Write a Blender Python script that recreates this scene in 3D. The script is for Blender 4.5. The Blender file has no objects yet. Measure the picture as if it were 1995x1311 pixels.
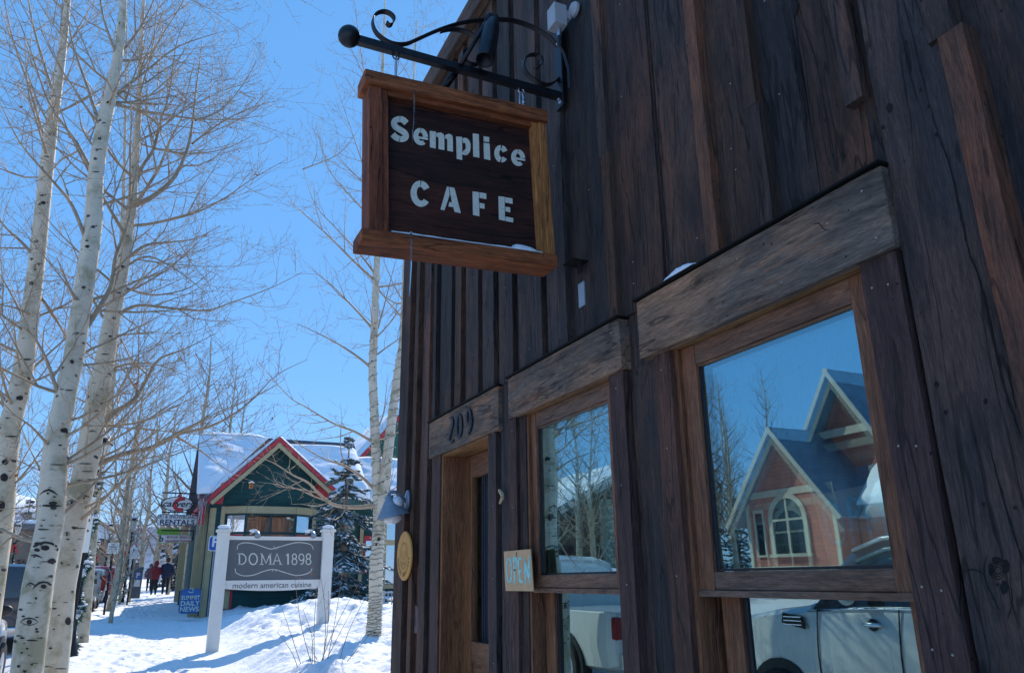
import bpy, bmesh, math, random
from mathutils import Vector, Matrix, noise
from math import sin, cos, tan, pi, radians as R, sqrt, atan2, exp, hypot

scene = bpy.context.scene
COL = scene.collection
# ------------------------------------------------------------- camera
PW, PH, FPX = 1995.0, 1311.0, 1476.392
CM = Matrix(((0.9065275450466103, -0.11750298384475123, -0.4054637577630657),
             (-0.42196948929895, -0.2800475713939393, -0.8622732209002945),
             (-0.012229464304598151, 0.9527677610750358, -0.30345351152834926)))
CP = Vector((0, 0, 1.45))
cam_d = bpy.data.cameras.new('camera')
cam = bpy.data.objects.new('camera', cam_d); COL.objects.link(cam)
cam.matrix_world = Matrix.Translation(CP) @ CM.to_4x4()
cam_d.sensor_width = 36; cam_d.lens = FPX * 36 / PW
cam_d.clip_start = 0.05; cam_d.clip_end = 20000
scene.camera = cam
# ------------------------------------------------------------- sky, sun, exposure
SUN_AZ, SUN_EL = R(26), R(38)
w = bpy.data.worlds.new('World'); scene.world = w; w.use_nodes = True
wn = w.node_tree; bg = wn.nodes['Background']
sky = wn.nodes.new('ShaderNodeTexSky'); sky.sky_type = 'NISHITA'; sky.sun_disc = False
sky.sun_elevation = SUN_EL; sky.sun_rotation = SUN_AZ; sky.altitude = 3000; sky.air_density = 1.25; sky.dust_density = 0.2; sky.ozone_density = 2.2
# thin dry mountain air: deep even blue that pales only a little towards the horizon
hz = wn.nodes.new('ShaderNodeMix'); hz.data_type = 'RGBA'; hz.inputs[0].default_value = .56
hz.inputs[7].default_value = (1.25, 4.6, 10.4, 1)
wn.links.new(sky.outputs[0], hz.inputs[6]); wn.links.new(hz.outputs[2], bg.inputs[0]); bg.inputs[1].default_value = 0.11
sd = bpy.data.lights.new('sun', 'SUN'); sd.energy = 4.9; sd.angle = R(0.5); sd.color = (1, .91, .79)
sun = bpy.data.objects.new('sun', sd); COL.objects.link(sun)
sdir = Vector((sin(SUN_AZ) * cos(SUN_EL), cos(SUN_AZ) * cos(SUN_EL), sin(SUN_EL)))
sun.rotation_euler = sdir.to_track_quat('Z', 'Y').to_euler(); sun.location = (0, 0, 30)
scene.view_settings.view_transform = 'Standard'; scene.view_settings.look = 'None'
scene.view_settings.exposure = 0.12; scene.view_settings.gamma = 1.0
scene.cycles.max_bounces = 8; scene.cycles.transparent_max_bounces = 12
try: scene.cycles.use_denoising = True
except Exception: pass

# ------------------------------------------------------------- pixel helpers
def ray(u, v):
    r = CM @ Vector((u - PW / 2, -(v - PH / 2), -FPX)); return r.normalized()
def aty(u, v, y):
    r = ray(u, v); return CP + r * (y / r.y)
def atx(u, v, x):
    r = ray(u, v); return CP + r * (x / r.x)

# ------------------------------------------------------------- object helpers
def tag(o, label=None, cat=None, group=None, kind=None):
    if label: o['label'] = label
    if cat: o['category'] = cat
    if group: o['group'] = group
    if kind: o['kind'] = kind
    return o
def empty(name, loc=(0, 0, 0), rz=0.0, label=None, cat=None, group=None):
    o = bpy.data.objects.new(name, None); COL.objects.link(o)
    o.location = loc; o.rotation_euler = (0, 0, rz); o.empty_display_size = .2
    return tag(o, label, cat, group)
def copy_tree(o, parent=None):
    c = o.copy(); COL.objects.link(c); c.parent = parent
    for ch in [x for x in o.children]:
        copy_tree(ch, c)
    return c

class MB:
    def __init__(s):
        s.v = []; s.f = []; s.c = None; s.mi = []
    def add(s, vs, fs, col=None, mi=0):
        o = len(s.v); s.v += [tuple(a) for a in vs]; s.f += [tuple(i + o for i in f) for f in fs]
        s.mi += [mi] * len(fs)
        if col is not None or s.c is not None:
            if s.c is None: s.c = [(1, 1, 1)] * o
            s.c += [col or (1, 1, 1)] * (len(s.v) - len(s.c))
        return s
    def box(s, x0, x1, y0, y1, z0, z1, col=None, mi=0):
        vs = [(x, y, z) for z in (z0, z1) for y in (y0, y1) for x in (x0, x1)]
        return s.add(vs, [(0, 2, 3, 1), (4, 5, 7, 6), (0, 1, 5, 4), (2, 6, 7, 3), (0, 4, 6, 2), (1, 3, 7, 5)], col, mi)
    def obox(s, M, sx, sy, sz, col=None, mi=0):   # centred box under a matrix
        vs = [M @ Vector((x * sx / 2, y * sy / 2, z * sz / 2)) for z in (-1, 1) for y in (-1, 1) for x in (-1, 1)]
        return s.add(vs, [(0, 2, 3, 1), (4, 5, 7, 6), (0, 1, 5, 4), (2, 6, 7, 3), (0, 4, 6, 2), (1, 3, 7, 5)], col, mi)
    def prism(s, pts, d, col=None, mi=0):          # pts: 3-D polygon, d: extrusion vector
        n = len(pts); d = Vector(d); a = [Vector(p) for p in pts]
        nn = Vector((0, 0, 0))
        for i in range(n): nn += a[i].cross(a[(i + 1) % n])
        fs = [tuple(range(n)), tuple(range(2 * n - 1, n - 1, -1))] + [(i, i + n, (i + 1) % n + n, (i + 1) % n) for i in range(n)]
        if nn.dot(d) > 0: fs = [tuple(reversed(f)) for f in fs]
        return s.add(a + [p + d for p in a], fs, col, mi)
    def tube(s, pts, rad, n=8, caps=True, col=None, mi=0):
        pts = [Vector(p) for p in pts]; m = len(pts)
        if not hasattr(rad, '__len__'): rad = [rad] * m
        vs = []; t0 = None; u = None
        for i in range(m):
            t = (pts[min(i + 1, m - 1)] - pts[max(i - 1, 0)])
            if t.length < 1e-9: t = Vector((0, 0, 1))
            t.normalize()
            if u is None: u = t.orthogonal().normalized()
            else:
                u = u - t * u.dot(t)
                u = u.normalized() if u.length > 1e-6 else t.orthogonal().normalized()
            w_ = t.cross(u)
            for k in range(n):
                a = 2 * pi * k / n; vs.append(pts[i] + (u * cos(a) + w_ * sin(a)) * rad[i])
        fs = []
        for i in range(m - 1):
            for k in range(n):
                a = i * n + k; b = i * n + (k + 1) % n; fs.append((a, b, b + n, a + n))
        if caps:
            fs.append(tuple(range(n - 1, -1, -1))); fs.append(tuple(range((m - 1) * n, m * n)))
        return s.add(vs, fs, col, mi)
    def lathe(s, prof, M=None, n=24, col=None, mi=0):  # prof [(r,z)]
        M = M or Matrix.Identity(4); vs = []; fs = []; m = len(prof)
        for r, z in prof:
            for k in range(n):
                a = 2 * pi * k / n; vs.append(M @ Vector((r * cos(a), r * sin(a), z)))
        for i in range(m - 1):
            for k in range(n):
                a = i * n + k; b = i * n + (k + 1) % n; fs.append((a, b, b + n, a + n))
        if prof[0][0] > 1e-5: fs.append(tuple(range(n - 1, -1, -1)))
        if prof[-1][0] > 1e-5: fs.append(tuple(range((m - 1) * n, m * n)))
        return s.add(vs, fs, col, mi)
    def ball(s, c, r, n=14, sc=(1, 1, 1), col=None, mi=0):
        M = Matrix.Translation(Vector(c)) @ Matrix.Diagonal((*sc, 1))
        m = max(5, n // 2)
        return s.lathe([(max(r * sin(pi * i / m), 1e-6), -r * cos(pi * i / m)) for i in range(m + 1)], M, n, col, mi)
    def build(s, name, mat, parent=None, smooth=False, bevel=0, mats=None):
        me = bpy.data.meshes.new(name); me.from_pydata(s.v, [], s.f); me.validate(clean_customdata=False)
        for m_ in (mats or [mat]): me.materials.append(m_)
        if s.c is not None:
            at = me.color_attributes.new('tint', 'FLOAT_COLOR', 'POINT')
            buf = []
            for c in s.c: buf += [c[0], c[1], c[2], 1.0]
            at.data.foreach_set('color', buf[:len(me.vertices) * 4])
        if mats: me.polygons.foreach_set('material_index', s.mi[:len(me.polygons)])
        if smooth: me.polygons.foreach_set('use_smooth', [True] * len(me.polygons))
        me.update()
        o = bpy.data.objects.new(name, me); COL.objects.link(o)
        if parent: o.parent = parent
        if bevel:
            b = o.modifiers.new('b', 'BEVEL'); b.width = bevel; b.segments = 2; b.limit_method = 'ANGLE'; b.angle_limit = R(40)
        return o

# ------------------------------------------------------------- materials
class NT:
    def __init__(s, name):
        s.m = bpy.data.materials.new(name); s.m.use_nodes = True; s.t = s.m.node_tree
        s.b = s.t.nodes['Principled BSDF']; s.out = s.t.nodes['Material Output']
    def n(s, ty, **kw):
        nd = s.t.nodes.new(ty)
        for k, v in kw.items():
            if k.startswith('i_'):
                key = k[2:]; key = int(key) if key.isdigit() else key
                nd.inputs[key].default_value = v
            else: setattr(nd, k, v)
        return nd
    def l(s, a, b): s.t.links.new(a, b)
    def coord(s, scale=(1, 1, 1), loc=(0, 0, 0), kind='Object'):
        tc = s.n('ShaderNodeTexCoord'); mp = s.n('ShaderNodeMapping'); mp.inputs['Scale'].default_value = scale; mp.inputs['Location'].default_value = loc
        s.l(tc.outputs[kind], mp.inputs[0]); return mp.outputs[0]
    def noise(s, vec, scale, detail=4, rough=.55, dist=0):
        nd = s.n('ShaderNodeTexNoise'); nd.inputs['Scale'].default_value = scale; nd.inputs['Detail'].default_value = detail
        nd.inputs['Roughness'].default_value = rough; nd.inputs['Distortion'].default_value = dist
        s.l(vec, nd.inputs['Vector']); return nd.outputs[0]
    def ramp(s, fac, stops):
        nd = s.n('ShaderNodeValToRGB'); e = nd.color_ramp.elements
        while len(e) < len(stops): e.new(.5)
        for i, (p, c) in enumerate(stops):
            e[i].position = p; e[i].color = (c if len(c) == 4 else (*c, 1)) if hasattr(c, '__len__') else (c, c, c, 1)
        s.l(fac, nd.inputs[0]); return nd.outputs[0]
    def mix(s, fac, a, b, mode='MIX'):
        nd = s.n('ShaderNodeMix'); nd.data_type = 'RGBA'; nd.blend_type = mode
        for i, v in ((0, fac), (6, a), (7, b)):
            if hasattr(v, 'node'): s.l(v, nd.inputs[i])
            elif i == 0: nd.inputs[0].default_value = v
            else: nd.inputs[i].default_value = (*v, 1) if len(v) == 3 else v
        return nd.outputs[2]
    def bump(s, h, strength=.5, dist=.01, prev=None):
        nd = s.n('ShaderNodeBump'); nd.inputs['Strength'].default_value = strength; nd.inputs['Distance'].default_value = dist
        s.l(h, nd.inputs['Height'])
        if prev is not None: s.l(prev, nd.inputs['Normal'])
        s.l(nd.outputs[0], s.b.inputs['Normal']); return nd.outputs[0]
    def base(s, c): s.l(c, s.b.inputs['Base Color']) if hasattr(c, 'node') else setattr(s.b.inputs['Base Color'], 'default_value', (*c, 1))
    def rough(s, r, spec=None):
        if hasattr(r, 'node'): s.l(r, s.b.inputs['Roughness'])
        else: s.b.inputs['Roughness'].default_value = r
        if spec is not None: s.b.inputs['Specular IOR Level'].default_value = spec

def plain(name, col, rough=.6, metal=0, var=.12, scale=8, spec=.5, bump=0):
    n = NT(name); v = n.coord()
    f = n.noise(v, scale, 5, .6)
    c = n.ramp(f, [(.3, tuple(a * (1 - var) for a in col)), (.7, tuple(min(1, a * (1 + var)) for a in col))])
    n.base(c); n.rough(rough, spec); n.b.inputs['Metallic'].default_value = metal
    if bump: n.bump(n.noise(v, scale * 4, 5), bump, .01)
    return n.m

def wood(name, c1, c2, c3, axis='z', tint=False, grain=1.0, crack=.6, rough=.75, patch=.5, freq=55, holes=True):
    """weathered plank: fibres along axis, cracks, worm holes, weather patches"""
    n = NT(name)
    ax = {'x': 0, 'y': 1, 'z': 2}[axis]
    sc = [1, 1, 1]; sc[ax] = .075
    v0 = n.coord()
    # warp so the fibres are not ruler-straight
    mp = n.n('ShaderNodeMapping'); mp.inputs['Scale'].default_value = sc
    wob = n.n('ShaderNodeTexNoise'); wob.inputs['Scale'].default_value = 1.7; wob.inputs['Detail'].default_value = 2; n.l(v0, wob.inputs['Vector'])
    va = n.n('ShaderNodeVectorMath', operation='MULTIPLY_ADD'); n.l(wob.outputs[1], va.inputs[0]); va.inputs[1].default_value = (.05, .05, .05); n.l(v0, va.inputs[2])
    if tint:  # every plank gets its own stretch of the pattern
        at = n.n('ShaderNodeAttribute', attribute_name='tint')
        vb = n.n('ShaderNodeVectorMath', operation='MULTIPLY_ADD'); n.l(at.outputs['Color'], vb.inputs[0]); vb.inputs[1].default_value = (37, 53, 71); n.l(va.outputs[0], vb.inputs[2]); src = vb.outputs[0]
    else: src = va.outputs[0]
    n.l(src, mp.inputs[0]); v = mp.outputs[0]
    g = n.noise(v, freq * 1.7, 9, .72)
    g2 = n.noise(v, freq * .28, 5, .6, .6)
    sc2 = [1, 1, 1]; sc2[ax] = .35
    mp2 = n.n('ShaderNodeMapping'); mp2.inputs['Scale'].default_value = sc2; n.l(src, mp2.inputs[0])
    pt = n.noise(mp2.outputs[0], 3.0, 6, .65)
    base = n.ramp(g2, [(.28, c1), (.72, c2)])
    base = n.mix(n.ramp(pt, [(.53 - .08 * patch, 0.0), (.5 + .13, .9 * patch)]), base, c3)
    # bleached grey weather patches and rust-brown runs below the nails
    sc4 = [1, 1, 1]; sc4[ax] = .16
    mp4 = n.n('ShaderNodeMapping'); mp4.inputs['Scale'].default_value = sc4; mp4.inputs['Location'].default_value = (3, 5, 7); n.l(src, mp4.inputs[0])
    pr = n.noise(mp4.outputs[0], 7.5, 6, .7)
    base = n.mix(n.ramp(pr, [(.56, 0.0), (.66, .55 * patch)]), base, (c3[0] * 1.25, c3[1] * .95, c3[2] * .7))
    base = n.mix(n.ramp(pr, [(.34, .6), (.45, 0.0)]), base, tuple(a * .45 for a in c1))
    base = n.mix(.85, base, n.ramp(g, [(.34, .40), (.46, .90), (.56, 1.10), (.68, 1.45)]), 'MULTIPLY')
    # long cracks: thin iso-lines of a stretched noise
    sc3 = [1, 1, 1]; sc3[ax] = .1
    mp3 = n.n('ShaderNodeMapping'); mp3.inputs['Scale'].default_value = sc3; n.l(src, mp3.inputs[0])
    cn = n.noise(mp3.outputs[0], 9, 3, .5)
    ma = n.n('ShaderNodeMath', operation='SUBTRACT'); n.l(cn, ma.inputs[0]); ma.inputs[1].default_value = .5
    mb = n.n('ShaderNodeMath', operation='ABSOLUTE'); n.l(ma.outputs[0], mb.inputs[0])
    cr = n.ramp(mb.outputs[0], [(0.0, 0.0), (.006, .03), (.012, 1.0)])
    brk = n.ramp(n.noise(src, 3, 2), [(.36, 1.0), (.50, 0.0)])
    cr = n.mix(brk, cr, (1, 1, 1))
    base = n.mix(crack, base, cr, 'MULTIPLY')
    if holes:
        vo = n.n('ShaderNodeTexVoronoi'); vo.inputs['Scale'].default_value = 17; n.l(src, vo.inputs['Vector'])
        h = n.ramp(vo.outputs['Distance'], [(.06, .08), (.10, 1.0)])
        hk = n.ramp(n.noise(src, 6, 2), [(.44, 0.0), (.52, 1.0)])
        h = n.mix(hk, (1, 1, 1), h)
        base = n.mix(.9, base, h, 'MULTIPLY')
    if tint:
        sp = n.n('ShaderNodeAttribute', attribute_name='tint')
        base = n.mix(1.0, base, sp.outputs['Color'], 'MULTIPLY')
    # saw marks across the board and a sandy fine grain
    kn = n.n('ShaderNodeTexVoronoi'); kn.inputs['Scale'].default_value = 3.1
    mk = n.n('ShaderNodeMapping'); sk = [1, 1, 1]; sk[ax] = .55; mk.inputs['Scale'].default_value = sk; n.l(src, mk.inputs[0]); n.l(mk.outputs[0], kn.inputs['Vector'])
    base = n.mix(.9, base, n.ramp(kn.outputs['Distance'], [(.03, .25), (.055, .55), (.075, 1.0), (.09, .72), (.105, 1.0)]), 'MULTIPLY')
    fine = n.noise(v, freq * 6, 5, .75)
    base = n.mix(.6, base, n.ramp(fine, [(.36, .30), (.62, 1.5)]), 'MULTIPLY')
    n.base(base); n.rough(rough, .3)
    b1 = n.bump(g, .55 * grain, .004)
    b2 = n.n('ShaderNodeBump'); b2.inputs['Strength'].default_value = .8; b2.inputs['Distance'].default_value = .004
    n.l(cr, b2.inputs['Height']); n.l(b1, b2.inputs['Normal']); n.l(b2.outputs[0], n.b.inputs['Normal'])
    return n.m
M = {}
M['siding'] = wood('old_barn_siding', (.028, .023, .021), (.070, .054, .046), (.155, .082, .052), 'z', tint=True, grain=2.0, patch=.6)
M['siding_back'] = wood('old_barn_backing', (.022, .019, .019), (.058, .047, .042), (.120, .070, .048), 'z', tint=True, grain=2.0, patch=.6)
M['lintel'] = wood('grey_brown_lintel', (.075, .058, .046), (.18, .135, .105), (.34, .185, .105), 'y', patch=1.0, freq=45, grain=1.5)
M['casing'] = wood('dark_red_casing', (.036, .024, .020), (.092, .056, .044), (.14, .072, .048), 'z', tint=True)
M['sash'] = wood('stained_sash', (.12, .046, .024), (.30, .125, .058), (.17, .085, .05), 'z', crack=.2, rough=.5, patch=.6, freq=40, holes=False)
M['sash_h'] = wood('stained_sash_rail', (.11, .055, .034), (.25, .125, .072), (.13, .090, .070), 'y', crack=.2, rough=.5, patch=.8, freq=40, holes=False)
M['jamb'] = wood('honey_jamb', (.17, .085, .035), (.36, .19, .075), (.15, .06, .035), 'y', crack=.1, rough=.5, freq=30, holes=False)
M['doorwood'] = wood('door_wood', (.16, .062, .028), (.34, .15, .066), (.16, .07, .038), 'z', crack=.15, rough=.5, freq=30, holes=False)
M['sign_frame_v'] = wood('sign_post_wood', (.13, .036, .018), (.27, .085, .036), (.15, .036, .02), 'z', crack=.45, freq=30, patch=.7)
M['sign_frame_h'] = wood('sign_beam_wood', (.15, .042, .016), (.36, .115, .036), (.12, .032, .017), 'x', crack=.5, freq=30, patch=.7)
M['sign_panel'] = wood('sign_panel_wood', (.016, .006, .006), (.050, .016, .011), (.11, .030, .014), 'x', crack=.85, freq=20, patch=.4, holes=False)
M['honey_v'] = wood('honey_post', (.26, .10, .030), (.48, .20, .058), (.20, .05, .025), 'z', crack=.2, freq=30, patch=.3, holes=False)
M['fascia'] = wood('fascia_wood', (.05, .034, .026), (.11, .07, .05), (.16, .08, .045), 'y')
M['iron'] = plain('black_iron', (.018, .020, .026), .42, .6, .3, 30, bump=.15)
M['steel'] = plain('galvanised_steel', (.50, .54, .60), .35, .9, .15, 20)
M['greymetal'] = plain('grey_painted_metal', (.27, .32, .38), .45, .3, .15, 14)
M['boxgrey'] = plain('light_grey_box', (.33, .35, .38), .5, 0, .08, 9)
M['letters'] = plain('cream_stencil_paint', (.64, .66, .57), .6, 0, .14, 60)
M['black'] = plain('black_paint', (.012, .013, .018), .5, 0, .2, 10)
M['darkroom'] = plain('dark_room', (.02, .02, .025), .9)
M['white'] = plain('white_paint', (.78, .78, .74), .55, 0, .06, 5)
M['card'] = plain('cardboard', (.62, .38, .20), .85, 0, .08, 20)
M['cyanpaint'] = plain('turquoise_chalk_paint', (.32, .66, .62), .8, 0, .25, 60)
M['discwood'] = plain('round_badge_wood', (.62, .31, .07), .5, 0, .12, 12)
M['discink'] = plain('badge_engraving', (.16, .075, .02), .7)
M['glassdark'] = plain('dark_glazing', (.02, .025, .03), .06, 0, .05, 4, spec=.9)
M['rope'] = plain('raw_wood_cleat', (.50, .36, .20), .8)

def mat_glass(name='reflective_glass', refl=.36, tint=(.62, .93, .98)):
    n = NT(name)
    gl = n.n('ShaderNodeBsdfGlossy'); gl.inputs['Roughness'].default_value = 0.0; gl.inputs['Color'].default_value = (*tint, 1)
    tr = n.n('ShaderNodeBsdfTransparent'); tr.inputs['Color'].default_value = (.86, .93, .93, 1)
    fr = n.n('ShaderNodeLayerWeight'); fr.inputs[0].default_value = .5; pw = n.n('ShaderNodeMath', operation='POWER'); n.l(fr.outputs['Facing'], pw.inputs[0]); pw.inputs[1].default_value = 4
    ma = n.n('ShaderNodeMath', operation='MULTIPLY_ADD'); n.l(pw.outputs[0], ma.inputs[0]); ma.inputs[1].default_value = .6; ma.inputs[2].default_value = refl
    mx = n.n('ShaderNodeMixShader'); n.l(ma.outputs[0], mx.inputs[0]); n.l(tr.outputs[0], mx.inputs[1]); n.l(gl.outputs[0], mx.inputs[2])
    n.l(mx.outputs[0], n.out.inputs[0])
    v = n.coord(); b = n.n('ShaderNodeBump'); b.inputs['Strength'].default_value = .02; b.inputs['Distance'].default_value = .01
    n.l(n.noise(v, 2.2, 1), b.inputs['Height']); n.l(b.outputs[0], gl.inputs['Normal'])
    return n.m
M['glass'] = mat_glass()
M['glass_inner'] = mat_glass('inner_glazing', .42, (.62, .92, .98))

def mat_snow(name, col=(.86, .87, .90), b1=.6, b2=.35, dirt=0.0, s1=6):
    n = NT(name); v = n.coord()
    c = n.ramp(n.noise(v, .9, 6, .7), [(.35, tuple(a * (1 - .04) for a in col)), (.65, col)])
    if dirt:
        d = n.ramp(n.noise(v, 2.3, 8, .75), [(.5, 0.0), (.72, dirt)])
        c = n.mix(d, c, (.42, .38, .34))
    n.base(c); n.rough(.75, .25)
    a = n.bump(n.noise(v, s1, 8, .62), b1, .06)
    nb = n.n('ShaderNodeBump'); nb.inputs['Strength'].default_value = b2; nb.inputs['Distance'].default_value = .01
    n.l(n.noise(v, 45, 5, .7), nb.inputs['Height']); n.l(a, nb.inputs['Normal']); n.l(nb.outputs[0], n.b.inputs['Normal'])
    return n.m
M['snow'] = mat_snow('snow', b1=.8)
M['snow_path'] = mat_snow('packed_snow', (.82, .83, .85), .5, .6, .16, 9)
def footprints(m):
    t = m.node_tree; b = t.nodes['Principled BSDF']; prev = b.inputs['Normal'].links[0].from_socket
    tc = t.nodes.new('ShaderNodeTexCoord'); mp = t.nodes.new('ShaderNodeMapping'); mp.inputs['Scale'].default_value = (5.2, 2.1, 1); t.links.new(tc.outputs['Object'], mp.inputs[0])
    vo = t.nodes.new('ShaderNodeTexVoronoi'); vo.inputs['Scale'].default_value = 1; t.links.new(mp.outputs[0], vo.inputs['Vector'])
    r = t.nodes.new('ShaderNodeValToRGB'); r.color_ramp.elements[0].position = .22; r.color_ramp.elements[1].position = .36; t.links.new(vo.outputs['Distance'], r.inputs[0])
    bp = t.nodes.new('ShaderNodeBump'); bp.inputs['Strength'].default_value = .55; bp.inputs['Distance'].default_value = .03; t.links.new(r.outputs[0], bp.inputs['Height']); t.links.new(prev, bp.inputs['Normal']); t.links.new(bp.outputs[0], b.inputs['Normal'])
footprints(M['snow_path'])
M['snow_roof'] = mat_snow('roof_snow', b1=.3, b2=.1, s1=2)
M['ice'] = NT('ice').m
_i = M['ice'].node_tree.nodes['Principled BSDF']; _i.inputs['Base Color'].default_value = (.85, .93, 1, 1); _i.inputs['Roughness'].default_value = .12
_i.inputs['Transmission Weight'].default_value = .97; _i.inputs['IOR'].default_value = 1.31

def mat_bark(name, c=(.56, .52, .41), dark=.06, uscale=1.0, knots=.22):
    n = NT(name)
    uv = n.n('ShaderNodeUVMap'); mp = n.n('ShaderNodeMapping'); mp.inputs['Scale'].default_value = (1, 1, 1); n.l(uv.outputs[0], mp.inputs[0])
    obj = n.coord()
    big = n.ramp(n.noise(obj, 3.5, 5, .6), [(.36, (c[0] * .62, c[1] * .62, c[2] * .52)), (.48, c), (.66, tuple(min(1, a * 1.14) for a in c))])
    st = n.n('ShaderNodeMapping'); st.inputs['Scale'].default_value = (14, 110, 1); n.l(uv.outputs[0], st.inputs[0])
    fine = n.noise(st.outputs[0], 1, 5, .6)
    base = n.mix(.8, big, n.ramp(fine, [(.28, .55), (.42, 1.0)]), 'MULTIPLY')
    kn = n.n('ShaderNodeMapping'); kn.inputs['Scale'].default_value = (4.5, 9, 1); n.l(uv.outputs[0], kn.inputs[0])
    wb = n.n('ShaderNodeVectorMath', operation='MULTIPLY_ADD'); nz = n.n('ShaderNodeTexNoise'); nz.inputs['Scale'].default_value = 22; nz.inputs['Detail'].default_value = 4; n.l(obj, nz.inputs['Vector'])
    n.l(nz.outputs[1], wb.inputs[0]); wb.inputs[1].default_value = (.35, .35, 0); n.l(kn.outputs[0], wb.inputs[2])
    vo = n.n('ShaderNodeTexVoronoi'); vo.inputs['Scale'].default_value = 1; vo.inputs['Randomness'].default_value = 1; n.l(wb.outputs[0], vo.inputs['Vector'])
    k = n.ramp(vo.outputs['Distance'], [(knots * .45, 0.0), (knots * .8, 1.0)])
    base = n.mix(k, (dark, dark * .9, dark * .8), base)
    n.base(base); n.rough(.7, .3); n.bump(fine, .35, .004)
    return n.m
M['bark'] = mat_bark('aspen_bark', (.60, .53, .41))
M['bark_dull'] = mat_bark('aspen_bark_far', (.46, .385, .28))
M['twig'] = plain('aspen_twig', (.36, .27, .18), .7, 0, .3, 9)
M['twig_pale'] = plain('pale_twig', (.46, .40, .30), .65, 0, .25, 9)
M['twig_dark'] = plain('brown_twig', (.23, .165, .12), .8, 0, .3, 5)
M['scar'] = plain('bark_scar', (.035, .03, .028), .85, 0, .4, 40, bump=.4)
M['leaf'] = plain('dead_leaf', (.42, .13, .04), .7, 0, .3, 9)
M['needle'] = plain('spruce_needles', (.085, .135, .13), .8, 0, .4, 3)
M['garland'] = plain('garland_needles', (.035, .10, .065), .7, 0, .4, 8)
M['red'] = plain('red_ribbon', (.62, .03, .03), .6, 0, .15, 10)
M['wire'] = plain('green_light_wire', (.03, .06, .04), .6)
M['bulb'] = plain('clear_bulb', (.8, .82, .8), .1, 0, .05, 5, spec=1)

# ------------------------------------------------------------- strokes for lettering
def arc(cx, cy, rx, ry, a0, a1, n=14):
    return [(cx + rx * cos(R(a0 + (a1 - a0) * i / n)), cy + ry * sin(R(a0 + (a1 - a0) * i / n))) for i in range(n + 1)]
def strip2d(pts, w, cut=None):
    """butt-ended ribbon -> list of 2-D quads; cut(x,y) drops quads (stencil bridges)"""
    L = []; m = len(pts)
    for i in range(m):
        a = pts[max(i - 1, 0)]; b = pts[min(i + 1, m - 1)]
        dx, dy = b[0] - a[0], b[1] - a[1]; l = hypot(dx, dy) or 1
        ww = (w[i] if hasattr(w, '__len__') else w) / 2
        L.append(((pts[i][0] - dy / l * ww, pts[i][1] + dx / l * ww), (pts[i][0] + dy / l * ww, pts[i][1] - dx / l * ww)))
    q = []
    for i in range(m - 1):
        mx = (pts[i][0] + pts[i + 1][0]) / 2; my = (pts[i][1] + pts[i + 1][1]) / 2
        if cut and cut(mx, my): continue
        q.append((L[i][0], L[i][1], L[i + 1][1], L[i + 1][0]))
    return q
def fill(pts): return [tuple(pts)]
def put2d(mb, quads, fn, th, jit=.0):
    """fn(u,v)->3D front point and th = thickness vector"""
    for i, q in enumerate(quads):
        mb.prism([fn(*p) for p in q], th)
def text_obj(name, s, mat, parent, loc, size, rot, bold=0.0, shear=0.0, align='CENTER', space=1.0, depth=.002, xs=1.0):
    cu = bpy.data.curves.new(name, 'FONT'); cu.body = s; cu.size = size; cu.align_x = align; cu.align_y = 'CENTER'
    cu.extrude = depth; cu.offset = bold * size; cu.shear = shear; cu.space_character = space; cu.resolution_u = 3
    t = bpy.data.objects.new(name, cu); COL.objects.link(t)
    dg = bpy.context.evaluated_depsgraph_get(); me = bpy.data.meshes.new_from_object(t.evaluated_get(dg))
    bpy.data.objects.remove(t); me.materials.clear(); me.materials.append(mat)
    o = bpy.data.objects.new(name, me); COL.objects.link(o); o.parent = parent
    o.location = loc; o.rotation_euler = rot; o.scale = (xs, 1, 1)
    return o
FRONT = (R(90), 0, 0)       # text readable when looking along +Y

# ------------------------------------------------------------- ground
def lerp_t(t, x):
    if x <= t[0][0]: return t[0][1]
    for (a, b), (c, d) in zip(t, t[1:]):
        if x <= c: return b + (d - b) * (x - a) / (c - a)
    return t[-1][1]
SL = [(-40, 0), (0, 0), (15, .10), (25, .27), (35, .47), (45, .68), (60, .95), (120, 1.6), (400, 3)]
def s_walk(y): return lerp_t(SL, y)
def fb(x, y, s, sd=0.0, o=4):
    return noise.fractal(Vector((x * s + sd, y * s - sd, sd)), 1.0, 2.0, o)
def sm(a, b, x):
    t = min(1, max(0, (x - a) / (b - a))); return t * t * (3 - 2 * t)
def bank_edge(y): return lerp_t([(5.7, 1.75), (8, 1.7), (11, 1.15), (14, 1.15), (18, 1.3), (24, 1.5), (30, 1.9)], y)
def mound(x, y, cx, cy, rx, ry, h): return h * exp(-((x - cx) / rx) ** 2 - ((y - cy) / ry) ** 2)
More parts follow.
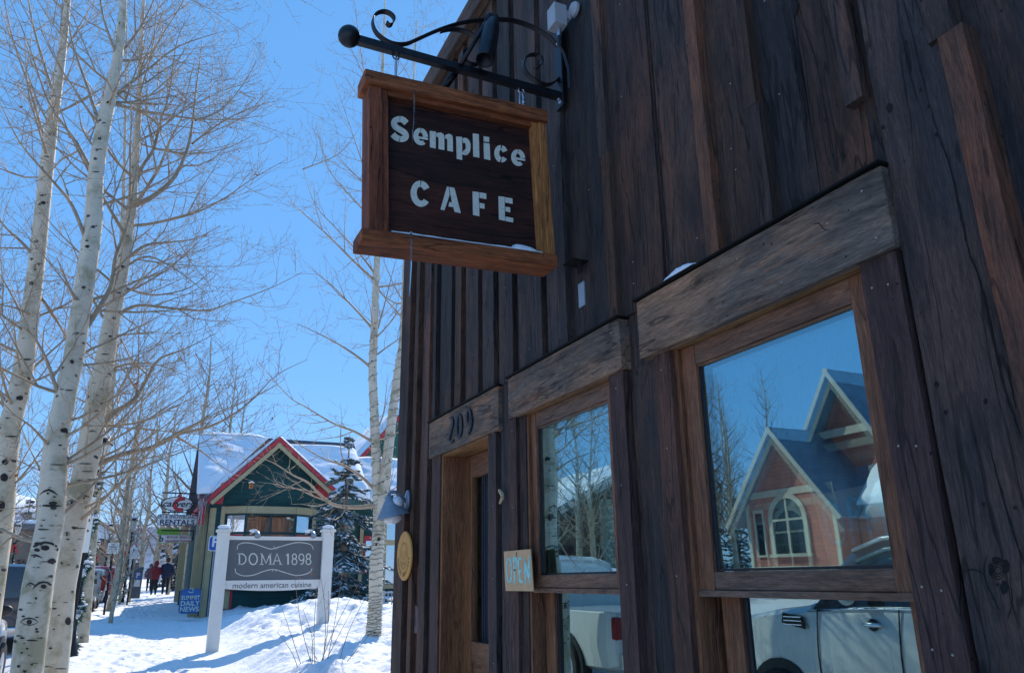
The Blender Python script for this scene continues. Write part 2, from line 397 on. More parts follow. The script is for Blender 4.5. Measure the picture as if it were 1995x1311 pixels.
def H(x, y):
    g = s_walk(y)
    if x > 1.0 and y > 5.7:            # yard bank right of the walk
        e = bank_edge(y); t = sm(e, e + 1.3, x) * sm(5.0, 8.5, y)
        z = g + t * (.20 + .10 * (fb(x, y, .6, 3) + .5)) + t * .22 * sm(3.4, 5.4, x) * sm(12, 15, y)
        z += t * (mound(x, y, 3.9, 20.0, 1.5, 2.0, .48) + mound(x, y, 5.2, 15.5, 1.6, 2.4, .22) + mound(x, y, 2.6, 13, 1.0, 2.0, .14) + mound(x, y, 3.6, 16.4, .9, 1.2, .10))
        z += t * (.085 * fb(x, y, 1.7, 9) + .060 * abs(fb(x, y, 3.6, 5)) + .026 * fb(x, y, 9, 7))
        return z
    if x < -1.55:                       # kerb side snow ridge, then the street
        ridge = .20 * exp(-((x + 1.62) / .22) ** 2) * (.6 + .6 * fb(x, y, 1.1, 2)) * sm(9, 14, y)
        return g - .14 * sm(-1.6, -1.9, x) + max(0, ridge) + .010 * fb(x, y, 3, 1) + (3 if False else 0)
    return g - .05 * (1 if -1.36 < x < .99 and -3 < y < 62 else 0) * 0 + .018 * fb(x, y, 1.4, 1) + .012 * fb(x, y, 5, 4) + .10 * exp(-((x + 1.45) / .3) ** 2) * sm(9, 15, y) * (.6 + .7 * abs(fb(x, y, 1.3, 8)))
def grid(name, xs, ys, fn, mat, **kw):
    mb = MB(); nx = len(xs); mb.v = [(x, y, fn(x, y)) for y in ys for x in xs]
    mb.f = [(j * nx + i, j * nx + i + 1, (j + 1) * nx + i + 1, (j + 1) * nx + i) for j in range(len(ys) - 1) for i in range(nx - 1)]
    mb.mi = [0] * len(mb.f)
    o = mb.build(name, mat, smooth=True); o['kind'] = 'structure'; return o
def rng(a, b, s):
    n = max(1, int(round((b - a) / s))); return [a + (b - a) * i / n for i in range(n + 1)]
xs = rng(-200, -30, 17) + rng(-28, -6, 1) + rng(-5.6, -1.95, .2) + rng(-1.8, .9, .1) + rng(.96, 8, .055) + rng(8.2, 14, .4) + rng(16, 60, 4) + rng(75, 300, 25)
ys = rng(-60, 4, 4) + rng(4.5, 8, .25) + rng(8.06, 24, .065) + rng(24.2, 50, .2) + rng(51, 120, 2) + rng(130, 900, 20)
def far_ground(x, y):
    z = H(x, y) - (.085 if -1.3 < x < .95 and -2.9 < y < 61.5 else 0)
    if x < -9: z += sm(-9, -24, x) * (.9 + .25 * fb(x, y, .25, 6))      # yard across the street lies higher
    return z
grid('snow_ground', xs, ys, far_ground, M['snow'])
# packed snow on the walk and the street: sheets just above the ground
PR = {}; _r = random.Random(12)
for k in range(520):      # boot prints trodden along the walk
    y = 9 + 34 * _r.random() ** 1.3; x = _r.gauss(.05, .5); a = _r.gauss(0, .22) + (pi if _r.random() < .5 else 0)
    for i in (-1, 0, 1):
        for j in (-1, 0, 1): PR.setdefault((int(x * 2) + i, int(y * 2) + j), []).append((x, y, cos(a), sin(a)))
def prints(x, y):
    d = 0
    for (px_, py_, c, s_) in PR.get((int(x * 2), int(y * 2)), ()):
        u = (x - px_) * c + (y - py_) * s_; v = -(x - px_) * s_ + (y - py_) * c; q = (u / .065) ** 2 + (v / .16) ** 2
        if q < 4: d += -.042 * exp(-q * q) + .010 * exp(-(q - 1.9) ** 2 * 3)
    return max(-.05, d)
grid('sidewalk', rng(-1.35, 1.2, .045), rng(-3, 9, .3) + rng(9.06, 30, .06) + rng(30.2, 62, .2), lambda x, y: H(min(x, .99), y) + .006 + prints(x, y) + .010 * fb(x, y, 7, 3) + .012 * abs(fb(x, y, 3.2, 6)), M['snow_path'])
grid('street', rng(-9.5, -1.95, .25), rng(-12, 130, .6), lambda x, y: H(x, y) + .012, mat_snow('street_snow', (.62, .63, .66), .3, .5, .55, 3))
# ------------------------------------------------------------- far mountain
def mk_mountain():
    n = NT('mountain_forest_snow'); v = n.coord()
    geo = n.n('ShaderNodeNewGeometry'); sp = n.n('ShaderNodeSeparateXYZ'); n.l(geo.outputs['Position'], sp.inputs[0])
    nz = n.noise(v, .006, 8, .65)
    ad = n.n('ShaderNodeMath', operation='MULTIPLY_ADD'); n.l(nz, ad.inputs[0]); ad.inputs[1].default_value = 160; n.l(sp.outputs[2], ad.inputs[2])
    mr = n.n('ShaderNodeMapRange'); n.l(ad.outputs[0], mr.inputs[0]); mr.inputs[1].default_value = 250; mr.inputs[2].default_value = 330
    forest = n.ramp(n.noise(v, .03, 8, .8), [(.35, (.06, .11, .19)), (.7, (.26, .34, .46))])  # bluish forest tones: distance haze and shade put into the colour
    n.base(n.mix(mr.outputs[0], forest, (.80, .84, .92))); n.rough(.9, .1)
    return n.m
def Hm(x, y):
    # ridge ahead and a little left of the street, fading right
    d = exp(-((y - 3000) / 900.0) ** 2)
    prof = 330 * exp(-((x + 620) / 430.0) ** 2) + 200 * exp(-((x - 350) / 700.0) ** 2) + 190 * exp(-((x + 1700) / 500.0) ** 2)
    return -30 + d * prof * (1 + .35 * fb(x, y, .002, 3, 6)) + d * 18 * fb(x, y, .01, 6)
grid('mountain_terrain', rng(-2600, 2600, 26), rng(900, 4400, 60), Hm, mk_mountain())
# ============================================================= CAFE BUILDING (wall on the right, x = 1.75)
cafe = empty('cafe_building', (1.75, 0, 0), 0, 'dark weathered board-and-batten cafe wall filling the right side of the picture', 'building')
cafe_inv = Matrix.Translation((-1.75, 0, 0))
def cpart(mb, name, mat, parent=cafe, **kw):
    """world-space mesh parented under something whose base is known"""
    o = mb.build(name, mat, None, **kw)
    o.parent = parent; o.matrix_parent_inverse = parent.matrix_world.inverted() if parent.matrix_world != Matrix.Identity(4) else Matrix.Identity(4)
    return o
bpy.context.view_layer.update()
ZT = 5.26
OPEN = [(1.353, 2.236, .62, 2.30), (2.665, 3.51, .62, 2.30), (3.965, 4.77, .06, 2.235)]
def subtract(ya, yb, z0, z1, rects):
    """pieces of [ya,yb]x[z0,z1] outside rects"""
    ys = sorted(set([ya, yb] + [y for r in rects for y in r[:2] if ya < y < yb])); out = []
    for a, b in zip(ys, ys[1:]):
        m = (a + b) / 2; cuts = sorted([(r[2], r[3]) for r in rects if r[0] < m < r[1]]); z = z0
        for c, d in cuts:
            if c > z: out.append((a, b, z, min(c, z1)))
            z = max(z, d)
        if z < z1: out.append((a, b, z, z1))
    return out
rnd = random.Random(4)
def tone(base=None, kind=None):
    k = rnd.random() if kind is None else kind
    if k < .40: t = (.84, .88, .98)
    elif k < .75: t = (1.12, .93, .88)
    else: t = (1.5, 1.05, .82)
    s = rnd.uniform(.75, 1.2); return tuple(c * s + rnd.uniform(-.02, .02) for c in t)
# backing boards, between the raised strips
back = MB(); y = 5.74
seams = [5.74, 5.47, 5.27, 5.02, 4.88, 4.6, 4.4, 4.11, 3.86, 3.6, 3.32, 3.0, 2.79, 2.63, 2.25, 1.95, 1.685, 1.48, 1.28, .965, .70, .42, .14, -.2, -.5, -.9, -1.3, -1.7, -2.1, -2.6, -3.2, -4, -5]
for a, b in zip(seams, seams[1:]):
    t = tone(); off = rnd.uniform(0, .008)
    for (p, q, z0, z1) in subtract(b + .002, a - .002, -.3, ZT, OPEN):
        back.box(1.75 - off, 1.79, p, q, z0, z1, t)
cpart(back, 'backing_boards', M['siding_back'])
# raised strips: (far y, near y, z0, z1, front x, tone kind)
Z1 = 5.26
strips = [(5.76, 5.535, -.3, Z1, 1.705, .6), (5.417, 5.336, -.3, Z1, 1.712, .9), (5.195, 5.06, -.3, Z1, 1.713, .6), (4.973, 4.917, 2.49, 4.0, 1.71, .2), (4.834, 4.625, 2.49, Z1, 1.718, .3),
          (4.539, 4.431, 2.49, Z1, 1.712, .95), (4.351, 4.144, 2.49, Z1, 1.716, .6), (4.072, 3.906, 2.49, Z1, 1.716, .2), (3.822, 3.638, 2.49, Z1, 1.715, .3), (3.822, 3.70, -.3, 2.49, 1.722, .2),
          (3.564, 3.358, 2.495, Z1, 1.718, .3), (3.352, 3.285, 2.495, Z1, 1.714, .1), (3.219, 3.023, 2.495, Z1, 1.716, .1), (2.66, 2.585, 3.31, Z1, 1.712, .6), (2.635, 2.57, 2.50, 3.31, 1.706, .95),
          (2.583, 2.259, 2.50, Z1, 1.732, .62), (1.98, 1.916, 2.515, Z1, 1.712, .97), (1.711, 1.657, 2.99, Z1, 1.712, .97), (1.705, 1.645, 2.515, 2.985, 1.709, .6), (1.316, 1.257, 2.755, Z1, 1.708, .7),
          (1.224, 1.015, -.3, Z1, 1.716, .2), (1.035, .965, 2.765, Z1, 1.700, .7), (1.003, .936, -.3, 2.757, 1.690, .99), (.62, .55, -.3, Z1, 1.71, .3), (.26, .19, -.3, Z1, 1.71, .9), (-.1, -.17, -.3, Z1, 1.71, .5),
          (2.49, 2.37, -.3, 2.26, 1.735, .2), (-.8, -.87, -.3, Z1, 1.71, .5), (-1.5, -1.57, -.3, Z1, 1.71, .9), (-2.3, -2.37, -.3, Z1, 1.71, .5)]
bt = MB()
def rough_board(mb, x0, x1, y0, y1, z0, z1, col, amp=.0022, step=.09):
    """vertical board with hand-sawn, slightly wandering edges"""
    n = max(2, int((z1 - z0) / step)); vs = []; sd = rnd.uniform(0, 99)
    for i in range(n + 1):
        z = z0 + (z1 - z0) * i / n
        e0 = amp * noise.noise(Vector((sd, z * 5, 0))) * 2; e1 = amp * noise.noise(Vector((sd + 9, z * 5, 3))) * 2; ef = amp * .8 * noise.noise(Vector((sd + 5, z * 2, 7)))
        vs += [(x0 + ef, y0 + e0, z), (x0 + ef, y1 + e1, z), (x1, y1 + e1, z), (x1, y0 + e0, z)]
    fs = []
    for i in range(n):
        a = 4 * i
        for k in range(4): fs.append((a + k, a + 4 + k, a + 4 + (k + 1) % 4, a + (k + 1) % 4))
    fs += [(0, 1, 2, 3), (4 * n + 3, 4 * n + 2, 4 * n + 1, 4 * n)]
    mb.add(vs, fs, col)
for (a, b, z0, z1, x, k) in strips:
    rough_board(bt, x, 1.7515, b, a, z0, z1, tone(kind=k))
cpart(bt, 'battens', M['siding'])
# broken jagged end on the long brown batten is a wedge of split wood
sp = MB(); sp.prism([(1.703, .990, 2.757), (1.703, 1.004, 2.757), (1.703, .999, 2.80)], (.03, 0, 0), (1.3, 1, .85)); cpart(sp, 'split_batten_end', M['siding'])
# body of the building
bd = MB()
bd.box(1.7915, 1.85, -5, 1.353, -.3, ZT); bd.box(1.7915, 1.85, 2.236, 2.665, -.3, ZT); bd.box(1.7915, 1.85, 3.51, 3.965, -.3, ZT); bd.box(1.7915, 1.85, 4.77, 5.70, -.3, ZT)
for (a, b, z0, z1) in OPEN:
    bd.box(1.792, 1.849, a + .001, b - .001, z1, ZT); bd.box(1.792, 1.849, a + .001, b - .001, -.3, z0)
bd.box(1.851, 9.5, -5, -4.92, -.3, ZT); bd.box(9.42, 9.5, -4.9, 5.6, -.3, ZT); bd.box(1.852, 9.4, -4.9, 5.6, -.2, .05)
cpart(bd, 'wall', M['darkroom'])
ew = MB(); rr_ = random.Random(3)
for k in range(38): ew.box(1.851 + k * .2, 2.045 + k * .2, 5.62, 5.70 - .01 * rr_.random(), -.3, ZT, tone())
cpart(ew, 'end_wall', M['siding'])
rf = MB(); rf.box(1.66, 9.6, -5.1, 5.82, ZT + .03, ZT + .13); cpart(rf, 'roof', M['siding_back'])
fa = MB(); fa.box(1.645, 1.70, -5.1, 5.84, ZT - .02, ZT + .16, (2.2, 1.7, 1.4)); fa.box(1.70, 1.748, -5.1, 5.80, ZT - .005, ZT + .028, (1, 1, 1)); cpart(fa, 'fascia', M['fascia'])
# lintels over door and windows
for (y0, y1, z0, z1, x) in ((1.225, 2.405, 2.265, 2.508, 1.685), (2.545, 3.665, 2.265, 2.488, 1.688), (3.80, 4.985, 2.236, 2.484, 1.690)):
    lb = MB(); n = 22; sd = rnd.uniform(0, 50); vs = []
    for i in range(n + 1):
        y = y0 + (y1 - y0) * i / n; a = .004 * noise.noise(Vector((y * 4, sd, 0))); b = .003 * noise.noise(Vector((y * 4, sd, 9)))
        cz = .012 if i in (0, n) else 0
        vs += [(x + b + cz * .5, y, z0 + a + cz * .4), (x + b * .5 + cz * .5, y, z1 + a * .5), (1.7490, y, z1 + a * .5), (1.7490, y, z0 + a + cz * .4)]
    fs = []
    for i in range(n):
        q = 4 * i
        for k in range(4): fs.append((q + k, q + (k + 1) % 4, q + 4 + (k + 1) % 4, q + 4 + k))
    fs += [(3, 2, 1, 0), (4 * n, 4 * n + 1, 4 * n + 2, 4 * n + 3)]
    lb.add(vs, fs)
    L_ = cpart(lb, 'lintel', M['lintel'], bevel=.004)
    fl = MB(); fl.box(x - .012, 1.748, y0 - .006, y1 + .006, z1 + .0045, z1 + .011); cpart(fl, 'flashing', M['greymetal'] if False else M['casing'], L_)
nl = MB()
def nail(x, y, z, r=.0034, mb=nl):
    mb.lathe([(r, 0), (r * .8, .0012), (0, .0018)], Matrix.Translation((x, y, z)) @ Matrix.Rotation(R(-90), 4, 'Y'), 8)
for z in (.9, 1.27, 1.41, 1.75, 2.18): nail(1.7045, 1.275, z); nail(1.7045, 1.325, z + .008)
for z in (1.0, 1.45, 1.9, 2.2): nail(1.7045, 2.29, z)
for z in (1.0, 1.42, 1.8, 2.20): nail(1.7045, 2.61, z); nail(1.7045, 3.64, z); nail(1.7045, 3.90, z + .03)
for y, z in ((1.27, 2.31), (1.29, 2.46), (1.42, 2.42), (1.8, 2.46), (2.3, 2.33), (2.35, 2.46), (1.62, 2.31)): nail(1.684, y, z)
for y, z in ((2.6, 2.44), (2.62, 2.30), (3.0, 2.43), (3.6, 2.31), (3.62, 2.44), (2.85, 2.33)): nail(1.687, y, z)
for z in (1.5, 1.9, 2.3, 2.70, 3.0): nail(1.703, .955, z); nail(1.703, .98, z + .02)
for k in range(46):
    y = rnd.choice([1.1, 1.5, 1.6, 1.8, 2.05, 2.42, 2.8, 3.1, 3.45, 3.7, 3.98, 4.2, .85, .75]); nail(1.7405 if y in (1.1, 1.5, 1.6, 1.8, 2.05, 2.8, .85, .75) else 1.7135, y + rnd.uniform(-.03, .03), rnd.uniform(2.55, 4.5), .0032)
cpart(nl, 'nails', plain('nail_head', (.36, .31, .27), .5, .4))
ck = MB(); F6 = lambda x: (lambda X, Y: atx(1100 + X / 2.114, Y / 2.114, x)); F7 = lambda x: (lambda X, Y: atx(1700 + X / 1.617, 500 + Y / 1.617, x))
def crack(F, pts, w0, th=.0006):
    P = smooth2_(pts, 7); n_ = len(P); ww = [w0 * (.25 + .9 * sin(pi * (i + .5) / n_)) * (.55 + .9 * rnd.random()) for i in range(n_)]
    P = [(a + rnd.uniform(-1.6, 1.6), b) for a, b in P]
    for q in strip2d(P, ww): ck.prism([F(*p) for p in q], (th, 0, 0))
def smooth2_(pts, sub=5):
    o = []; n = len(pts)
    for i in range(n - 1):
        a, b, c_, d = pts[max(i - 1, 0)], pts[i], pts[i + 1], pts[min(i + 2, n - 1)]
        for k in range(sub):
            t = k / sub; o.append(tuple(.5 * (2 * b[j] + (c_[j] - a[j]) * t + (2 * a[j] - 5 * b[j] + 4 * c_[j] - d[j]) * t * t + (3 * b[j] - a[j] - 3 * c_[j] + d[j]) * t ** 3) for j in (0, 1)))
    return o + [pts[-1]]
B_ = F6(1.7412)
KN = [[(393 + r_ * cos(R(a)), 988 + r_ * 1.15 * sin(R(a))) for a in range(0, 361, 30)] for r_ in (10, 17, 24)] + [[(430, 1010), (440, 1080), (425, 1140)], [(360, 940), (350, 1000), (372, 1060), (400, 1110)]]; C_ = F6(1.7142); D_7 = F7(1.7142)
for pts, w0 in (([(893, 0), (905, 80), (938, 220), (963, 350), (985, 480), (1000, 620), (1010, 700)], 9), ([(950, 95), (985, 220), (1005, 380), (1030, 520)], 4), ([(960, 60), (1030, 240), (1065, 420), (1100, 600), (1130, 720)], 4), ([(1040, 400), (1062, 560), (1090, 680)], 4), ([(915, 60), (955, 300), (975, 430)], 3), ([(930, 120), (970, 300), (1020, 560), (1045, 690)], 3)): crack(B_, pts, w0)
for pts, w0 in (([(1400, 30), (1440, 180), (1475, 330), (1500, 430)], 4), ([(1500, 430), (1540, 560), (1590, 700), (1630, 880), (1660, 1020), (1700, 1130), (1740, 1290)], 7), ([(1380, 100), (1410, 250), (1450, 420)], 3)): crack(C_, pts, w0)
for pts, w0 in (([(305, 0), (340, 80), (370, 220), (410, 400), (450, 520), (470, 575)], 6), ([(365, 590), (400, 720), (440, 860), (470, 950)], 5), ([(285, 990), (320, 985), (350, 1000)], 4), ([(420, 330), (450, 480)], 3)): crack(D_7, pts, w0)
for k_ in KN: crack(D_7, k_, 3)
for (cx_, cy_, rx_, ry_, F_) in ((390, 955, 17, 12, D_7), (418, 975, 12, 22, D_7), (415, 1040, 14, 24, D_7), (372, 985, 7, 22, D_7), (945, 30, 14, 34, B_), (1337, 445, 14, 20, C_), (1500, 440, 6, 8, C_), (1530, 555, 8, 10, C_), (1310, 525, 8, 9, C_), (1465, 372, 6, 9, C_), (1405, 178, 8, 9, C_), (200, 402, 8, 10, D_7), (230, 490, 6, 9, D_7), (355, 455, 6, 10, D_7), (952, 835, 22, 16, B_), (1145, 638, 9, 12, B_)):
    ck.prism([F_(cx_ + rx_ * cos(R(a)) * (.75 + .4 * rnd.random()), cy_ + ry_ * sin(R(a)) * (.75 + .4 * rnd.random())) for a in range(0, 360, 24)], (.0006, 0, 0))
for (a, b, c_, d_, pts) in ((0, 0, 0, 0, [(1020, 925), (1045, 920), (1070, 945), (1095, 950)]),): crack(F6(1.6838), pts, 4)
cpart(ck, 'cracks_and_knots', plain('dark_crack_wood', (.007, .006, .006), .95, 0, .3, 40))  # near-black wood for the crack ribbons and knot blots
# ---- windows
def window(y0, y1, gy0, gy1, right_stile, casing, parent=cafe):
    wi = MB()   # frame = jamb + head lining
    z0, z1 = .62, 2.30
    wi.box(1.712, 1.86, y0 + .0005, y1 - .0005, 2.2625, 2.299, None)
    fr = cpart(wi, 'window', M['jamb'])
    for a, b in ((y1 - .022, y1 - .001), (y0 + .001, y0 + .020)): s = MB(); s.box(1.728, 1.86, a, b, z0, 2.262); cpart(s, 'jamb', M['sash'], fr)
    s = MB()    # upper sash stiles
    for a, b in ((gy1, y1 - .023), (y0 + .021, gy0)): s = MB(); s.box(1.742, 1.785, a, b, 1.392, 2.2615); cpart(s, 'sash_stile', M['sash'], fr, bevel=.002)
    for nm_, bx_ in (('sash_rail', (1.7435, 1.785, gy0 + .0005, gy1 - .0005, 2.185, 2.2612)), ('sash_rail', (1.7435, 1.785, gy0 + .0005, gy1 - .0005, 1.404, 1.462)), ('meeting_rail', (1.734, 1.79, y0 + .0215, y1 - .0235, 1.382, 1.403)), ('head_bead', (1.7505, 1.77, gy0 + .001, gy1 - .001, 2.176, 2.1845))):
        s = MB(); s.box(*bx_); cpart(s, nm_, M['sash_h'], fr, bevel=.002)
    b = MB()    # thin dark glazing stop
    b.box(1.7555, 1.764, gy1 - .010, gy1 - .0005, 1.4625, 2.1755); b.box(1.7555, 1.764, gy0 + .0005, gy0 + .008, 1.4625, 2.1755); b.box(1.7555, 1.764, gy0 + .009, gy1 - .011, 1.463, 1.4715)
    cpart(b, 'glazing_stop', M['black'], fr)
    g = MB(); g.add([(1.762, gy0 + .003, 1.461), (1.762, gy1 - .003, 1.461), (1.762, gy1 - .003, 2.184), (1.762, gy0 + .003, 2.184)], [(3, 2, 1, 0)]); cpart(g, 'upper_pane', M['glass'], fr)
    g = MB(); g.add([(1.7745, gy0 + .003, 1.461), (1.7745, gy1 - .003, 1.461), (1.7825, gy1 - .003, 2.184), (1.7825, gy0 + .003, 2.184)], [(3, 2, 1, 0)]); cpart(g, 'inner_pane', M['glass_inner'], fr)
    s = MB(); s.box(1.792, 1.83, gy1 - .055, gy1 + .035, z0, 1.392); s.box(1.792, 1.83, y0 + .021, gy0 + .008, z0, 1.392); s.box(1.7925, 1.829, gy0 + .007, gy1 - .054, z0, .70)
    cpart(s, 'lower_sash', M['sash'], fr, bevel=.002)
    b = MB(); b.box(1.806, 1.812, gy1 - .075, gy1 - .056, .701, 1.391); cpart(b, 'spacer', M['black'], fr)
    g = MB(); g.add([(1.8125, gy0 + .006, .69), (1.8125, gy1 - .05, .69), (1.8125, gy1 - .05, 1.395), (1.8125, gy0 + .006, 1.395)], [(3, 2, 1, 0)]); cpart(g, 'lower_pane', M['glass'], fr)
    s = MB(); s.box(1.70, 1.85, y0 + .002, y1 - .002, .58, .619); cpart(s, 'sill', M['sash_h'], fr)
    for (a, b_, t) in casing: c = MB(); rough_board(c, 1.7055, 1.7905, a, b_, -.2, 2.264, t, .0012); cpart(c, 'casing', M['casing'], fr)
    return fr
w1 = window(1.353, 2.236, 1.428, 2.134, True, [(1.238, 1.3525, (1.0, .9, 1.0)), (2.2365, 2.336, (1.25, .95, .85))])
w2 = window(2.665, 3.51, 2.74, 3.432, False, [(2.555, 2.6645, (.95, .85, .95)), (3.592, 3.692, (1.1, .9, .9))])
c = MB(); rough_board(c, 1.722, 1.7903, 3.5105, 3.5915, -.2, 2.264, (.8, .75, .8), .001); cpart(c, 'jamb_board', M['casing'], w2)
# ---- door
dj = MB()
dj.box(1.716, 2.0, 4.742, 4.7695, .06, 2.2225); dj.box(1.716, 2.0, 3.9655, 3.992, .06, 2.2225); 
door = cpart(dj, 'door_frame', M['doorwood'])
hl = MB(); hl.box(1.7155, 2.0, 3.9655, 4.7695, 2.2228, 2.2349); cpart(hl, 'head_lining', M['jamb'], door)
dd = MB()
dd.box(1.872, 1.915, 4.625, 4.7405, .08, 2.218); dd.box(1.872, 1.915, 3.993, 4.10, .08, 2.218)
d_ = cpart(dd, 'door_leaf', M['doorwood'], door, bevel=.003)
M['door_rail'] = (wood('door_rail_wood', (.12, .055, .03), (.25, .125, .065), (.11, .06, .042), 'y', crack=.15, rough=.5, freq=30, holes=False))
for nm_, q in (('top_rail', (1.873, 1.914, 4.101, 4.624, 2.075, 2.217)), ('middle_rail', (1.873, 1.914, 4.101, 4.624, .965, 1.085)), ('bottom_rail', (1.873, 1.914, 4.101, 4.624, .08, .30)), ('door_panel', (1.886, 1.905, 4.101, 4.624, .301, .964))): dr = MB(); dr.box(*q); cpart(dr, nm_, M['door_rail'], door, bevel=.003)
dg = MB(); dg.add([(1.890, 4.101, 1.084), (1.890, 4.624, 1.084), (1.890, 4.624, 2.076), (1.890, 4.101, 2.076)], [(3, 2, 1, 0)]); cpart(dg, 'door_glass', mat_glass('door_glazing', .03, (.5, .6, .7)), door)
cu = MB()
for k in range(26):
    a = 4.11 + k * .0195; cu.box(1.93 + .008 * (k % 2), 1.941, a, a + .018, 1.0, 2.1)
cpart(cu, 'door_curtain', plain('dark_blue_curtain', (.035, .045, .07), .9), door)
dc = MB()
rough_board(dc, 1.7055, 1.7905, 4.7705, 4.93, -.2, 2.236, (.95, .9, .95), .002); cpart(dc, 'door_casing', M['casing'], door)
dc = MB(); rough_board(dc, 1.7055, 1.7905, 3.862, 3.9645, -.2, 2.236, (.85, .95, 1.1), .002); cpart(dc, 'door_casing', M['casing'], door)
kn = MB(); kn.box(1.858, 1.8715, 4.035, 4.06, 1.02, 1.16); kn.tube([(1.865, 4.047, 1.07), (1.835, 4.047, 1.07), (1.83, 4.10, 1.07)], .009, 8); cpart(kn, 'door_handle', M['steel'], door)
# house number 209 in raised black digits
def on_wall(x, ox, oy, s):
    return lambda X, Y: atx(ox + X / s, oy + Y / s, x)
F = on_wall(1.677, 780, 780, 5.96)
def strokes(mb, F, lst, th, cut=None):
    for pts, wd in lst:
        put2d(mb, strip2d(pts, wd, cut), F, th)
num = MB(); strokes(num, F, [([(563, 205), (570, 200), (588, 193), (598, 215), (600, 250), (592, 300), (578, 360), (565, 410), (555, 455)], [22, 18, 16, 20, 24, 24, 22, 20, 20]), ([(552, 455), (568, 470), (588, 478), (604, 462), (607, 452)], [14, 20, 26, 20, 10])], (.012, 0, 0)); cpart(num, 'house_number_digit', M['black'])
num = MB(); strokes(num, F, [
                 ([(672 + 28 * cos(R(a)), 290 - 132 * sin(R(a)) - .35 * 28 * cos(R(a))) for a in range(0, 361, 20)], [20 + 8 * abs(cos(R(a))) for a in range(0, 361, 20)])], (.012, 0, 0)); cpart(num, 'house_number_digit', M['black'])
num = MB(); strokes(num, F, [
                 ([(785 + 24 * cos(R(a)), 190 - 85 * sin(R(a)) - .35 * 24 * cos(R(a))) for a in range(0, 361, 24)], [18 + 6 * abs(cos(R(a))) for a in range(0, 361, 24)]),
                 ([(812, 185), (815, 240), (808, 300), (797, 350), (782, 385), (775, 392)], [24, 26, 24, 22, 18, 12])], (.012, 0, 0))
cpart(num, 'house_number_digit', M['black'])
# small wall fittings that belong to the wall
mt = MB()
p = atx(1122, 572, 1.711); mt.box(1.741, 1.7485, p.y - .028, p.y + .028, p.z - .06, p.z + .06); cpart(mt, 'metal_patch', M['greymetal'])
mt = MB(); p = atx(1120, 512, 1.70); mt.box(1.66, 1.7485, p.y - .045, p.y + .045, p.z - .004, p.z + .002); mt.box(1.7125, 1.716, p.y - .04, p.y + .0, p.z - .06, p.z); cpart(mt, 'metal_tab', M['casing'])
# wooden turn-button on the door casing
mt = MB(); mt.tube([atx(973, 955, 1.70), atx(978, 962, 1.694), atx(979, 969, 1.69), atx(974, 980, 1.70)], [.009, .012, .011, .006], 7); cpart(mt, 'wooden_hook', M['rope'], door)
# snow caught on the big lintel
sn = MB(); pr = []
for i in range(15):
    y = 2.19 - .185 * i / 14; h = .038 * sin(pi * i / 14) ** .7 * (.85 + .3 * noise.noise(Vector((i * .6, 0, 0)))) + .001; pr.append((y, h))
for a, b in zip(pr, pr[1:]):
    sn.add([(1.668, a[0], 2.520), (1.668, b[0], 2.520), (1.672, b[0], 2.52 + b[1] * .6), (1.672, a[0], 2.52 + a[1] * .6), (1.70, a[0], 2.52 + a[1]), (1.70, b[0], 2.52 + b[1]), (1.748, a[0], 2.52 + a[1] * .9), (1.748, b[0], 2.52 + b[1] * .9)],
           [(0, 3, 2, 1), (3, 4, 5, 2), (4, 6, 7, 5)])
so = sn.build('snow_lump', M['snow_roof'], smooth=True); tag(so, 'small lump of snow lying on the lintel of the big window', 'snow')

# ============================================================= things hung on the wall
# --- cardboard OPEN card
F = on_wall(1.693, 960, 1050, 10.92)
cb = MB(); cb.prism([F(235, 262), F(520, 233), F(800, 210), F(822, 500), F(865, 1105), F(560, 1100), F(275, 1098), F(255, 800)], (.004, 0, 0))
cd = cb.build('open_card', M['card']); tag(cd, 'small cardboard card with hand-painted turquoise OPEN nailed beside the door', 'sign')
st = MB(); F2 = on_wall(1.6915, 960, 1050, 10.92)
strokes(st, F2, [([(345 + 52 * cos(R(a)) + 8 * sin(R(-a)), 660 - 252 * sin(R(a))) for a in range(-90, 281, 18)], [44, 40, 34, 26, 24, 24, 24, 30, 40, 46, 48, 40, 30, 24, 20, 20, 20, 24, 30, 40, 46]),
                 ([(445, 372), (450, 560), (462, 760), (470, 955)], [30, 26, 30, 34]), ([(448, 385), (480, 395), (503, 450), (505, 540), (485, 620), (448, 650)], [52, 48, 38, 24, 20, 14]),
                 ([(540, 440), (552, 640), (572, 800), (582, 915)], [30, 26, 34, 46]), ([(545, 420), (575, 410), (612, 398)], [50, 60, 50]), ([(560, 690), (590, 675), (612, 660)], [34, 56, 50]), ([(585, 915), (615, 905), (640, 890)], [50, 46, 40]),
                 ([(680, 425), (690, 700), (697, 965)], [24, 44, 18]), ([(678, 430), (725, 660), (788, 955)], [24, 40, 16]), ([(768, 345), (764, 600), (785, 800)], [22, 38, 30])], (.001, 0, 0))
cpart(st, 'lettering', M['cyanpaint'], cd)
st = MB(); a = F2(470, 655); st.box(a.x - .004, a.x + .0005, a.y - .004, a.y + .004, a.z - .004, a.z + .004); a = F2(505, 320); st.box(a.x - .001, a.x + .0005, a.y - .002, a.y + .002, a.z - .01, a.z + .01); cpart(st, 'nail', M['black'], cd)
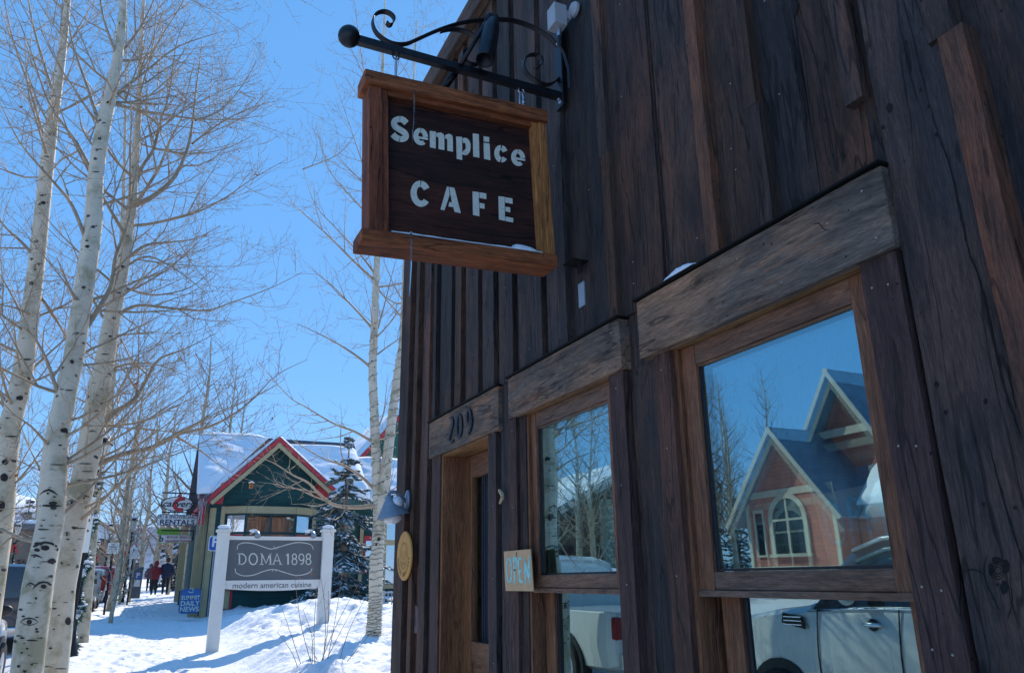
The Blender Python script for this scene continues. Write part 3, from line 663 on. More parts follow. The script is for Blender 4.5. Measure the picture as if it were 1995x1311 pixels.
# --- big OPEN board standing inside the big window
F = on_wall(1.868, 1380, 950, 3.63)
bb = MB(); bb.prism([F(735, 60), F(1010, 0), F(1290, -60), F(1400, 560), F(870, 600)], (.004, 0, 0))
ob = bb.build('open_board', M['card']); tag(ob, 'large cardboard OPEN board in turquoise letters behind the big window pane', 'sign')
st = MB(); F2 = on_wall(1.864, 1380, 950, 3.63)
strokes(st, F2, [([(845, 100), (815, 150), (825, 230), (850, 320), (880, 375), (930, 400), (965, 350), (950, 250), (915, 150), (870, 100), (840, 95)], 26), ([(985, 75), (1000, 200), (1030, 400)], 28), ([(980, 75), (1045, 80), (1070, 130), (1050, 190), (1000, 210)], 26),
                 ([(1095, 75), (1125, 210), (1160, 390)], 28), ([(1095, 78), (1180, 52)], 28), ([(1120, 235), (1195, 230)], 26), ([(1155, 380), (1215, 360)], 26), ([(1210, 50), (1235, 180), (1270, 370)], 26), ([(1210, 50), (1270, 190), (1330, 350)], 30), ([(1262, 30), (1300, 200), (1330, 350)], 24)], (.002, 0, 0))
cpart(st, 'lettering', M['cyanpaint'], ob)
# --- added pale green sheet, stands in for greenish reflections in the small window
F = on_wall(1.79, 1030, 780, 2.468)
pp = MB(); pp.prism([F(337, 472), F(445, 476), F(458, 810), F(372, 808), F(350, 715)], (.002, 0, 0))
po = pp.build('green_reflection_sheet', plain('pale_green_reflection', (.35, .50, .40), .8)); tag(po, 'pale green sheet added for the greenish reflections inside the small window', 'reflection sheet')
# --- round wooden badge + plaque
Cb = Vector((1.700, 5.462, 1.613))
BM = Matrix.Translation(Cb) @ Matrix.Rotation(R(-90), 4, 'Z') @ Matrix.Rotation(R(90), 4, 'X')   # local x -> -y(right in view), y -> z, z -> -x
b = MB(); b.lathe([(.0, 0), (.170, 0), (.170, .010), (.164, .014), (0, .014)], BM, 48)
bo = b.build('round_badge', M['discwood']); tag(bo, 'round tan wooden badge engraved with mountains, hung below the door lamp', 'sign')
en = MB()
def ring(mb, r0, r1, z, n=60, sx=1, sy=1, a0=0, a1=360):
    for i in range(n):
        a = R(a0 + (a1 - a0) * i / n); b_ = R(a0 + (a1 - a0) * (i + 1) / n)
        mb.add([BM @ Vector((sx * r * cos(t), sy * r * sin(t), z)) for r, t in ((r0, a), (r1, a), (r1, b_), (r0, b_))], [(0, 1, 2, 3)])
ring(en, .084, .088, .0145); ring(en, .092, .0935, .0145)
for pts, wd in ([([(-.08, -.01), (-.045, .03), (-.025, .0), (0, -.03), (.03, .02), (.05, .035), (.08, -.01)], .005), ([(-.05, .02), (-.05, -.05)], .003), ([(.02, 0), (.02, -.05)], .003), ([(.04, .0), (.04, -.06)], .003), ([(-.03, -.01), (-.03, -.06)], .003),
                 ([(-.06, -.05), (-.02, -.045), (.02, -.055), (.06, -.05)], .004), ([(-.04, -.065), (0, -.06), (.04, -.067)], .004)] + [([(.02 * cos(R(a)), .05 + .02 * sin(R(a))), (.03 * cos(R(a)), .05 + .03 * sin(R(a)))], .002) for a in range(0, 360, 30)]):
    for q in strip2d(pts, wd): en.add([BM @ Vector((p[0], p[1], .0147)) for p in q], [(0, 1, 2, 3)])
cpart(en, 'engraving', M['discink'], bo)
def ring_text(s, r, a_mid, step, flip, size, mat, parent):
    for i, ch in enumerate(s):
        if ch == ' ': continue
        a = a_mid + (i - (len(s) - 1) / 2) * step * (-1 if not flip else 1)
        t = text_obj('engraved_letter', ch, mat, parent, (0, 0, 0), size, (0, 0, 0), .01, depth=.0004)
        up = a - 90 if not flip else a + 90
        t.matrix_world = BM @ Matrix.Translation((r * cos(R(a)), r * sin(R(a)), .0146)) @ Matrix.Rotation(R(up), 4, 'Z')
        t.matrix_parent_inverse = Matrix.Identity(4); t.matrix_basis = t.matrix_world.copy()
ring_text('COFFEE ROASTERS', .132, 270, 11.5, True, .040, M['discink'], bo)
F = on_wall(1.738, 780, 1025, 6.1)
pl = MB(); pl.prism([F(115, 940), F(150, 925), F(160, 918), F(172, 938), F(195, 945), F(205, 1000), F(205, 1258), F(180, 1270), F(120, 1262)], (.006, 0, 0))
pq = pl.build('narrow_plaque', plain('dusty_pink_plaque', (.17, .12, .13), .6)); tag(pq, 'narrow pinkish plaque with a pointed top below the round badge', 'plaque')
st = MB(); F2 = on_wall(1.737, 780, 1025, 6.1)
strokes(st, F2, [([(122, 985), (195, 988)], 5), ([(122, 1025), (195, 1028)], 5)] + [([(135 + 3 * k % 5, 1085 + 30 * k), (190, 1088 + 30 * k)], 10) for k in range(4)], (.0005, 0, 0)); cpart(st, 'lettering', M['black'], pq)
# --- gooseneck door lamp with snow
lm = empty('wall_lamp', (1.70, 5.45, 1.998), 0, 'grey gooseneck lamp with snow on its cone shade, on the far end of the wall', 'lamp')
bpy.context.view_layer.update()
def lpart(mb, name, mat, **kw): return cpart(mb, name, mat, lm, **kw)
RY = Matrix.Rotation(R(-90), 4, 'Y')
m = MB(); m.lathe([(.0, 0), (.062, 0), (.060, .012), (.045, .02), (0, .022)], Matrix.Translation((1.704, 5.45, 2.0)) @ RY @ Matrix.Diagonal((1.25, .8, 1, 1)), 24); lpart(m, 'mount_plate', M['greymetal'], smooth=True)
m = MB(); m.tube([(1.69, 5.45, 1.99), (1.65, 5.44, 2.03), (1.60, 5.42, 2.055), (1.56, 5.42, 2.055), (1.545, 5.42, 2.03), (1.545, 5.42, 2.0)], .013, 10); lpart(m, 'arm', M['greymetal'], smooth=True)
SM = Matrix.Translation((1.548, 5.42, 2.03)) @ Matrix.Rotation(R(-14), 4, 'Y')
m = MB(); m.lathe([(.012, .0), (.03, -.004), (.034, -.03), (.04, -.036), (.05, -.05), (.118, -.148), (.122, -.156), (.117, -.154), (.045, -.055), (.03, -.045)], SM, 36); lpart(m, 'lamp_shade', M['greymetal'], smooth=True)
m = MB(); m.lathe([(.0, -.205), (.04, -.20), (.062, -.18), (.066, -.155), (.05, -.12), (.03, -.10)], SM, 24); lpart(m, 'globe', plain('milky_glass', (.7, .7, .72), .2), smooth=True)
sh = MB(); sh.ball((1.605, 5.40, 1.972), .062, 16, (.75, .8, .85)); lo = sh.build('shade_snow', M['snow_roof'], smooth=True); tag(lo, 'small white snow cap resting on the cone shade of the door lamp', 'snow')
# --- junction box at the top
jb = empty('junction_box', (1.75, 3.05, 4.40), 0, 'light grey junction box on the wall above the sign bracket', 'electrical box')
bpy.context.view_layer.update()
c0 = atx(1078, 33, 1.62)
m = MB(); m.box(1.605, 1.68, c0.y - .042, c0.y + .042, c0.z - .066, c0.z + .062); cpart(m, 'box', M['boxgrey'], jb, bevel=.004)
m = MB(); m.lathe([(0, 0), (.042, 0), (.042, .015), (.034, .025), (0, .025)], Matrix.Translation((1.728, c0.y - .05, c0.z + .04)) @ RY, 20); m.box(1.679, 1.71, c0.y - .03, c0.y + .0, c0.z - .01, c0.z + .04); cpart(m, 'mount', M['boxgrey'], jb)
m = MB(); m.tube([(1.65, c0.y, c0.z - .066), (1.65, c0.y, c0.z - .115)], .013, 12); cpart(m, 'conduit_nut', M['steel'], jb)
m = MB(); m.tube([(1.65, c0.y, c0.z - .115), (1.65, c0.y + .01, c0.z - .16), (1.68, c0.y + .01, c0.z - .20), (1.70, c0.y, c0.z - .3), (1.70, c0.y, c0.z - .42)], .008, 8); cpart(m, 'cable', M['black'], jb)

# ============================================================= IRON BRACKET
br = empty('scroll_bracket', (1.745, 3.0, 3.89), 0, 'black wrought iron scroll bracket with a ball end carrying the cafe sign', 'bracket')
bpy.context.view_layer.update()
YB = 3.0
m = MB(); p0 = aty(700, 74, YB); p1 = aty(1100, 188, YB); zb = 3.875
m.box(.60, 1.712, YB - .019, YB + .019, zb - .019, zb + .019); cpart(m, 'bar', M['iron'], br, bevel=.003)
m = MB(); m.ball((.585, YB, zb + .008), .052, 28); cpart(m, 'ball_end', M['iron'], br, smooth=True)
m = MB(); m.box(1.7005, 1.7115, YB - .045, YB + .035, 3.80, 4.34); cpart(m, 'wall_plate', M['iron'], br, bevel=.003)
m = MB()
for (y, z) in ((2.985, 3.83), (3.0, 3.86), (2.99, 4.2)): m.lathe([(.011, 0), (.009, .006), (0, .008)], Matrix.Translation((1.7003, y, z)) @ RY, 10)
cpart(m, 'bolts', M['steel'], br)
def strap(pts, wid=.032, th=.006, sub=4):
    P = [Vector((p.x, 0, p.z)) for p in pts]; Q = []
    n = len(P)
    for i in range(n - 1):
        a, b, c_, d = P[max(i - 1, 0)], P[i], P[i + 1], P[min(i + 2, n - 1)]
        for k in range(sub):
            t = k / sub; Q.append(.5 * ((2 * b) + (c_ - a) * t + (2 * a - 5 * b + 4 * c_ - d) * t * t + (3 * b - a - 3 * c_ + d) * t ** 3))
    Q.append(P[-1]); vs = []; n = len(Q)
    for i in range(n):
        t = (Q[min(i + 1, n - 1)] - Q[max(i - 1, 0)]).normalized(); nn = Vector((-t.z, 0, t.x)) * th / 2
        for s_, yy in ((1, -1), (1, 1), (-1, 1), (-1, -1)): vs.append(Q[i] + nn * s_ + Vector((0, YB + yy * wid / 2, 0)))
    fs = []
    for i in range(n - 1):
        q = 4 * i
        for k in range(4): fs.append((q + k, q + (k + 1) % 4, q + 4 + (k + 1) % 4, q + 4 + k))
    fs += [(3, 2, 1, 0), (4 * n - 4, 4 * n - 3, 4 * n - 2, 4 * n - 1)]
    return MB().add(vs, fs)
zz = lambda L: [aty(650 + X / 3.972, Y / 3.972, YB) for X, Y in L]
S1 = zz([(408, 178), (432, 200), (462, 182), (466, 140), (430, 105), (375, 93), (320, 118), (300, 175), (325, 250), (390, 310), (470, 343), (560, 343), (650, 306), (800, 240), (950, 190), (1100, 162), (1280, 153), (1420, 170), (1560, 225), (1680, 305), (1755, 400), (1778, 500), (1745, 595), (1690, 650), (1620, 655), (1540, 615), (1480, 555), (1468, 490), (1495, 440), (1550, 425), (1600, 450), (1608, 495), (1575, 525), (1552, 512)])
cpart(strap(S1), 'scroll', M['iron'], br, smooth=False)
S2 = zz([(830, 246), (890, 232), (960, 232), (1040, 258), (1110, 300), (1160, 370), (1170, 440), (1130, 492), (1060, 500), (1005, 460), (995, 410), (1030, 390), (1050, 410)])
cpart(strap(S2), 'scroll', M['iron'], br)
# --- floodlights on their rod: one in front, one behind the sign
def flood(px0, px1, rod, label):
    e = empty('sign_floodlight', tuple(aty(*rod[0], YB)), 0, label, 'lamp'); bpy.context.view_layer.update()
    a = aty(*px0[:2], px0[2]); b = aty(*px1[:2], px1[2]); d = (b - a).normalized(); L = (b - a).length
    Mx = Matrix.Translation(a) @ d.to_track_quat('Z', 'Y').to_matrix().to_4x4()
    m = MB(); m.lathe([(0, -.004), (.030, 0), (.034, .006), (.043, L * .25), (.047, L * .96), (.045, L), (.040, L - .004), (.038, L - .03), (0, L - .03)], Mx, 28); cpart(m, 'lamp_housing', M['iron'], e, smooth=True)
    m = MB(); r0 = aty(*rod[0], YB - .03); r1 = a + Vector((-.03, 0, -.005)); m.tube([r0, r1], .011, 10); m.tube([a + Vector((-.035, 0, .0)), a + Vector((-.02, 0, .03)), a + Vector((.02, 0, .03)), a + Vector((.02, 0, .004))], .016, 10)
    cpart(m, 'rod', M['iron'], e, smooth=True); return e
flood((960, 42, 2.93), (945, 118, 2.88), [(898, 126)], 'black cylinder floodlight clamped to the bracket in front of the sign')
e = empty('sign_floodlight', tuple(aty(890, 140, 3.05)), 0, 'lower black floodlight rod reaching behind the sign board', 'lamp'); bpy.context.view_layer.update()
m = MB(); m.tube([aty(899, 124, YB + .01), aty(888, 142, 3.05)], .011, 10); m.tube([aty(888, 140, 3.05), aty(868, 168, 3.13), aty(860, 178, 3.15)], .019, 12); m.lathe([(0, 0), (.034, .006), (.045, .16), (0, .165)], Matrix.Translation(aty(862, 174, 3.15)) @ Matrix.Rotation(R(170), 4, 'X'), 20); cpart(m, 'lamp_housing', M['iron'], e, smooth=True)

# ============================================================= HANGING SIGN
tilt = R(2.4)
SC = Vector((1.155, 3.0, 3.28))
sg = empty('hanging_sign', SC, 0, 'square brown timber sign with pale stencil lettering hanging from the scroll bracket', 'sign')
sg.rotation_euler = (0, -tilt, 0); bpy.context.view_layer.update()
def S(x, z): return x, z
SW, YF, YK = .497, -.045, .085       # half width; front and back of the box (local)
def rbox(mb, x0, x1, y0, y1, z0, z1, seg=10, amp=.0025):
    """horizontal beam with slightly uneven edges"""
    sd = rnd.uniform(0, 99); vs = []
    for i in range(seg + 1):
        x = x0 + (x1 - x0) * i / seg; f = lambda k: amp * noise.noise(Vector((x * 7, sd, k * 5.0)))
        vs += [(x, y0 + f(0), z0 + f(1)), (x, y1 + f(2), z0 + f(3)), (x, y1 + f(2), z1 + f(4)), (x, y0 + f(0), z1 + f(5))]
    fs = []
    for i in range(seg):
        q = 4 * i
        for k in range(4): fs.append((q + k, q + 4 + k, q + 4 + (k + 1) % 4, q + (k + 1) % 4))
    fs += [(0, 1, 2, 3), (4 * seg + 3, 4 * seg + 2, 4 * seg + 1, 4 * seg)]
    mb.add(vs, fs)
def spart(mb, name, mat, **kw): return mb.build(name, mat, sg, **kw)
sgq = lambda u, v, y: sg.matrix_world.inverted() @ aty(u, v, y)
xa, xb_, xc, xd = sgq(746, 300, 2.955).x, sgq(757, 300, 2.966).x, sgq(1036, 350, 3.002).x, sgq(1054, 300, 2.955).x
m = MB(); rbox(m, -.483, .464, -.06, .085, .3565, .428); spart(m, 'top_beam', M['sign_frame_h'], bevel=.006)
m = MB(); rbox(m, -.497, .456, -.070, .085, -.437, -.3755); spart(m, 'bottom_beam', M['sign_frame_h'], bevel=.006)
m = MB(); m.box(-.459, xa, YF, YK, -.375, .356); spart(m, 'post', M['sign_frame_v'], bevel=.004)
m = MB(); m.box(xd, .458, YF, YK, -.375, .356); spart(m, 'post', M['honey_v'], bevel=.004)
for a_, b_, mt_ in ((xa + .0005, xb_, M['sign_frame_v']), (xc, xd - .0005, M['honey_v'])): m = MB(); m.box(a_, b_, -.034, .074, -.3745, .3555); spart(m, 'inner_moulding', mt_, bevel=.002)
m = MB(); m.box(xb_ + .0005, xc - .0005, -.034, .074, .330, .3555); spart(m, 'head_moulding', M['sign_frame_h'], bevel=.002)
m = MB(); m.box(xb_ + .0005, xc - .0005, .002, .04, -.3745, .3295); spart(m, 'panel', M['sign_panel'])
sgi = sg.matrix_world.inverted()
def SF(X, Y): return sgi @ aty(740 + X / 5.245, 200 + Y / 5.245, 3.001)
SM_ = MB(); th = (0, .004, 0)
def sl(pts, wd, cut=None): put2d(SM_, strip2d(pts, wd, cut), SF, th)
def po(pts): put2d(SM_, fill(pts), SF, th)
def smooth2(pts, sub=5):
    o = []; n = len(pts)
    for i in range(n - 1):
        a, b, c_, d = pts[max(i - 1, 0)], pts[i], pts[i + 1], pts[min(i + 2, n - 1)]
        for k in range(sub):
            t = k / sub; o.append(tuple(.5 * (2 * b[j] + (c_[j] - a[j]) * t + (2 * a[j] - 5 * b[j] + 4 * c_[j] - d[j]) * t * t + (3 * b[j] - a[j] - 3 * c_[j] + d[j]) * t ** 3) for j in (0, 1)))
    return o + [pts[-1]]
sl(smooth2([(272, 212), (240, 180), (203, 170), (160, 182), (143, 213), (160, 248), (205, 278), (250, 308), (268, 342), (252, 368), (212, 374), (165, 358), (132, 325)], 8), 60, lambda x, y: abs(x - 205) < 3.5 and (y < 230 or y > 330))
def el(cx, cy, rx, ry, a0, a1, sk, n=48): return [(cx + rx * cos(R(a0 + (a1 - a0) * i / n)), cy - ry * sin(R(a0 + (a1 - a0) * i / n)) + sk * rx * cos(R(a0 + (a1 - a0) * i / n))) for i in range(n + 1)]
def let_e(cx, cy, rx, ry, wd):
    sl(el(cx, cy, rx, ry, 4, 312, .16), [wd * (.85 + .15 * abs(cos(R(4 + 308 * i / 48)))) for i in range(49)], lambda x, y: abs(x - cx) < 3.2 and y < cy)
    po([(cx - rx * .5, cy - 4), (cx + rx * 1.5, cy + 12), (cx + rx * 1.5, cy + 34), (cx - rx * .5, cy + 18)])
let_e(418, 350, 50, 66, 50); let_e(1414, 564, 47, 64, 48)
po([(510, 290), (572, 298), (572, 470), (512, 458)]); po([(578, 312), (625, 308), (652, 325), (660, 350), (660, 487), (600, 475), (600, 365), (590, 350), (578, 350)]); po([(668, 334), (705, 319), (735, 332), (745, 357), (748, 503), (690, 492), (690, 382), (680, 368), (668, 368)])
po([(780, 348), (840, 352), (843, 588), (786, 575)]); sl(smooth2([(848, 392), (876, 388), (897, 412), (903, 455), (894, 498), (872, 514), (850, 500)]), 50)
po([(950, 316), (1012, 325), (1018, 565), (955, 552)]); po([(1060, 345), (1118, 355), (1118, 405), (1062, 398)]); po([(1060, 412), (1122, 420), (1130, 590), (1065, 575)])
sl(el(1240, 524, 45, 63, 28, 325, .16), 50, lambda x, y: abs(x - 1240) < 3)
sl(el(418, 932, 72, 102, 33, 322, .12), 62, lambda x, y: abs(x - 416) < 3)
po([(686, 860), (704, 861), (714, 940), (690, 1015), (660, 1102), (620, 1092)]); po([(711, 863), (762, 872), (828, 1130), (765, 1117), (750, 1068), (702, 1062), (710, 1018), (738, 1018), (722, 940)])
po([(948, 908), (1011, 916), (1018, 1162), (952, 1148)]); po([(1018, 918), (1088, 930), (1088, 988), (1019, 974)]); po([(1019, 1025), (1070, 1035), (1070, 1085), (1021, 1078)])
po([(1212, 958), (1275, 964), (1279, 1208), (1218, 1195)]); po([(1281, 968), (1355, 980), (1358, 1035), (1282, 1022)]); po([(1283, 1065), (1332, 1072), (1334, 1122), (1284, 1110)]); po([(1285, 1165), (1362, 1180), (1364, 1225), (1285, 1210)])
spart(SM_, 'lettering', M['letters'])
m = MB(); vs = []
for i in range(31):
    x = xb_ + .003 + (xc - xb_ - .006) * i / 30; h = .012 + .016 * abs(noise.noise(Vector((x * 9, 2, 0)))) + (.022 if 24 < i < 29 else 0)
    vs += [(x, -.066, -.3745), (x, -.062, -.3745 + h * .5), (x, -.035, -.3745 + h), (x, .001, -.3745 + h * 1.25)]
m.add(vs, [(4 * i + k, 4 * i + 4 + k, 4 * i + 5 + k, 4 * i + 1 + k) for i in range(30) for k in range(3)])
ss = m.build('sign_snow', M['snow_roof'], smooth=True); ss.matrix_world = sg.matrix_world.copy(); tag(ss, 'thin line of snow lying along the bottom ledge of the hanging sign', 'snow')
# icicles
def icicle(pts, r, label):
    m = MB(); m.tube(pts, r, 10); o = m.build('icicle', M['ice'], smooth=True); tag(o, label, 'icicle', 'icicles on the hanging sign')
yf = 2.925
P = [aty(*q, yf) for q in ((801, 452), (801, 475), (801, 500), (800, 525), (798, 560), (797, 592))]
icicle(P, [.0045, .0058, .0054, .0042, .0028, .0006], 'long icicle hanging below the bottom beam of the sign')
P = [aty(*q, 2.94) for q in ((806, 176), (807, 205), (806, 235), (804, 262), (804, 284))]
icicle(P, [.0045, .0036, .0026, .0018, .0008], 'thin icicle hanging from the top beam across the lettering')
# chains
def link(mb, c, rx, rz, rr, rot, n=18):
    mb_pts = []
    for i in range(n + 1):
        a = 2 * pi * i / n; p = Vector((rx * cos(a), 0, rz * sin(a))); mb_pts.append(Vector(c) + Matrix.Rotation(rot, 3, 'Z') @ p)
    mb.tube(mb_pts, rr, 8, caps=False)
for (px, lab, side) in (((772, 88), 'black chain rings holding the left end of the hanging sign', 0), ((1015, 160), 'bright steel quick link holding the wall end of the hanging sign', 1)):
    top = aty(*px, YB); ch = empty('chain_link', (top.x, YB, 3.86), 0, lab, 'chain', 'chains between bracket and sign'); bpy.context.view_layer.update()
    ztop = 3.868; zbot = SC.z + .428 + (top.x - SC.x) * sin(tilt) * 1.0
    m = MB(); link(m, (top.x, YB, ztop - .024), .017, .017, .0035, R(10)); link(m, (top.x, YB, zbot + .004), .018, .016, .0035, R(70)); cpart(m, 'ring', M['iron'] if not side else M['steel'], ch, smooth=True)
    m = MB(); z0 = zbot + .012; z1 = ztop - .034; link(m, (top.x + .002, YB, (z0 + z1) / 2), .013 if side else .008, (z1 - z0) / 2 + .004, .0045, R(15) if side else R(80)); 
    if side: m.tube([(top.x + .0145, YB + .004, (z0 + z1) / 2 - .012), (top.x + .0145, YB + .004, (z0 + z1) / 2 + .012)], .008, 6)
    cpart(m, 'quick_link', M['steel'], ch, smooth=True)
# ============================================================= TREES
def spline(P, sub=6):
    P = [Vector(p) for p in P]; Q = []; n = len(P)
    for i in range(n - 1):
        a, b, c_, d = P[max(i - 1, 0)], P[i], P[i + 1], P[min(i + 2, n - 1)]
        for k in range(sub):
            t = k / sub; Q.append(.5 * ((2 * b) + (c_ - a) * t + (2 * a - 5 * b + 4 * c_ - d) * t * t + (3 * b - a - 3 * c_ + d) * t ** 3))
    Q.append(P[-1]); return Q
def interp(r, n):
    m = len(r) - 1; o = []
    for i in range(n):
        t = i / (n - 1) * m; k = min(int(t), m - 1); o.append(r[k] + (r[k + 1] - r[k]) * (t - k))
    return o
def trunk_mesh(name, stems, mat, parent, n=18, bumpy=.02):
    """stems: [(points, radii)] -> one mesh with bark UVs (u round, v along, in metres)"""
    vs, fs, uvs = [], [], []
    for pts, rad in stems:
        o = len(vs); m = len(pts); u = None; L = 0
        for i in range(m):
            t = (pts[min(i + 1, m - 1)] - pts[max(i - 1, 0)]).normalized()
            if i: L += (pts[i] - pts[i - 1]).length
            if u is None: u = Vector((0, 1, 0)); 
            u = (u - t * u.dot(t)).normalized(); w_ = t.cross(u)
            for k in range(n + 1):
                a = 2 * pi * k / n; aa = 2 * pi * (k % n) / n
                rr = rad[i] * (1 + bumpy * noise.noise(Vector((cos(aa) * 1.2, sin(aa) * 1.2, L * 2.2 + o))) * 2)
                vs.append(pts[i] + (u * cos(aa) + w_ * sin(aa)) * rr); uvs.append((a * .13 + o * .01, L))
        for i in range(m - 1):
            for k in range(n):
                a = o + i * (n + 1) + k; fs.append((a, a + 1, a + n + 2, a + n + 1))
    me = bpy.data.meshes.new(name); me.from_pydata([tuple(v) for v in vs], [], fs); me.materials.append(mat)
    ul = me.uv_layers.new(name='UVMap'); buf = []
    for f in fs:
        for i in f: buf += [uvs[i][0], uvs[i][1]]
    ul.data.foreach_set('uv', buf); me.polygons.foreach_set('use_smooth', [True] * len(fs)); me.update()
    ob = bpy.data.objects.new(name, me); COL.objects.link(ob)
    if parent: ob.parent = parent; ob.matrix_parent_inverse = parent.matrix_world.inverted()
    return ob
UP = Vector((0, 0, 1))
class Tree:
    def __init__(s, seed): s.r = random.Random(seed); s.mb = MB(); s.tips = []
    def rv(s): 
        return Vector((s.r.gauss(0, 1), s.r.gauss(0, 1), s.r.gauss(0, 1)))
    def path(s, p, d, L, seg, up=.3, wig=.12, grav=0):
        P = [p]; d = d.normalized(); st = L / seg
        for i in range(seg):
            d = (d + UP * up / seg + s.rv() * wig / sqrt(seg) - UP * grav * (i / seg) / seg).normalized(); p = p + d * st; P.append(p)
        return P
    def child_dir(s, t, ang, bias=None):
        v = s.rv()
        if bias is not None: v = v + bias * 1.2
        v = (v - t * v.dot(t)); v = v.normalized() if v.length > 1e-6 else t.orthogonal().normalized()
        return (t * cos(ang) + v * sin(ang)).normalized()
    def limb(s, P, r0, r1, level, p):
        """p: params dict: den, len, min"""
        n = len(P); rad = [r0 + (r1 - r0) * (i / (n - 1)) ** .8 for i in range(n)]
        sides = 7 if r0 > .02 else (5 if r0 > .008 else 3)
        s.mb.tube(P, rad, sides, caps=False)
        if level <= 0: s.tips.append(P[-1]); return
        L = sum((P[i + 1] - P[i]).length for i in range(n - 1))
        cnt = max(1, int(L * p['den'][level - 1])); 
        for i in range(cnt):
            t = p.get('t0', .12) + (1 - p.get('t0', .12)) * (i + s.r.random()) / cnt; t = min(t, .995)
            x = t * (n - 1); k = min(int(x), n - 2); q = P[k].lerp(P[k + 1], x - k); tg = (P[k + 1] - P[k]).normalized()
            cl = p['len'][level - 1] * s.r.uniform(.45, 1.15) * (1 - .45 * t) * min(1, .35 + L * .6)
            if cl < .03: continue
            d = s.child_dir(tg, R(s.r.uniform(32, 68)), p.get('bias'))
            cr = max(p['rmin'], min(rad[k] * .62, cl * .0105 + p['rmin'] * .5))
            s.limb(s.path(q, d, cl, 4 if level > 1 else 3, p.get('up', .35), p.get('wig', .22)), cr, p['rmin'] * .6, level - 1, p)
def leaves_mesh(pts, rr, size=.03, name='dead_leaves', parent=None):
    m = MB()
    for p in pts:
        d = Vector((rr.gauss(0, 1), rr.gauss(0, 1), rr.gauss(0, 1))).normalized(); a = d.orthogonal().normalized() * size * rr.uniform(.5, 1.1); b = d.cross(a).normalized() * size * rr.uniform(.3, .6)
        p = Vector(p); c = p - UP * size
        m.add([c - a, c - b * .9 + d * size * .15, c + a, c + b + d * size * .1], [(0, 1, 2, 3)])
    o = m.build(name, M['leaf'], None)
    if parent: o.parent = parent; o.matrix_parent_inverse = parent.matrix_world.inverted()
    return o
def px_path(pp, y0, drift=0.0, sub=6):
    n = len(pp); return spline([aty(u, v, y0 + drift * i / max(1, n - 1)) for i, (u, v) in enumerate(pp)], sub)
def w_at(px, p):     # half width in metres of px pixels at point p
    d = -(CM.transposed() @ (Vector(p) - CP)).z; return px * d / FPX / 2
def scar_patch(mb, stem, rad, u, v, shape, sx, sy):
    """dark bark scar wrapped on a trunk: shape = list of 2-D polygons in px offsets around pixel (u,v)"""
    # nearest trunk ring in picture terms is found by height only; build by ray against the round trunk
    best = None
    for i in range(len(stem) - 1):
        c = CM.transposed() @ (stem[i] - CP); y = PH / 2 + FPX * c.y / c.z
        if best is None or abs(y - v) < best[0]: best = (abs(y - v), i)
    i = best[1]; ax = (stem[i + 1] - stem[i]).normalized(); c0 = stem[i]; r = rad[i]
    def hit(px, py):
        d = ray(px, py); # ray-cylinder
        oc = CP - c0; A = d - ax * d.dot(ax); B = oc - ax * oc.dot(ax)
        a = A.dot(A); b = 2 * A.dot(B); c = B.dot(B) - (r * 1.012) ** 2; D = b * b - 4 * a * c
        if D < 0: return None
        return CP + d * ((-b - sqrt(D)) / (2 * a)) - d * .0035
    for pl in shape:
        P = [hit(u + x * sx, v + y * sy) for x, y in pl]
        if any(p is None for p in P): continue
        mb.add(P, [tuple(range(len(P)))])
def eyeshape(rr, kind):
    S_ = []
    if kind == 0:      # eye with brow
        S_ += [[(.28 * cos(R(a)), .26 * sin(R(a))) for a in range(0, 360, 30)]]
        S_ += [list(q) for q in strip2d([(-1.05, .35), (-.75, -.1), (-.4, -.42), (0, -.55), (.4, -.45), (.75, -.12), (1.05, .38)], [.04, .18, .26, .2, .22, .16, .04])]
    elif kind == 1:    # closed dash
        S_ += [list(q) for q in strip2d([(-1, 0), (-.5, -.04), (0, 0), (.5, .03), (1, 0)], [.1, .36, .42, .36, .08])]
    elif kind == 2:    # brow only
        S_ += [list(q) for q in strip2d([(-1, .4), (-.5, -.1), (0, -.3), (.5, 0), (1, .45)], [.06, .24, .34, .26, .05])]
        S_ += [[(.14 * cos(R(a)) - .1, .2 + .16 * sin(R(a))) for a in range(0, 360, 40)]]
    elif kind == 3:    # blot
        S_ += [[((.55 + .2 * rr.random()) * cos(R(a)), (.42 + .2 * rr.random()) * sin(R(a))) for a in range(0, 360, 36)]]
    else:              # full eye, lower lid too
        S_ += [[(.3 * cos(R(a)), .34 * sin(R(a))) for a in range(0, 360, 30)]]
        S_ += [list(q) for q in strip2d([(-1, 0), (-.5, -.42), (0, -.52), (.5, -.4), (1, 0)], [.05, .16, .2, .15, .05])]
        S_ += [list(q) for q in strip2d([(-1, 0), (-.5, .34), (0, .46), (.5, .34), (1, 0)], [.04, .1, .13, .1, .04])]
    return S_
PN = dict(den=[8.5, 5.5, 3.6], len=[.28, .8, 1.6], rmin=.0024, up=.45, wig=.26)
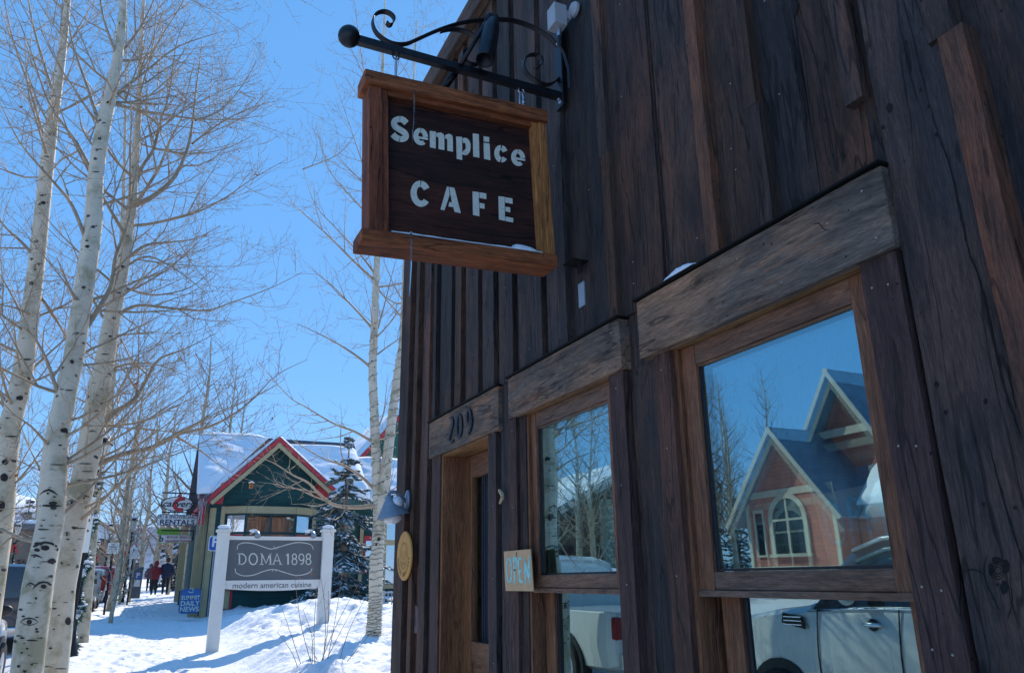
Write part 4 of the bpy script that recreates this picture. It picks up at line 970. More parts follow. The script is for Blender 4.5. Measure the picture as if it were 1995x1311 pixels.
def aspen(name, label, seed, y0, stems, branches, scars=(), auto=(10, 1.5), leaves=0, P=PN, group='aspens along the walk', bark=None, autor=(.25, 1.0), extend=None):
    """stems: [(pixel path, pixel widths, depth drift)]; branches: [(pixel path, start width px, depth change)]"""
    sts = []
    for pp, ww, dr in stems:
        pts = px_path(pp, y0, dr); ww2 = interp(ww, len(pts)); sts.append((pts, [w_at(a, p) for a, p in zip(ww2, pts)]))
    base = sts[0][0][0]; e = empty('aspen_tree', tuple(base), 0, label, 'tree', group); bpy.context.view_layer.update()
    trunk_mesh('trunk', sts, bark or M['bark'], e)
    T = Tree(seed)
    for pp, w0, dd in branches:
        n = len(pp); u0, v0 = pp[0]; q0 = None      # root the limb on the stem axis
        for st_, _ in sts:
            for q in st_:
                c = CM.transposed() @ (q - CP); e_ = hypot(PW / 2 - FPX * c.x / c.z - u0, PH / 2 + FPX * c.y / c.z - v0)
                if q0 is None or e_ < q0[0]: q0 = (e_, q.y)
        yb_ = q0[1] if q0[0] < 60 else y0
        pts = spline([aty(u, v, yb_ + dd * (i / (n - 1)) ** 1.3) for i, (u, v) in enumerate(pp)], 4)
        T.limb(pts, w_at(w0, pts[0]), .003, 3, P)
    for k in range(auto[0]):
        st, rad = sts[k % len(sts)]; t = T.r.uniform(*autor); i = min(int(t * (len(st) - 1)), len(st) - 2)
        tg = (st[i + 1] - st[i]).normalized(); d = T.child_dir(tg, R(T.r.uniform(48, 80)))
        L = auto[1] * T.r.uniform(.6, 1.2); r = min(rad[i] * .38, .009 * L + .004)
        T.limb(T.path(st[i], d, L, 6, .55, .22), r, .0025, 3, P)
    cr = T.mb.build('crown', M['twig'], None, smooth=True); cr.parent = e; cr.matrix_parent_inverse = e.matrix_world.inverted()
    if leaves:
        rr = random.Random(seed); leaves_mesh([rr.choice(T.tips) for _ in range(leaves)], rr, .028, parent=e)
    if scars:
        sm_ = MB(); rr = random.Random(seed + 1)
        for (u, v, sx, sy, kind, si) in scars: scar_patch(sm_, sts[si][0], sts[si][1], u, v, eyeshape(rr, kind), sx * 1.4, sy * 1.8)
        st0, rd0 = sts[0]
        for q in range(60):      # small lenticels and knots all along the stem
            i = rr.randrange(1, len(st0) - 2); c = CM.transposed() @ (st0[i] - CP)
            if c.z > -.5: continue
            wpx = rd0[i] / -c.z * FPX; u = PW / 2 - FPX * c.x / c.z + rr.uniform(-.8, .8) * wpx; v = PH / 2 + FPX * c.y / c.z
            k_ = rr.choice([1, 1, 3, 3, 2]); s_ = rr.uniform(.06, .22) * wpx; scar_patch(sm_, st0, rd0, u, v, eyeshape(rr, k_), s_ * 1.3, s_ * .6)
        o = sm_.build('bark_scars', M['scar'], None); o.parent = e; o.matrix_parent_inverse = e.matrix_world.inverted()
    return e, sts, T

# --- three big trunks at the left
A0 = [(-75, 1500), (-38, 1250), (-10, 1080), (3, 985), (16, 850), (40, 750), (55, 650), (78, 450), (100, 250), (120, 110), (131, 0), (146, -220), (160, -500), (168, -800)]
aspen('a', 'slender aspen leaning in at the left edge of the picture, first from the left', 11, 9.4, [(A0, [62, 56, 50, 46, 40, 36, 32, 28, 22, 15, 12, 9, 5, 2], .2)],
      [([(72, 505), (40, 470), (0, 430), (-60, 330)], 8, -.5), ([(108, 195), (75, 90), (55, 0), (40, -140)], 7, .6), ([(66, 560), (120, 640), (135, 690)], 8, .7), ([(70, 620), (30, 600), (-30, 590)], 7, -.6), ([(95, 300), (60, 180), (20, 60), (0, -60)], 7, .5), ([(118, 120), (150, 60), (185, 0)], 6, .5), ([(60, 650), (15, 560), (-40, 470)], 7, .8)],
      scars=[(70, 470, 5, 3, 3, 0), (84, 395, 6, 4, 3, 0), (92, 305, 6, 3, 1, 0), (100, 262, 6, 3, 3, 0), (108, 220, 5, 3, 1, 0), (63, 552, 8, 4, 3, 0), (50, 700, 9, 4, 1, 0), (38, 775, 8, 5, 3, 0), (22, 850, 9, 4, 1, 0), (8, 930, 9, 8, 3, 0), (10, 900, 8, 5, 3, 0), (2, 985, 8, 12, 3, 0), (77, 515, 8, 4, 2, 0)], auto=(20, 1.5), leaves=26)
A1 = [(26, 1500), (52, 1311), (62, 1230), (72, 1150), (80, 1105), (90, 1060), (100, 1000), (107, 900), (112, 850), (128, 770), (143, 700), (160, 590), (181, 440), (187, 340), (201, 250), (223, 150), (236, 60), (240, 0), (246, -200), (250, -480), (252, -750)]
aspen('b', 'thick pale aspen with big dark eye scars, front of the left group', 23, 8.25, [(A1, [66, 57, 56, 55, 53, 50, 48, 46, 42, 38, 36, 35, 33, 28, 26, 20, 15, 13, 9, 6, 2], .3)],
      [([(150, 665), (180, 620), (215, 560), (225, 500), (250, 430), (262, 350), (280, 270)], 14, .5), ([(152, 590), (135, 560), (110, 500)], 10, -.6), ([(197, 255), (170, 170), (140, 80), (130, 0)], 9, .5), ([(172, 480), (140, 400), (100, 350), (40, 280), (0, 200)], 9, -.8), ([(208, 210), (240, 175), (290, 135), (350, 90), (440, 60)], 10, .7),
       ([(230, 110), (270, 60), (300, 0), (330, -80)], 7, .8), ([(120, 790), (90, 700), (60, 650), (20, 620)], 9, -.7), ([(186, 350), (150, 280), (95, 200), (60, 100), (20, 0)], 9, .6), ([(228, 110), (200, 30), (185, -80)], 7, -.5), ([(105, 880), (60, 830), (10, 800)], 8, -.7)],
      scars=[(95, 958, 13, 8, 2, 0), (98, 985, 16, 6, 1, 0), (103, 980, 9, 4, 3, 0), (82, 1031, 11, 3.5, 1, 0), (88, 1067, 22, 11, 0, 0), (71, 1059, 5, 4, 3, 0), (72, 1071, 6, 4, 3, 0), (68, 1083, 11, 5, 2, 0), (101, 1093, 9, 6, 3, 0), (92, 1094, 12, 2.5, 1, 0), (85, 1142, 15, 9, 0, 0), (60, 1138, 7, 5, 2, 0), (57, 1211, 13, 8, 4, 0), (62, 1247, 8, 4, 1, 0), (32, 1238, 8, 4, 1, 0), (71, 1225, 3, 2.5, 3, 0), (53, 1263, 3, 2, 3, 0), (42, 1271, 3, 2, 3, 0), (36, 1297, 4, 3, 3, 0), (62, 1294, 3, 2, 3, 0), (48, 1307, 4, 3, 3, 0), (45, 1200, 4, 2, 3, 0), (40, 1187, 4, 2.5, 3, 0), (57, 1174, 4, 2, 1, 0), (70, 1165, 3, 2.5, 3, 0), (125, 838, 8, 5, 3, 0), (135, 760, 6, 3, 1, 0), (150, 650, 7, 4, 2, 0), (170, 480, 5, 3, 3, 0), (187, 335, 5, 3, 1, 0), (112, 905, 11, 3, 1, 0), (109, 1004, 2, 1.5, 3, 0), (83, 1048, 5, 1.5, 1, 0), (212, 200, 5, 3, 3, 0), (194, 270, 4, 3, 3, 0), (203, 240, 4, 3, 2, 0), (140, 705, 5, 4, 3, 0), (163, 560, 5, 3, 3, 0)], auto=(24, 1.7), leaves=60)
A2 = [(84, 1500), (104, 1311), (113, 1225), (121, 1150), (131, 1100), (140, 1050), (155, 970), (169, 900), (178, 850), (190, 770), (205, 700), (215, 640), (230, 560), (243, 490), (250, 440), (257, 400), (262, 330), (268, 250), (272, 160), (276, 60), (284, -80), (290, -300)]
aspen('c', 'aspen with a black knot and a crooked top, right trunk of the left group', 37, 8.9, [(A2, [60, 52, 50, 47, 46, 46, 44, 43, 41, 38, 35, 32, 28, 25, 21, 19, 14, 12, 9, 7, 5, 2], .3)],
      [([(258, 402), (300, 382), (340, 345), (365, 290), (375, 240), (380, 190), (388, 130), (395, 60)], 12, .6), ([(256, 395), (275, 330), (300, 290), (312, 240), (330, 180), (345, 80), (370, 30)], 9, .4), ([(252, 440), (300, 435), (380, 415), (440, 385), (490, 350), (560, 310)], 7, .9),
       ([(252, 500), (285, 478), (330, 472), (380, 465), (430, 440)], 8, .4), ([(235, 610), (270, 595), (330, 600), (400, 605), (450, 590), (530, 560), (590, 530)], 8, 1.0), ([(222, 655), (260, 650), (320, 645)], 6, -.5),
       ([(200, 735), (235, 712), (290, 708), (330, 718), (370, 735)], 7, .6), ([(245, 520), (290, 500), (350, 530), (400, 570)], 6, -.6), ([(243, 560), (300, 575), (370, 560), (420, 520)], 6, .8), ([(172, 860), (215, 810), (260, 780), (285, 740), (310, 700), (360, 680), (420, 650)], 16, .8),
       ([(188, 905), (240, 885), (300, 870), (350, 845), (405, 832), (450, 810), (490, 780), (540, 730), (600, 700)], 13, 1.6), ([(262, 350), (215, 300), (180, 230), (150, 180)], 7, -.6), ([(215, 640), (180, 580), (150, 500), (120, 430)], 7, .6), ([(380, 235), (430, 215), (470, 170), (500, 120)], 5, .9), ([(375, 280), (430, 240), (490, 210), (550, 195)], 5, 1.1), ([(300, 290), (370, 300), (440, 290), (500, 260)], 5, .7)],
      scars=[(168, 1028, 7, 6, 3, 0), (158, 1029, 7, 2, 1, 0), (140, 979, 8, 5, 4, 0), (130, 1040, 5, 4, 4, 0), (165, 968, 12, 6, 2, 0), (166, 903, 10, 3, 1, 0), (170, 918, 8, 2.5, 1, 0), (155, 937, 5, 3, 4, 0), (120, 1096, 2, 2, 3, 0), (133, 1210, 6, 9, 3, 0), (98, 1262, 4, 2, 3, 0), (92, 1298, 8, 2, 2, 0), (118, 1302, 9, 2.5, 1, 0), (145, 1071, 3, 2, 1, 0), (205, 690, 6, 3, 1, 0), (222, 620, 5, 3, 3, 0), (240, 520, 4, 3, 3, 0), (247, 460, 4, 2, 1, 0), (185, 800, 7, 3, 1, 0), (180, 840, 6, 3, 2, 0), (232, 570, 5, 3, 1, 0), (215, 655, 4, 2, 3, 0)], auto=(26, 1.7), leaves=26)
A3 = [(160, 1252), (168, 1180), (176, 1100), (184, 1020), (194, 930), (205, 850), (214, 790), (222, 700), (228, 620), (234, 520), (240, 400), (243, 280), (245, 150), (247, 20)]
aspen('d', 'thin brownish aspen trunk standing behind the left group by the lamp post', 41, 19.5, [(A3, [23, 20, 17, 15, 14, 13, 12, 11, 10, 9, 7, 5, 4, 2], .5)], [([(206, 850), (240, 790), (300, 760), (350, 700)], 5, 1), ([(215, 780), (170, 720), (130, 700)], 4, -1)], auto=(14, 3.0), P=dict(den=[3.2, 2.4, 1.8], len=[.5, 1.2, 2.2], rmin=.0045, up=.4, wig=.25), bark=M['bark_dull'])
# --- two-stemmed aspen wrapped in lights beside the far corner of the cafe
B1 = [(727, 1244), (731, 1180), (733, 1100), (737, 1050), (739, 1000), (736, 960), (733, 900), (731, 850), (729, 800), (726, 720), (729, 650), (732, 560), (735, 500), (737, 430), (740, 300), (744, 180), (748, 60), (752, -60)]
B2 = [(741, 1010), (747, 960), (756, 880), (763, 820), (768, 780), (776, 720), (784, 670), (787, 600), (789, 540), (792, 460), (795, 380), (800, 260), (806, 150), (812, 40)]
et, bst, bT = aspen('e', 'two-stemmed pale aspen wrapped in wire lights beside the cafe corner', 53, 14.2, [(B1, [30, 27, 26, 24, 24, 20, 18, 18, 17, 16, 15, 13, 12, 11, 9, 6, 4, 2], .3), (B2, [20, 22, 20, 18, 17, 16, 14, 12, 11, 10, 8, 6, 4, 2], .3)],
      [([(728, 985), (690, 988), (650, 983), (625, 965), (600, 940), (570, 925), (530, 900), (495, 890)], 10, -.8), ([(727, 950), (700, 925), (665, 905), (630, 893), (590, 870), (560, 850)], 8, .8), ([(728, 862), (690, 840), (650, 825), (600, 795), (560, 770), (500, 700)], 6, -.9), ([(722, 715), (690, 690), (650, 665), (600, 640), (575, 630)], 6, .8),
       ([(726, 640), (690, 600), (640, 550), (600, 520)], 6, .7), ([(728, 545), (690, 510), (640, 460), (590, 415), (560, 390)], 6, -.8), ([(728, 530), (705, 500), (660, 450), (615, 400), (590, 330)], 5, .7), ([(736, 640), (750, 590), (765, 530), (780, 480)], 4, .6), ([(745, 970), (770, 950), (800, 930)], 5, .3), ([(742, 975), (775, 962), (800, 958)], 4, -.3),
       ([(738, 420), (710, 330), (680, 240), (650, 150)], 4, .8), ([(740, 330), (760, 240), (775, 130), (790, 60)], 4, .5), ([(742, 260), (715, 170), (700, 80), (690, 0)], 4, -.4), ([(737, 440), (690, 390), (640, 330), (620, 260)], 4, -.7), ([(744, 200), (700, 130), (670, 60)], 3, .6), ([(795, 380), (830, 260), (850, 170), (870, 60)], 4, .6), ([(800, 260), (850, 200), (900, 110)], 3, .8), ([(590, 330), (660, 300), (700, 250)], 3, .3)],
      scars=[(729, 1000, 3, 4, 3, 0), (738, 1050, 4, 4, 3, 0), (733, 1060, 5, 3, 4, 0), (730, 870, 5, 1.5, 1, 0), (733, 1040, 6, 1.2, 1, 0), (731, 1100, 5, 1, 1, 0)], auto=(26, 1.8), P=dict(den=[6.5, 4.6, 3.2], len=[.3, .75, 1.3], rmin=.0030, up=.35, wig=.3), group='aspens along the walk')
wr = MB(); bu = MB(); rr = random.Random(8)
def wrap(stem, rad, i0, i1, turns, mbw=wr, mbb=bu, rw=.0042, jit=.02):
    N = turns * 14; P = []
    for k in range(N + 1):
        t = i0 + (i1 - i0) * k / N + rr.uniform(-.5, .5) * jit * 10 / turns; t = max(0, min(len(stem) - 1.001, t)); i = int(t); c = stem[i].lerp(stem[i + 1], t - i); r = rad[i] * 1.03 + .006
        a = 2 * pi * k / 14 + rr.uniform(-.1, .1); P.append(c + Vector((cos(a) * r, sin(a) * r, rr.uniform(-.02, .02))))
        if k % 4 == 0: q = P[-1] + Vector((cos(a), sin(a), rr.uniform(-.4, .6))) * .022; mbb.ball(q, .0085, 6); mbw.tube([P[-1], q], .003, 3, caps=False)
    mbw.tube(P, rw, 4, caps=False)
n1 = len(bst[0][0]); wrap(bst[0][0], bst[0][1], 1, 8, 16); wrap(bst[0][0], bst[0][1], 8, 28, 18); wrap(bst[0][0], bst[0][1], 28, 60, 15); wrap(bst[1][0], bst[1][1], 4, 42, 17)
for mb_, nm, mt_ in ((wr, 'light_wire', M['wire']), (bu, 'light_bulbs', M['bulb'])):
    o = mb_.build(nm, mt_, None); o.parent = et; o.matrix_parent_inverse = et.matrix_world.inverted()

# --- generic bare trees (built once or twice, then copied)
def bare_tree(seed, h=9, r=.16, label='', loc=(0, 0, 0), group=None, P=None, bark=None, twig=None, nb=22, spread=.32, name='bare_tree', lean=(0, 0)):
    T = Tree(seed); e = empty(name, (0, 0, 0), 0, label, 'tree', group); bpy.context.view_layer.update()
    P = P or dict(den=[2.4, 1.9, 1.3], len=[.55, 1.3, 2.4], rmin=.006, up=.5, wig=.28)
    st = spline([Vector((lean[0] * (i / 6) ** 1.5 + T.r.uniform(-.1, .1) * (i > 0), lean[1] * i / 6 + T.r.uniform(-.1, .1) * (i > 0), h * i / 6)) for i in range(7)], 4)
    rad = [max(.008, r * (1 - .93 * (i / (len(st) - 1)) ** .85)) for i in range(len(st))]
    trunk_mesh('trunk', [(st, rad)], bark or M['bark_dull'], e, n=9)
    for k in range(nb):
        t = .2 + .78 * k / nb; i = min(int(t * (len(st) - 1)), len(st) - 2); tg = (st[i + 1] - st[i]).normalized()
        L = h * spread * (1.15 - .75 * t) * T.r.uniform(.7, 1.2)
        T.limb(T.path(st[i], T.child_dir(tg, R(T.r.uniform(40, 70))), L, 6, .6, .25), max(.01, rad[i] * .45), .006, 3, P)
    o = T.mb.build('crown', twig or M['twig'], e, smooth=True)
    e.location = loc; return e
def put(o, x, y, z, rz, sc, label, group=None, parent=None):
    c = copy_tree(o); c.location = (x, y, z); c.rotation_euler = (0, 0, rz); c.scale = (sc, sc, sc); c['label'] = label
    if group: c['group'] = group
    return c
# ============================================================= GREEN RESTAURANT BUILDING down the walk
def siding_mat(name, col, pitch=.18, axis=2):
    n = NT(name); v = n.coord(); sp = n.n('ShaderNodeSeparateXYZ'); n.l(v, sp.inputs[0])
    m1 = n.n('ShaderNodeMath', operation='DIVIDE'); n.l(sp.outputs[axis], m1.inputs[0]); m1.inputs[1].default_value = pitch
    m2 = n.n('ShaderNodeMath', operation='FRACT'); n.l(m1.outputs[0], m2.inputs[0])
    g = n.ramp(m2.outputs[0], [(0, .35), (.10, 1.0), (.95, 1.0), (1, .5)])
    c = n.ramp(n.noise(v, 2.5, 6, .6), [(.3, tuple(a * .8 for a in col)), (.7, tuple(a * 1.15 for a in col))])
    n.base(n.mix(.75, c, g, 'MULTIPLY')); n.rough(.7, .3); n.bump(m2.outputs[0], .5, .02); return n.m
M['green'] = siding_mat('dark_green_siding', (.018, .080, .078))
M['beige'] = plain('beige_trim', (.46, .36, .19), .6, 0, .08, 5)
M['redtrim'] = plain('red_trim', (.50, .035, .045), .6, 0, .1, 5)
M['slate'] = siding_mat('slate_shingles', (.085, .10, .13), .14)
M['deepgreen'] = plain('deep_green_paint', (.015, .05, .045), .6)
M['pane'] = mat_glass('window_glazing', .6, (.75, .82, .9))
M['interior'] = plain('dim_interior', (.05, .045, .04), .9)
YG = 28.0
P_ = lambda u, v, y=YG: aty(u, v, y)
gb = empty('restaurant_building', (3.8, 29, .5), 0, 'dark green single-storey restaurant with red and beige trimmed gable and snowy roof', 'building')
bpy.context.view_layer.update()
xl = P_(411, 1000).x; xr = P_(642, 960).x + .25; pk = P_(545, 850, 27.45)
z_e = 4.22; x_c = P_(527, 850).x + .30; x_c = pk.x * 28 / 27.45
bl, brr = P_(440, 985), P_(610, 985)
m = MB()
# gable wall with the bay opening left out
wz0, wz1 = 2.2, P_(525, 992).z
z_e = P_(411, 985).z - .02
m.box(xl, bl.x, YG, YG + .15, .3, z_e - .001); m.box(brr.x, xr, YG, YG + .15, .3, z_e - .001); m.box(bl.x + .001, brr.x - .001, YG, YG + .15, .3, wz0); m.box(bl.x + .001, brr.x - .001, YG, YG + .15, wz1, z_e - .001)
m.prism([(xl, YG, z_e), (xr, YG, z_e), (xr, YG, P_(640, 930).z - .25), (x_c, YG, pk.z - .1), (xl, YG, z_e + .25)], (0, .15, 0))
m.box(xl, xl + .15, YG + .151, 41, .3, 4.2); m.box(xr, 9.2, 30.2, 30.35, .3, 4.2); m.box(xl, 9.2, 40.9, 41.05, .3, 4.2)
cpart(m, 'wall', M['green'], gb)
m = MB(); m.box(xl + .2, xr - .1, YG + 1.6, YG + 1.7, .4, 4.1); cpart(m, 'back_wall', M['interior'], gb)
m = MB()
for a, b in ((xl - .01, xl + .16),): m.box(a, b, YG - .03, YG - .001, .3, z_e - .05)
m.box(xl - .03, xl - .001, YG - .03, YG + .15, .3, z_e - .05)
cpart(m, 'corner_board', M['beige'], gb)
# bay window
bx0, bx1 = bl.x, brr.x; fx0, fx1 = P_(482, 985, 27.55).x, P_(578, 985, 27.55).x; yb = 27.55
def seg_panel(mb, a, b, z0, z1, th, off=0):   # vertical slab from plan point a to b
    a = Vector((a[0], a[1], 0)); b = Vector((b[0], b[1], 0)); d = (b - a).normalized(); nrm = Vector((d.y, -d.x, 0)); a = a + nrm * off; b = b + nrm * off
    mb.prism([(a.x, a.y, z0), (b.x, b.y, z0), (b.x, b.y, z1), (a.x, a.y, z1)], -nrm * th)
plan = [(bx0, YG), (fx0, yb), (fx1, yb), (bx1, YG)]
ztr = wz1; zmid = P_(527, 1038, yb).z; ztop = P_(527, 1000, yb).z
m = MB()
for a, b in zip(plan, plan[1:]): seg_panel(m, a, b, ztop, ztr + .06, .1, .03)
m.box(bx0 - .13, bx0, YG - .05, YG - .001, 2.0, ztr + .06); m.box(bx1, bx1 + .13, YG - .05, YG - .001, 2.0, ztr + .06)
wi = cpart(m, 'bay_window', M['beige'], gb)
m = MB()
for a, b in zip(plan, plan[1:]): seg_panel(m, a, b, 1.2, 2.45, .1)
m.prism([(p[0], p[1] + .01, ztr + .061) for p in plan], (0, 0, .04)); cpart(m, 'bay_base', M['deepgreen'], wi)
m = MB(); fr_ = MB(); rd = MB()
def pane(a, b, z0, z1): seg_panel(m, a, b, z0, z1, .004, -.05)
for k, (a, b) in enumerate(zip(plan, plan[1:])):
    a_, b_ = Vector(a), Vector(b); n = 2 if k == 1 else 1
    seg_panel(fr_, a, b, ztop - .06, ztop - .001, .08, .005); seg_panel(fr_, a, b, zmid - .04, zmid + .04, .08, .005)
    pane(a, b, zmid + .04, ztop - .06); pane(a, b, 2.46, zmid - .04)
    for t in [0, 1] + ([.5] if n == 2 else []):
        p = a_.lerp(b_, t); d = (b_ - a_).normalized(); w_ = .05
        z0 = zmid if t == .5 else 2.45
        q0 = p - d * w_ * (1 if t else 0) * (1 if t != .5 else .5); q1 = q0 + d * w_
        seg_panel(fr_, q0, q1, z0, ztop - .06, .07, .012)
    if k != 1:
        d = (b_ - a_).normalized()
        for q0, q1, z0, z1 in ((a_ + d * .07, b_ - d * .07, zmid - .16, zmid - .05), ((b_ - d * .17) if k == 0 else (a_ + d * .07), (b_ - d * .07) if k == 0 else (a_ + d * .17), 2.46, zmid - .16)): seg_panel(rd, q0, q1, z0, z1, .05, .016)
cpart(m, 'panes', M['pane'], wi); cpart(fr_, 'mullions', M['deepgreen'], wi); cpart(rd, 'red_sash', M['redtrim'], wi)
m = MB(); m.box(2.4, 2.7, YG - .04, YG - .002, .6, 1.5); cpart(m, 'beige_post', M['beige'], gb)
m = MB(); m.box(2.30, 2.39, YG - .05, YG - .002, .5, 1.6); m.box(2.71, 2.78, YG - .05, YG - .002, .5, 1.6); cpart(m, 'red_post', M['redtrim'], gb)
# roofs: slabs, then snow
ov = 27.42; yrid = 30.4; zrid = 6.72; xL = P_(384, 950, 27.4).x + .02; xR = aty(690, 852, yrid).x
def slab(mb, p, th):   # quad p (4 pts) thickened downward along its normal
    a, b, c, d = [Vector(q) for q in p]; nrm = (b - a).cross(d - a).normalized(); nrm = nrm if nrm.z > 0 else -nrm
    mb.prism([a, b, c, d], -nrm * th)
gx0, gx1 = P_(399, 972, 27.45).x, P_(655, 952, 27.45).x
m = MB(); slab(m, [(xL, ov, 4.28), (gx0 + .1, ov, 4.28), (pk.x, yrid, zrid), (xL, yrid, zrid)], .10); slab(m, [(gx1 - .1, ov, 4.28), (xR, ov, 4.28), (xR, yrid, zrid), (pk.x + .01, yrid, zrid)], .10); slab(m, [(xL, 34.6, 4.0), (xR, 34.6, 4.0), (xR, yrid + .002, zrid), (xL, yrid + .002, zrid)], .10)
slab(m, [(xR + .01, 28.6, 4.3), (9.8, 28.6, 4.3), (9.8, yrid + .6, 6.1), (xR + .01, yrid + .6, 6.1)], .1)
cpart(m, 'roof', M['slate'], gb)
gx0, gx1 = P_(399, 972, 27.45).x, P_(655, 952, 27.45).x; zt = pk.z; zb0 = P_(398, 972, 27.45).z; zb1 = P_(655, 952, 27.45).z
m = MB(); slab(m, [(gx0, 27.44, zb0), (pk.x, 27.44, zt), (pk.x, yrid - .5, zt), (gx0, yrid - 2.3, zb0)], .08); slab(m, [(pk.x, 27.44, zt), (gx1, 27.44, zb1), (gx1, yrid - 2.2, zb1), (pk.x, yrid - .5, zt)], .08)
cpart(m, 'gable_roof', M['slate'], gb)
def rake(mb, x0, z0, x1, z1, y, off0, off1, th):  # board parallel to the rake, between perpendicular offsets below the edge
    d = Vector((x1 - x0, 0, z1 - z0)).normalized(); nn = Vector((d.z, 0, -d.x)); nn = nn if nn.z < 0 else -nn
    a = Vector((x0, y, z0)); b = Vector((x1, y, z1)); mb.prism([a + nn * off0, b + nn * off0, b + nn * off1, a + nn * off1], (0, th, 0))
m = MB(); rake(m, gx0, zb0, pk.x - .001, zt, 27.40, .02, .15, .04); rake(m, pk.x + .001, zt, gx1, zb1, 27.402, .02, .15, .04); cpart(m, 'rake_board_red', M['redtrim'], gb)
m = MB(); rake(m, gx0 + .08, zb0, pk.x - .001, zt - .07, 27.42, .12, .25, .03); rake(m, pk.x + .001, zt - .07, gx1 - .08, zb1, 27.423, .12, .25, .03); cpart(m, 'rake_board_beige', M['beige'], gb)
m = MB(); m.prism([(gx0 + .10, 27.60, zb0 - .10), (gx0 + .62, 27.60, zb0 + .32), (gx0 + .58, 27.60, zb0 - .12)], (0, .38, 0)); m.prism([(gx1 - .62, 27.6, zb1 + .32), (gx1 - .10, 27.6, zb1 - .1), (gx1 - .12, 27.6, zb1 - .35), (gx1 - .62, 27.6, zb1 - .22)], (0, .38, 0)); m.box(xL + .05, xl + .1, 27.55, 27.62, 4.02, 4.19)
cpart(m, 'eave_bracket', M['redtrim'], gb)
def snow_quad(mb, a, b, c, d, th, n=26, sd=0.0, edge=.5):
    """pillow of snow over the quad a-b-c-d (a,b = eave), rounded at the rim, drooping at the eave"""
    a, b, c, d = map(Vector, (a, b, c, d)); nrm = (b - a).cross(d - a).normalized(); nrm = nrm if nrm.z > 0 else -nrm; vs = []
    for j in range(n + 1):
        for i in range(n + 1):
            u, v = i / n, j / n; p = a.lerp(b, u).lerp(d.lerp(c, u), v); e_ = min(u, 1 - u) * (b - a).length; f_ = min(v * (d - a).length, (1 - v) * (d - a).length)
            k = min(1, min(e_, f_ * 1.4) / .22); k = sqrt(max(0, 1 - (1 - k) ** 2))
            h = th * k * (1 + .35 * noise.fractal(Vector((p.x * .55 + sd, p.y * .8, p.z)), 1, 2, 4)) + .002
            vs.append(p + nrm * h + Vector((0, 0, -.05 * (1 - min(1, v * 8)))))
    mb.add(vs, [(j * (n + 1) + i, j * (n + 1) + i + 1, (j + 1) * (n + 1) + i + 1, (j + 1) * (n + 1) + i) for j in range(n) for i in range(n)])
m = MB(); snow_quad(m, (xL - .02, ov - .06, 4.27), (gx0 + .12, ov - .02, 4.27), (pk.x, yrid, zrid), (xL, yrid, zrid), .22, 44, 3); snow_quad(m, (gx1 - .12, ov - .02, 4.27), (xR, ov - .06, 4.27), (xR, yrid - .45, zrid - .37), (pk.x + .1, yrid - .45, zrid - .37), .20, 44, 5)
snow_quad(m, (xR + .02, 28.5, 4.27), (9.8, 28.5, 4.27), (9.8, yrid + .6, 6.12), (xR + .02, yrid + .6, 6.12), .24, 26, 9)
cpart(m, 'roof_snow', M['snow_roof'], gb, smooth=True)
m = MB(); snow_quad(m, (gx0, 27.48, zb0 + .01), (gx0, yrid - 2.2, zb0 + .01), (pk.x, yrid - .4, zt + .02), (pk.x, 27.48, zt + .02), .10, 30, 2); snow_quad(m, (gx1, 27.48, zb1 + .01), (gx1, yrid - 2.1, zb1 + .01), (pk.x, yrid - .4, zt + .02), (pk.x, 27.48, zt + .02), .10, 30, 12)
cpart(m, 'gable_snow', M['snow_roof'], gb, smooth=True)
m = MB(); rr = random.Random(6)
for k in range(9):
    x = xL + .02 + k * .045 + rr.uniform(0, .02); L = [.25, .5, 1.35, .9, 1.9, .5, .8, .35, .3][k]; m.tube([(x, ov - .02, 4.25), (x, ov - .02, 4.25 - L * .5), (x, ov - .02, 4.25 - L)], [.035, .022, .003], 6)
cpart(m, 'icicles', M['ice'], gb, smooth=True)
# right wing windows
wx0, wx1 = aty(752, 1050, 30.2).x, aty(800, 1050, 30.2).x
m = MB(); m.box(wx0 - .1, wx0, 30.12, 30.199, 1.1, 3.9); m.box(wx0, wx1, 30.12, 30.199, 3.75, 3.9); m.box(6.6, wx1, 30.1, 30.199, 1.12, 1.28); m.box(aty(700, 1050, 30.2).x, aty(707, 1050, 30.2).x, 30.12, 30.199, 1.3, 3.5)
wv = cpart(m, 'wing_window', M['beige'], gb)
m = MB(); m.box(wx0 + .001, wx1, 30.16, 30.198, 1.3, 3.74); cpart(m, 'glazing', M['pane'], wv)
m = MB(); m.box(wx0, wx1, 30.13, 30.158, 2.75, 2.95); m.box(wx0 + .48, wx0 + .56, 30.131, 30.157, 2.0, 3.74); cpart(m, 'mullion', M['beige'], wv)
x7 = aty(708, 1050, 30.2).x; m = MB(); m.box(x7, x7 + .55, 30.11, 30.16, 1.7, 3.1); cpart(m, 'red_window', M['redtrim'], wv); m = MB(); m.box(x7 + .08, x7 + .48, 30.09, 30.108, 1.9, 2.9); cpart(m, 'red_glazing', M['pane'], wv)
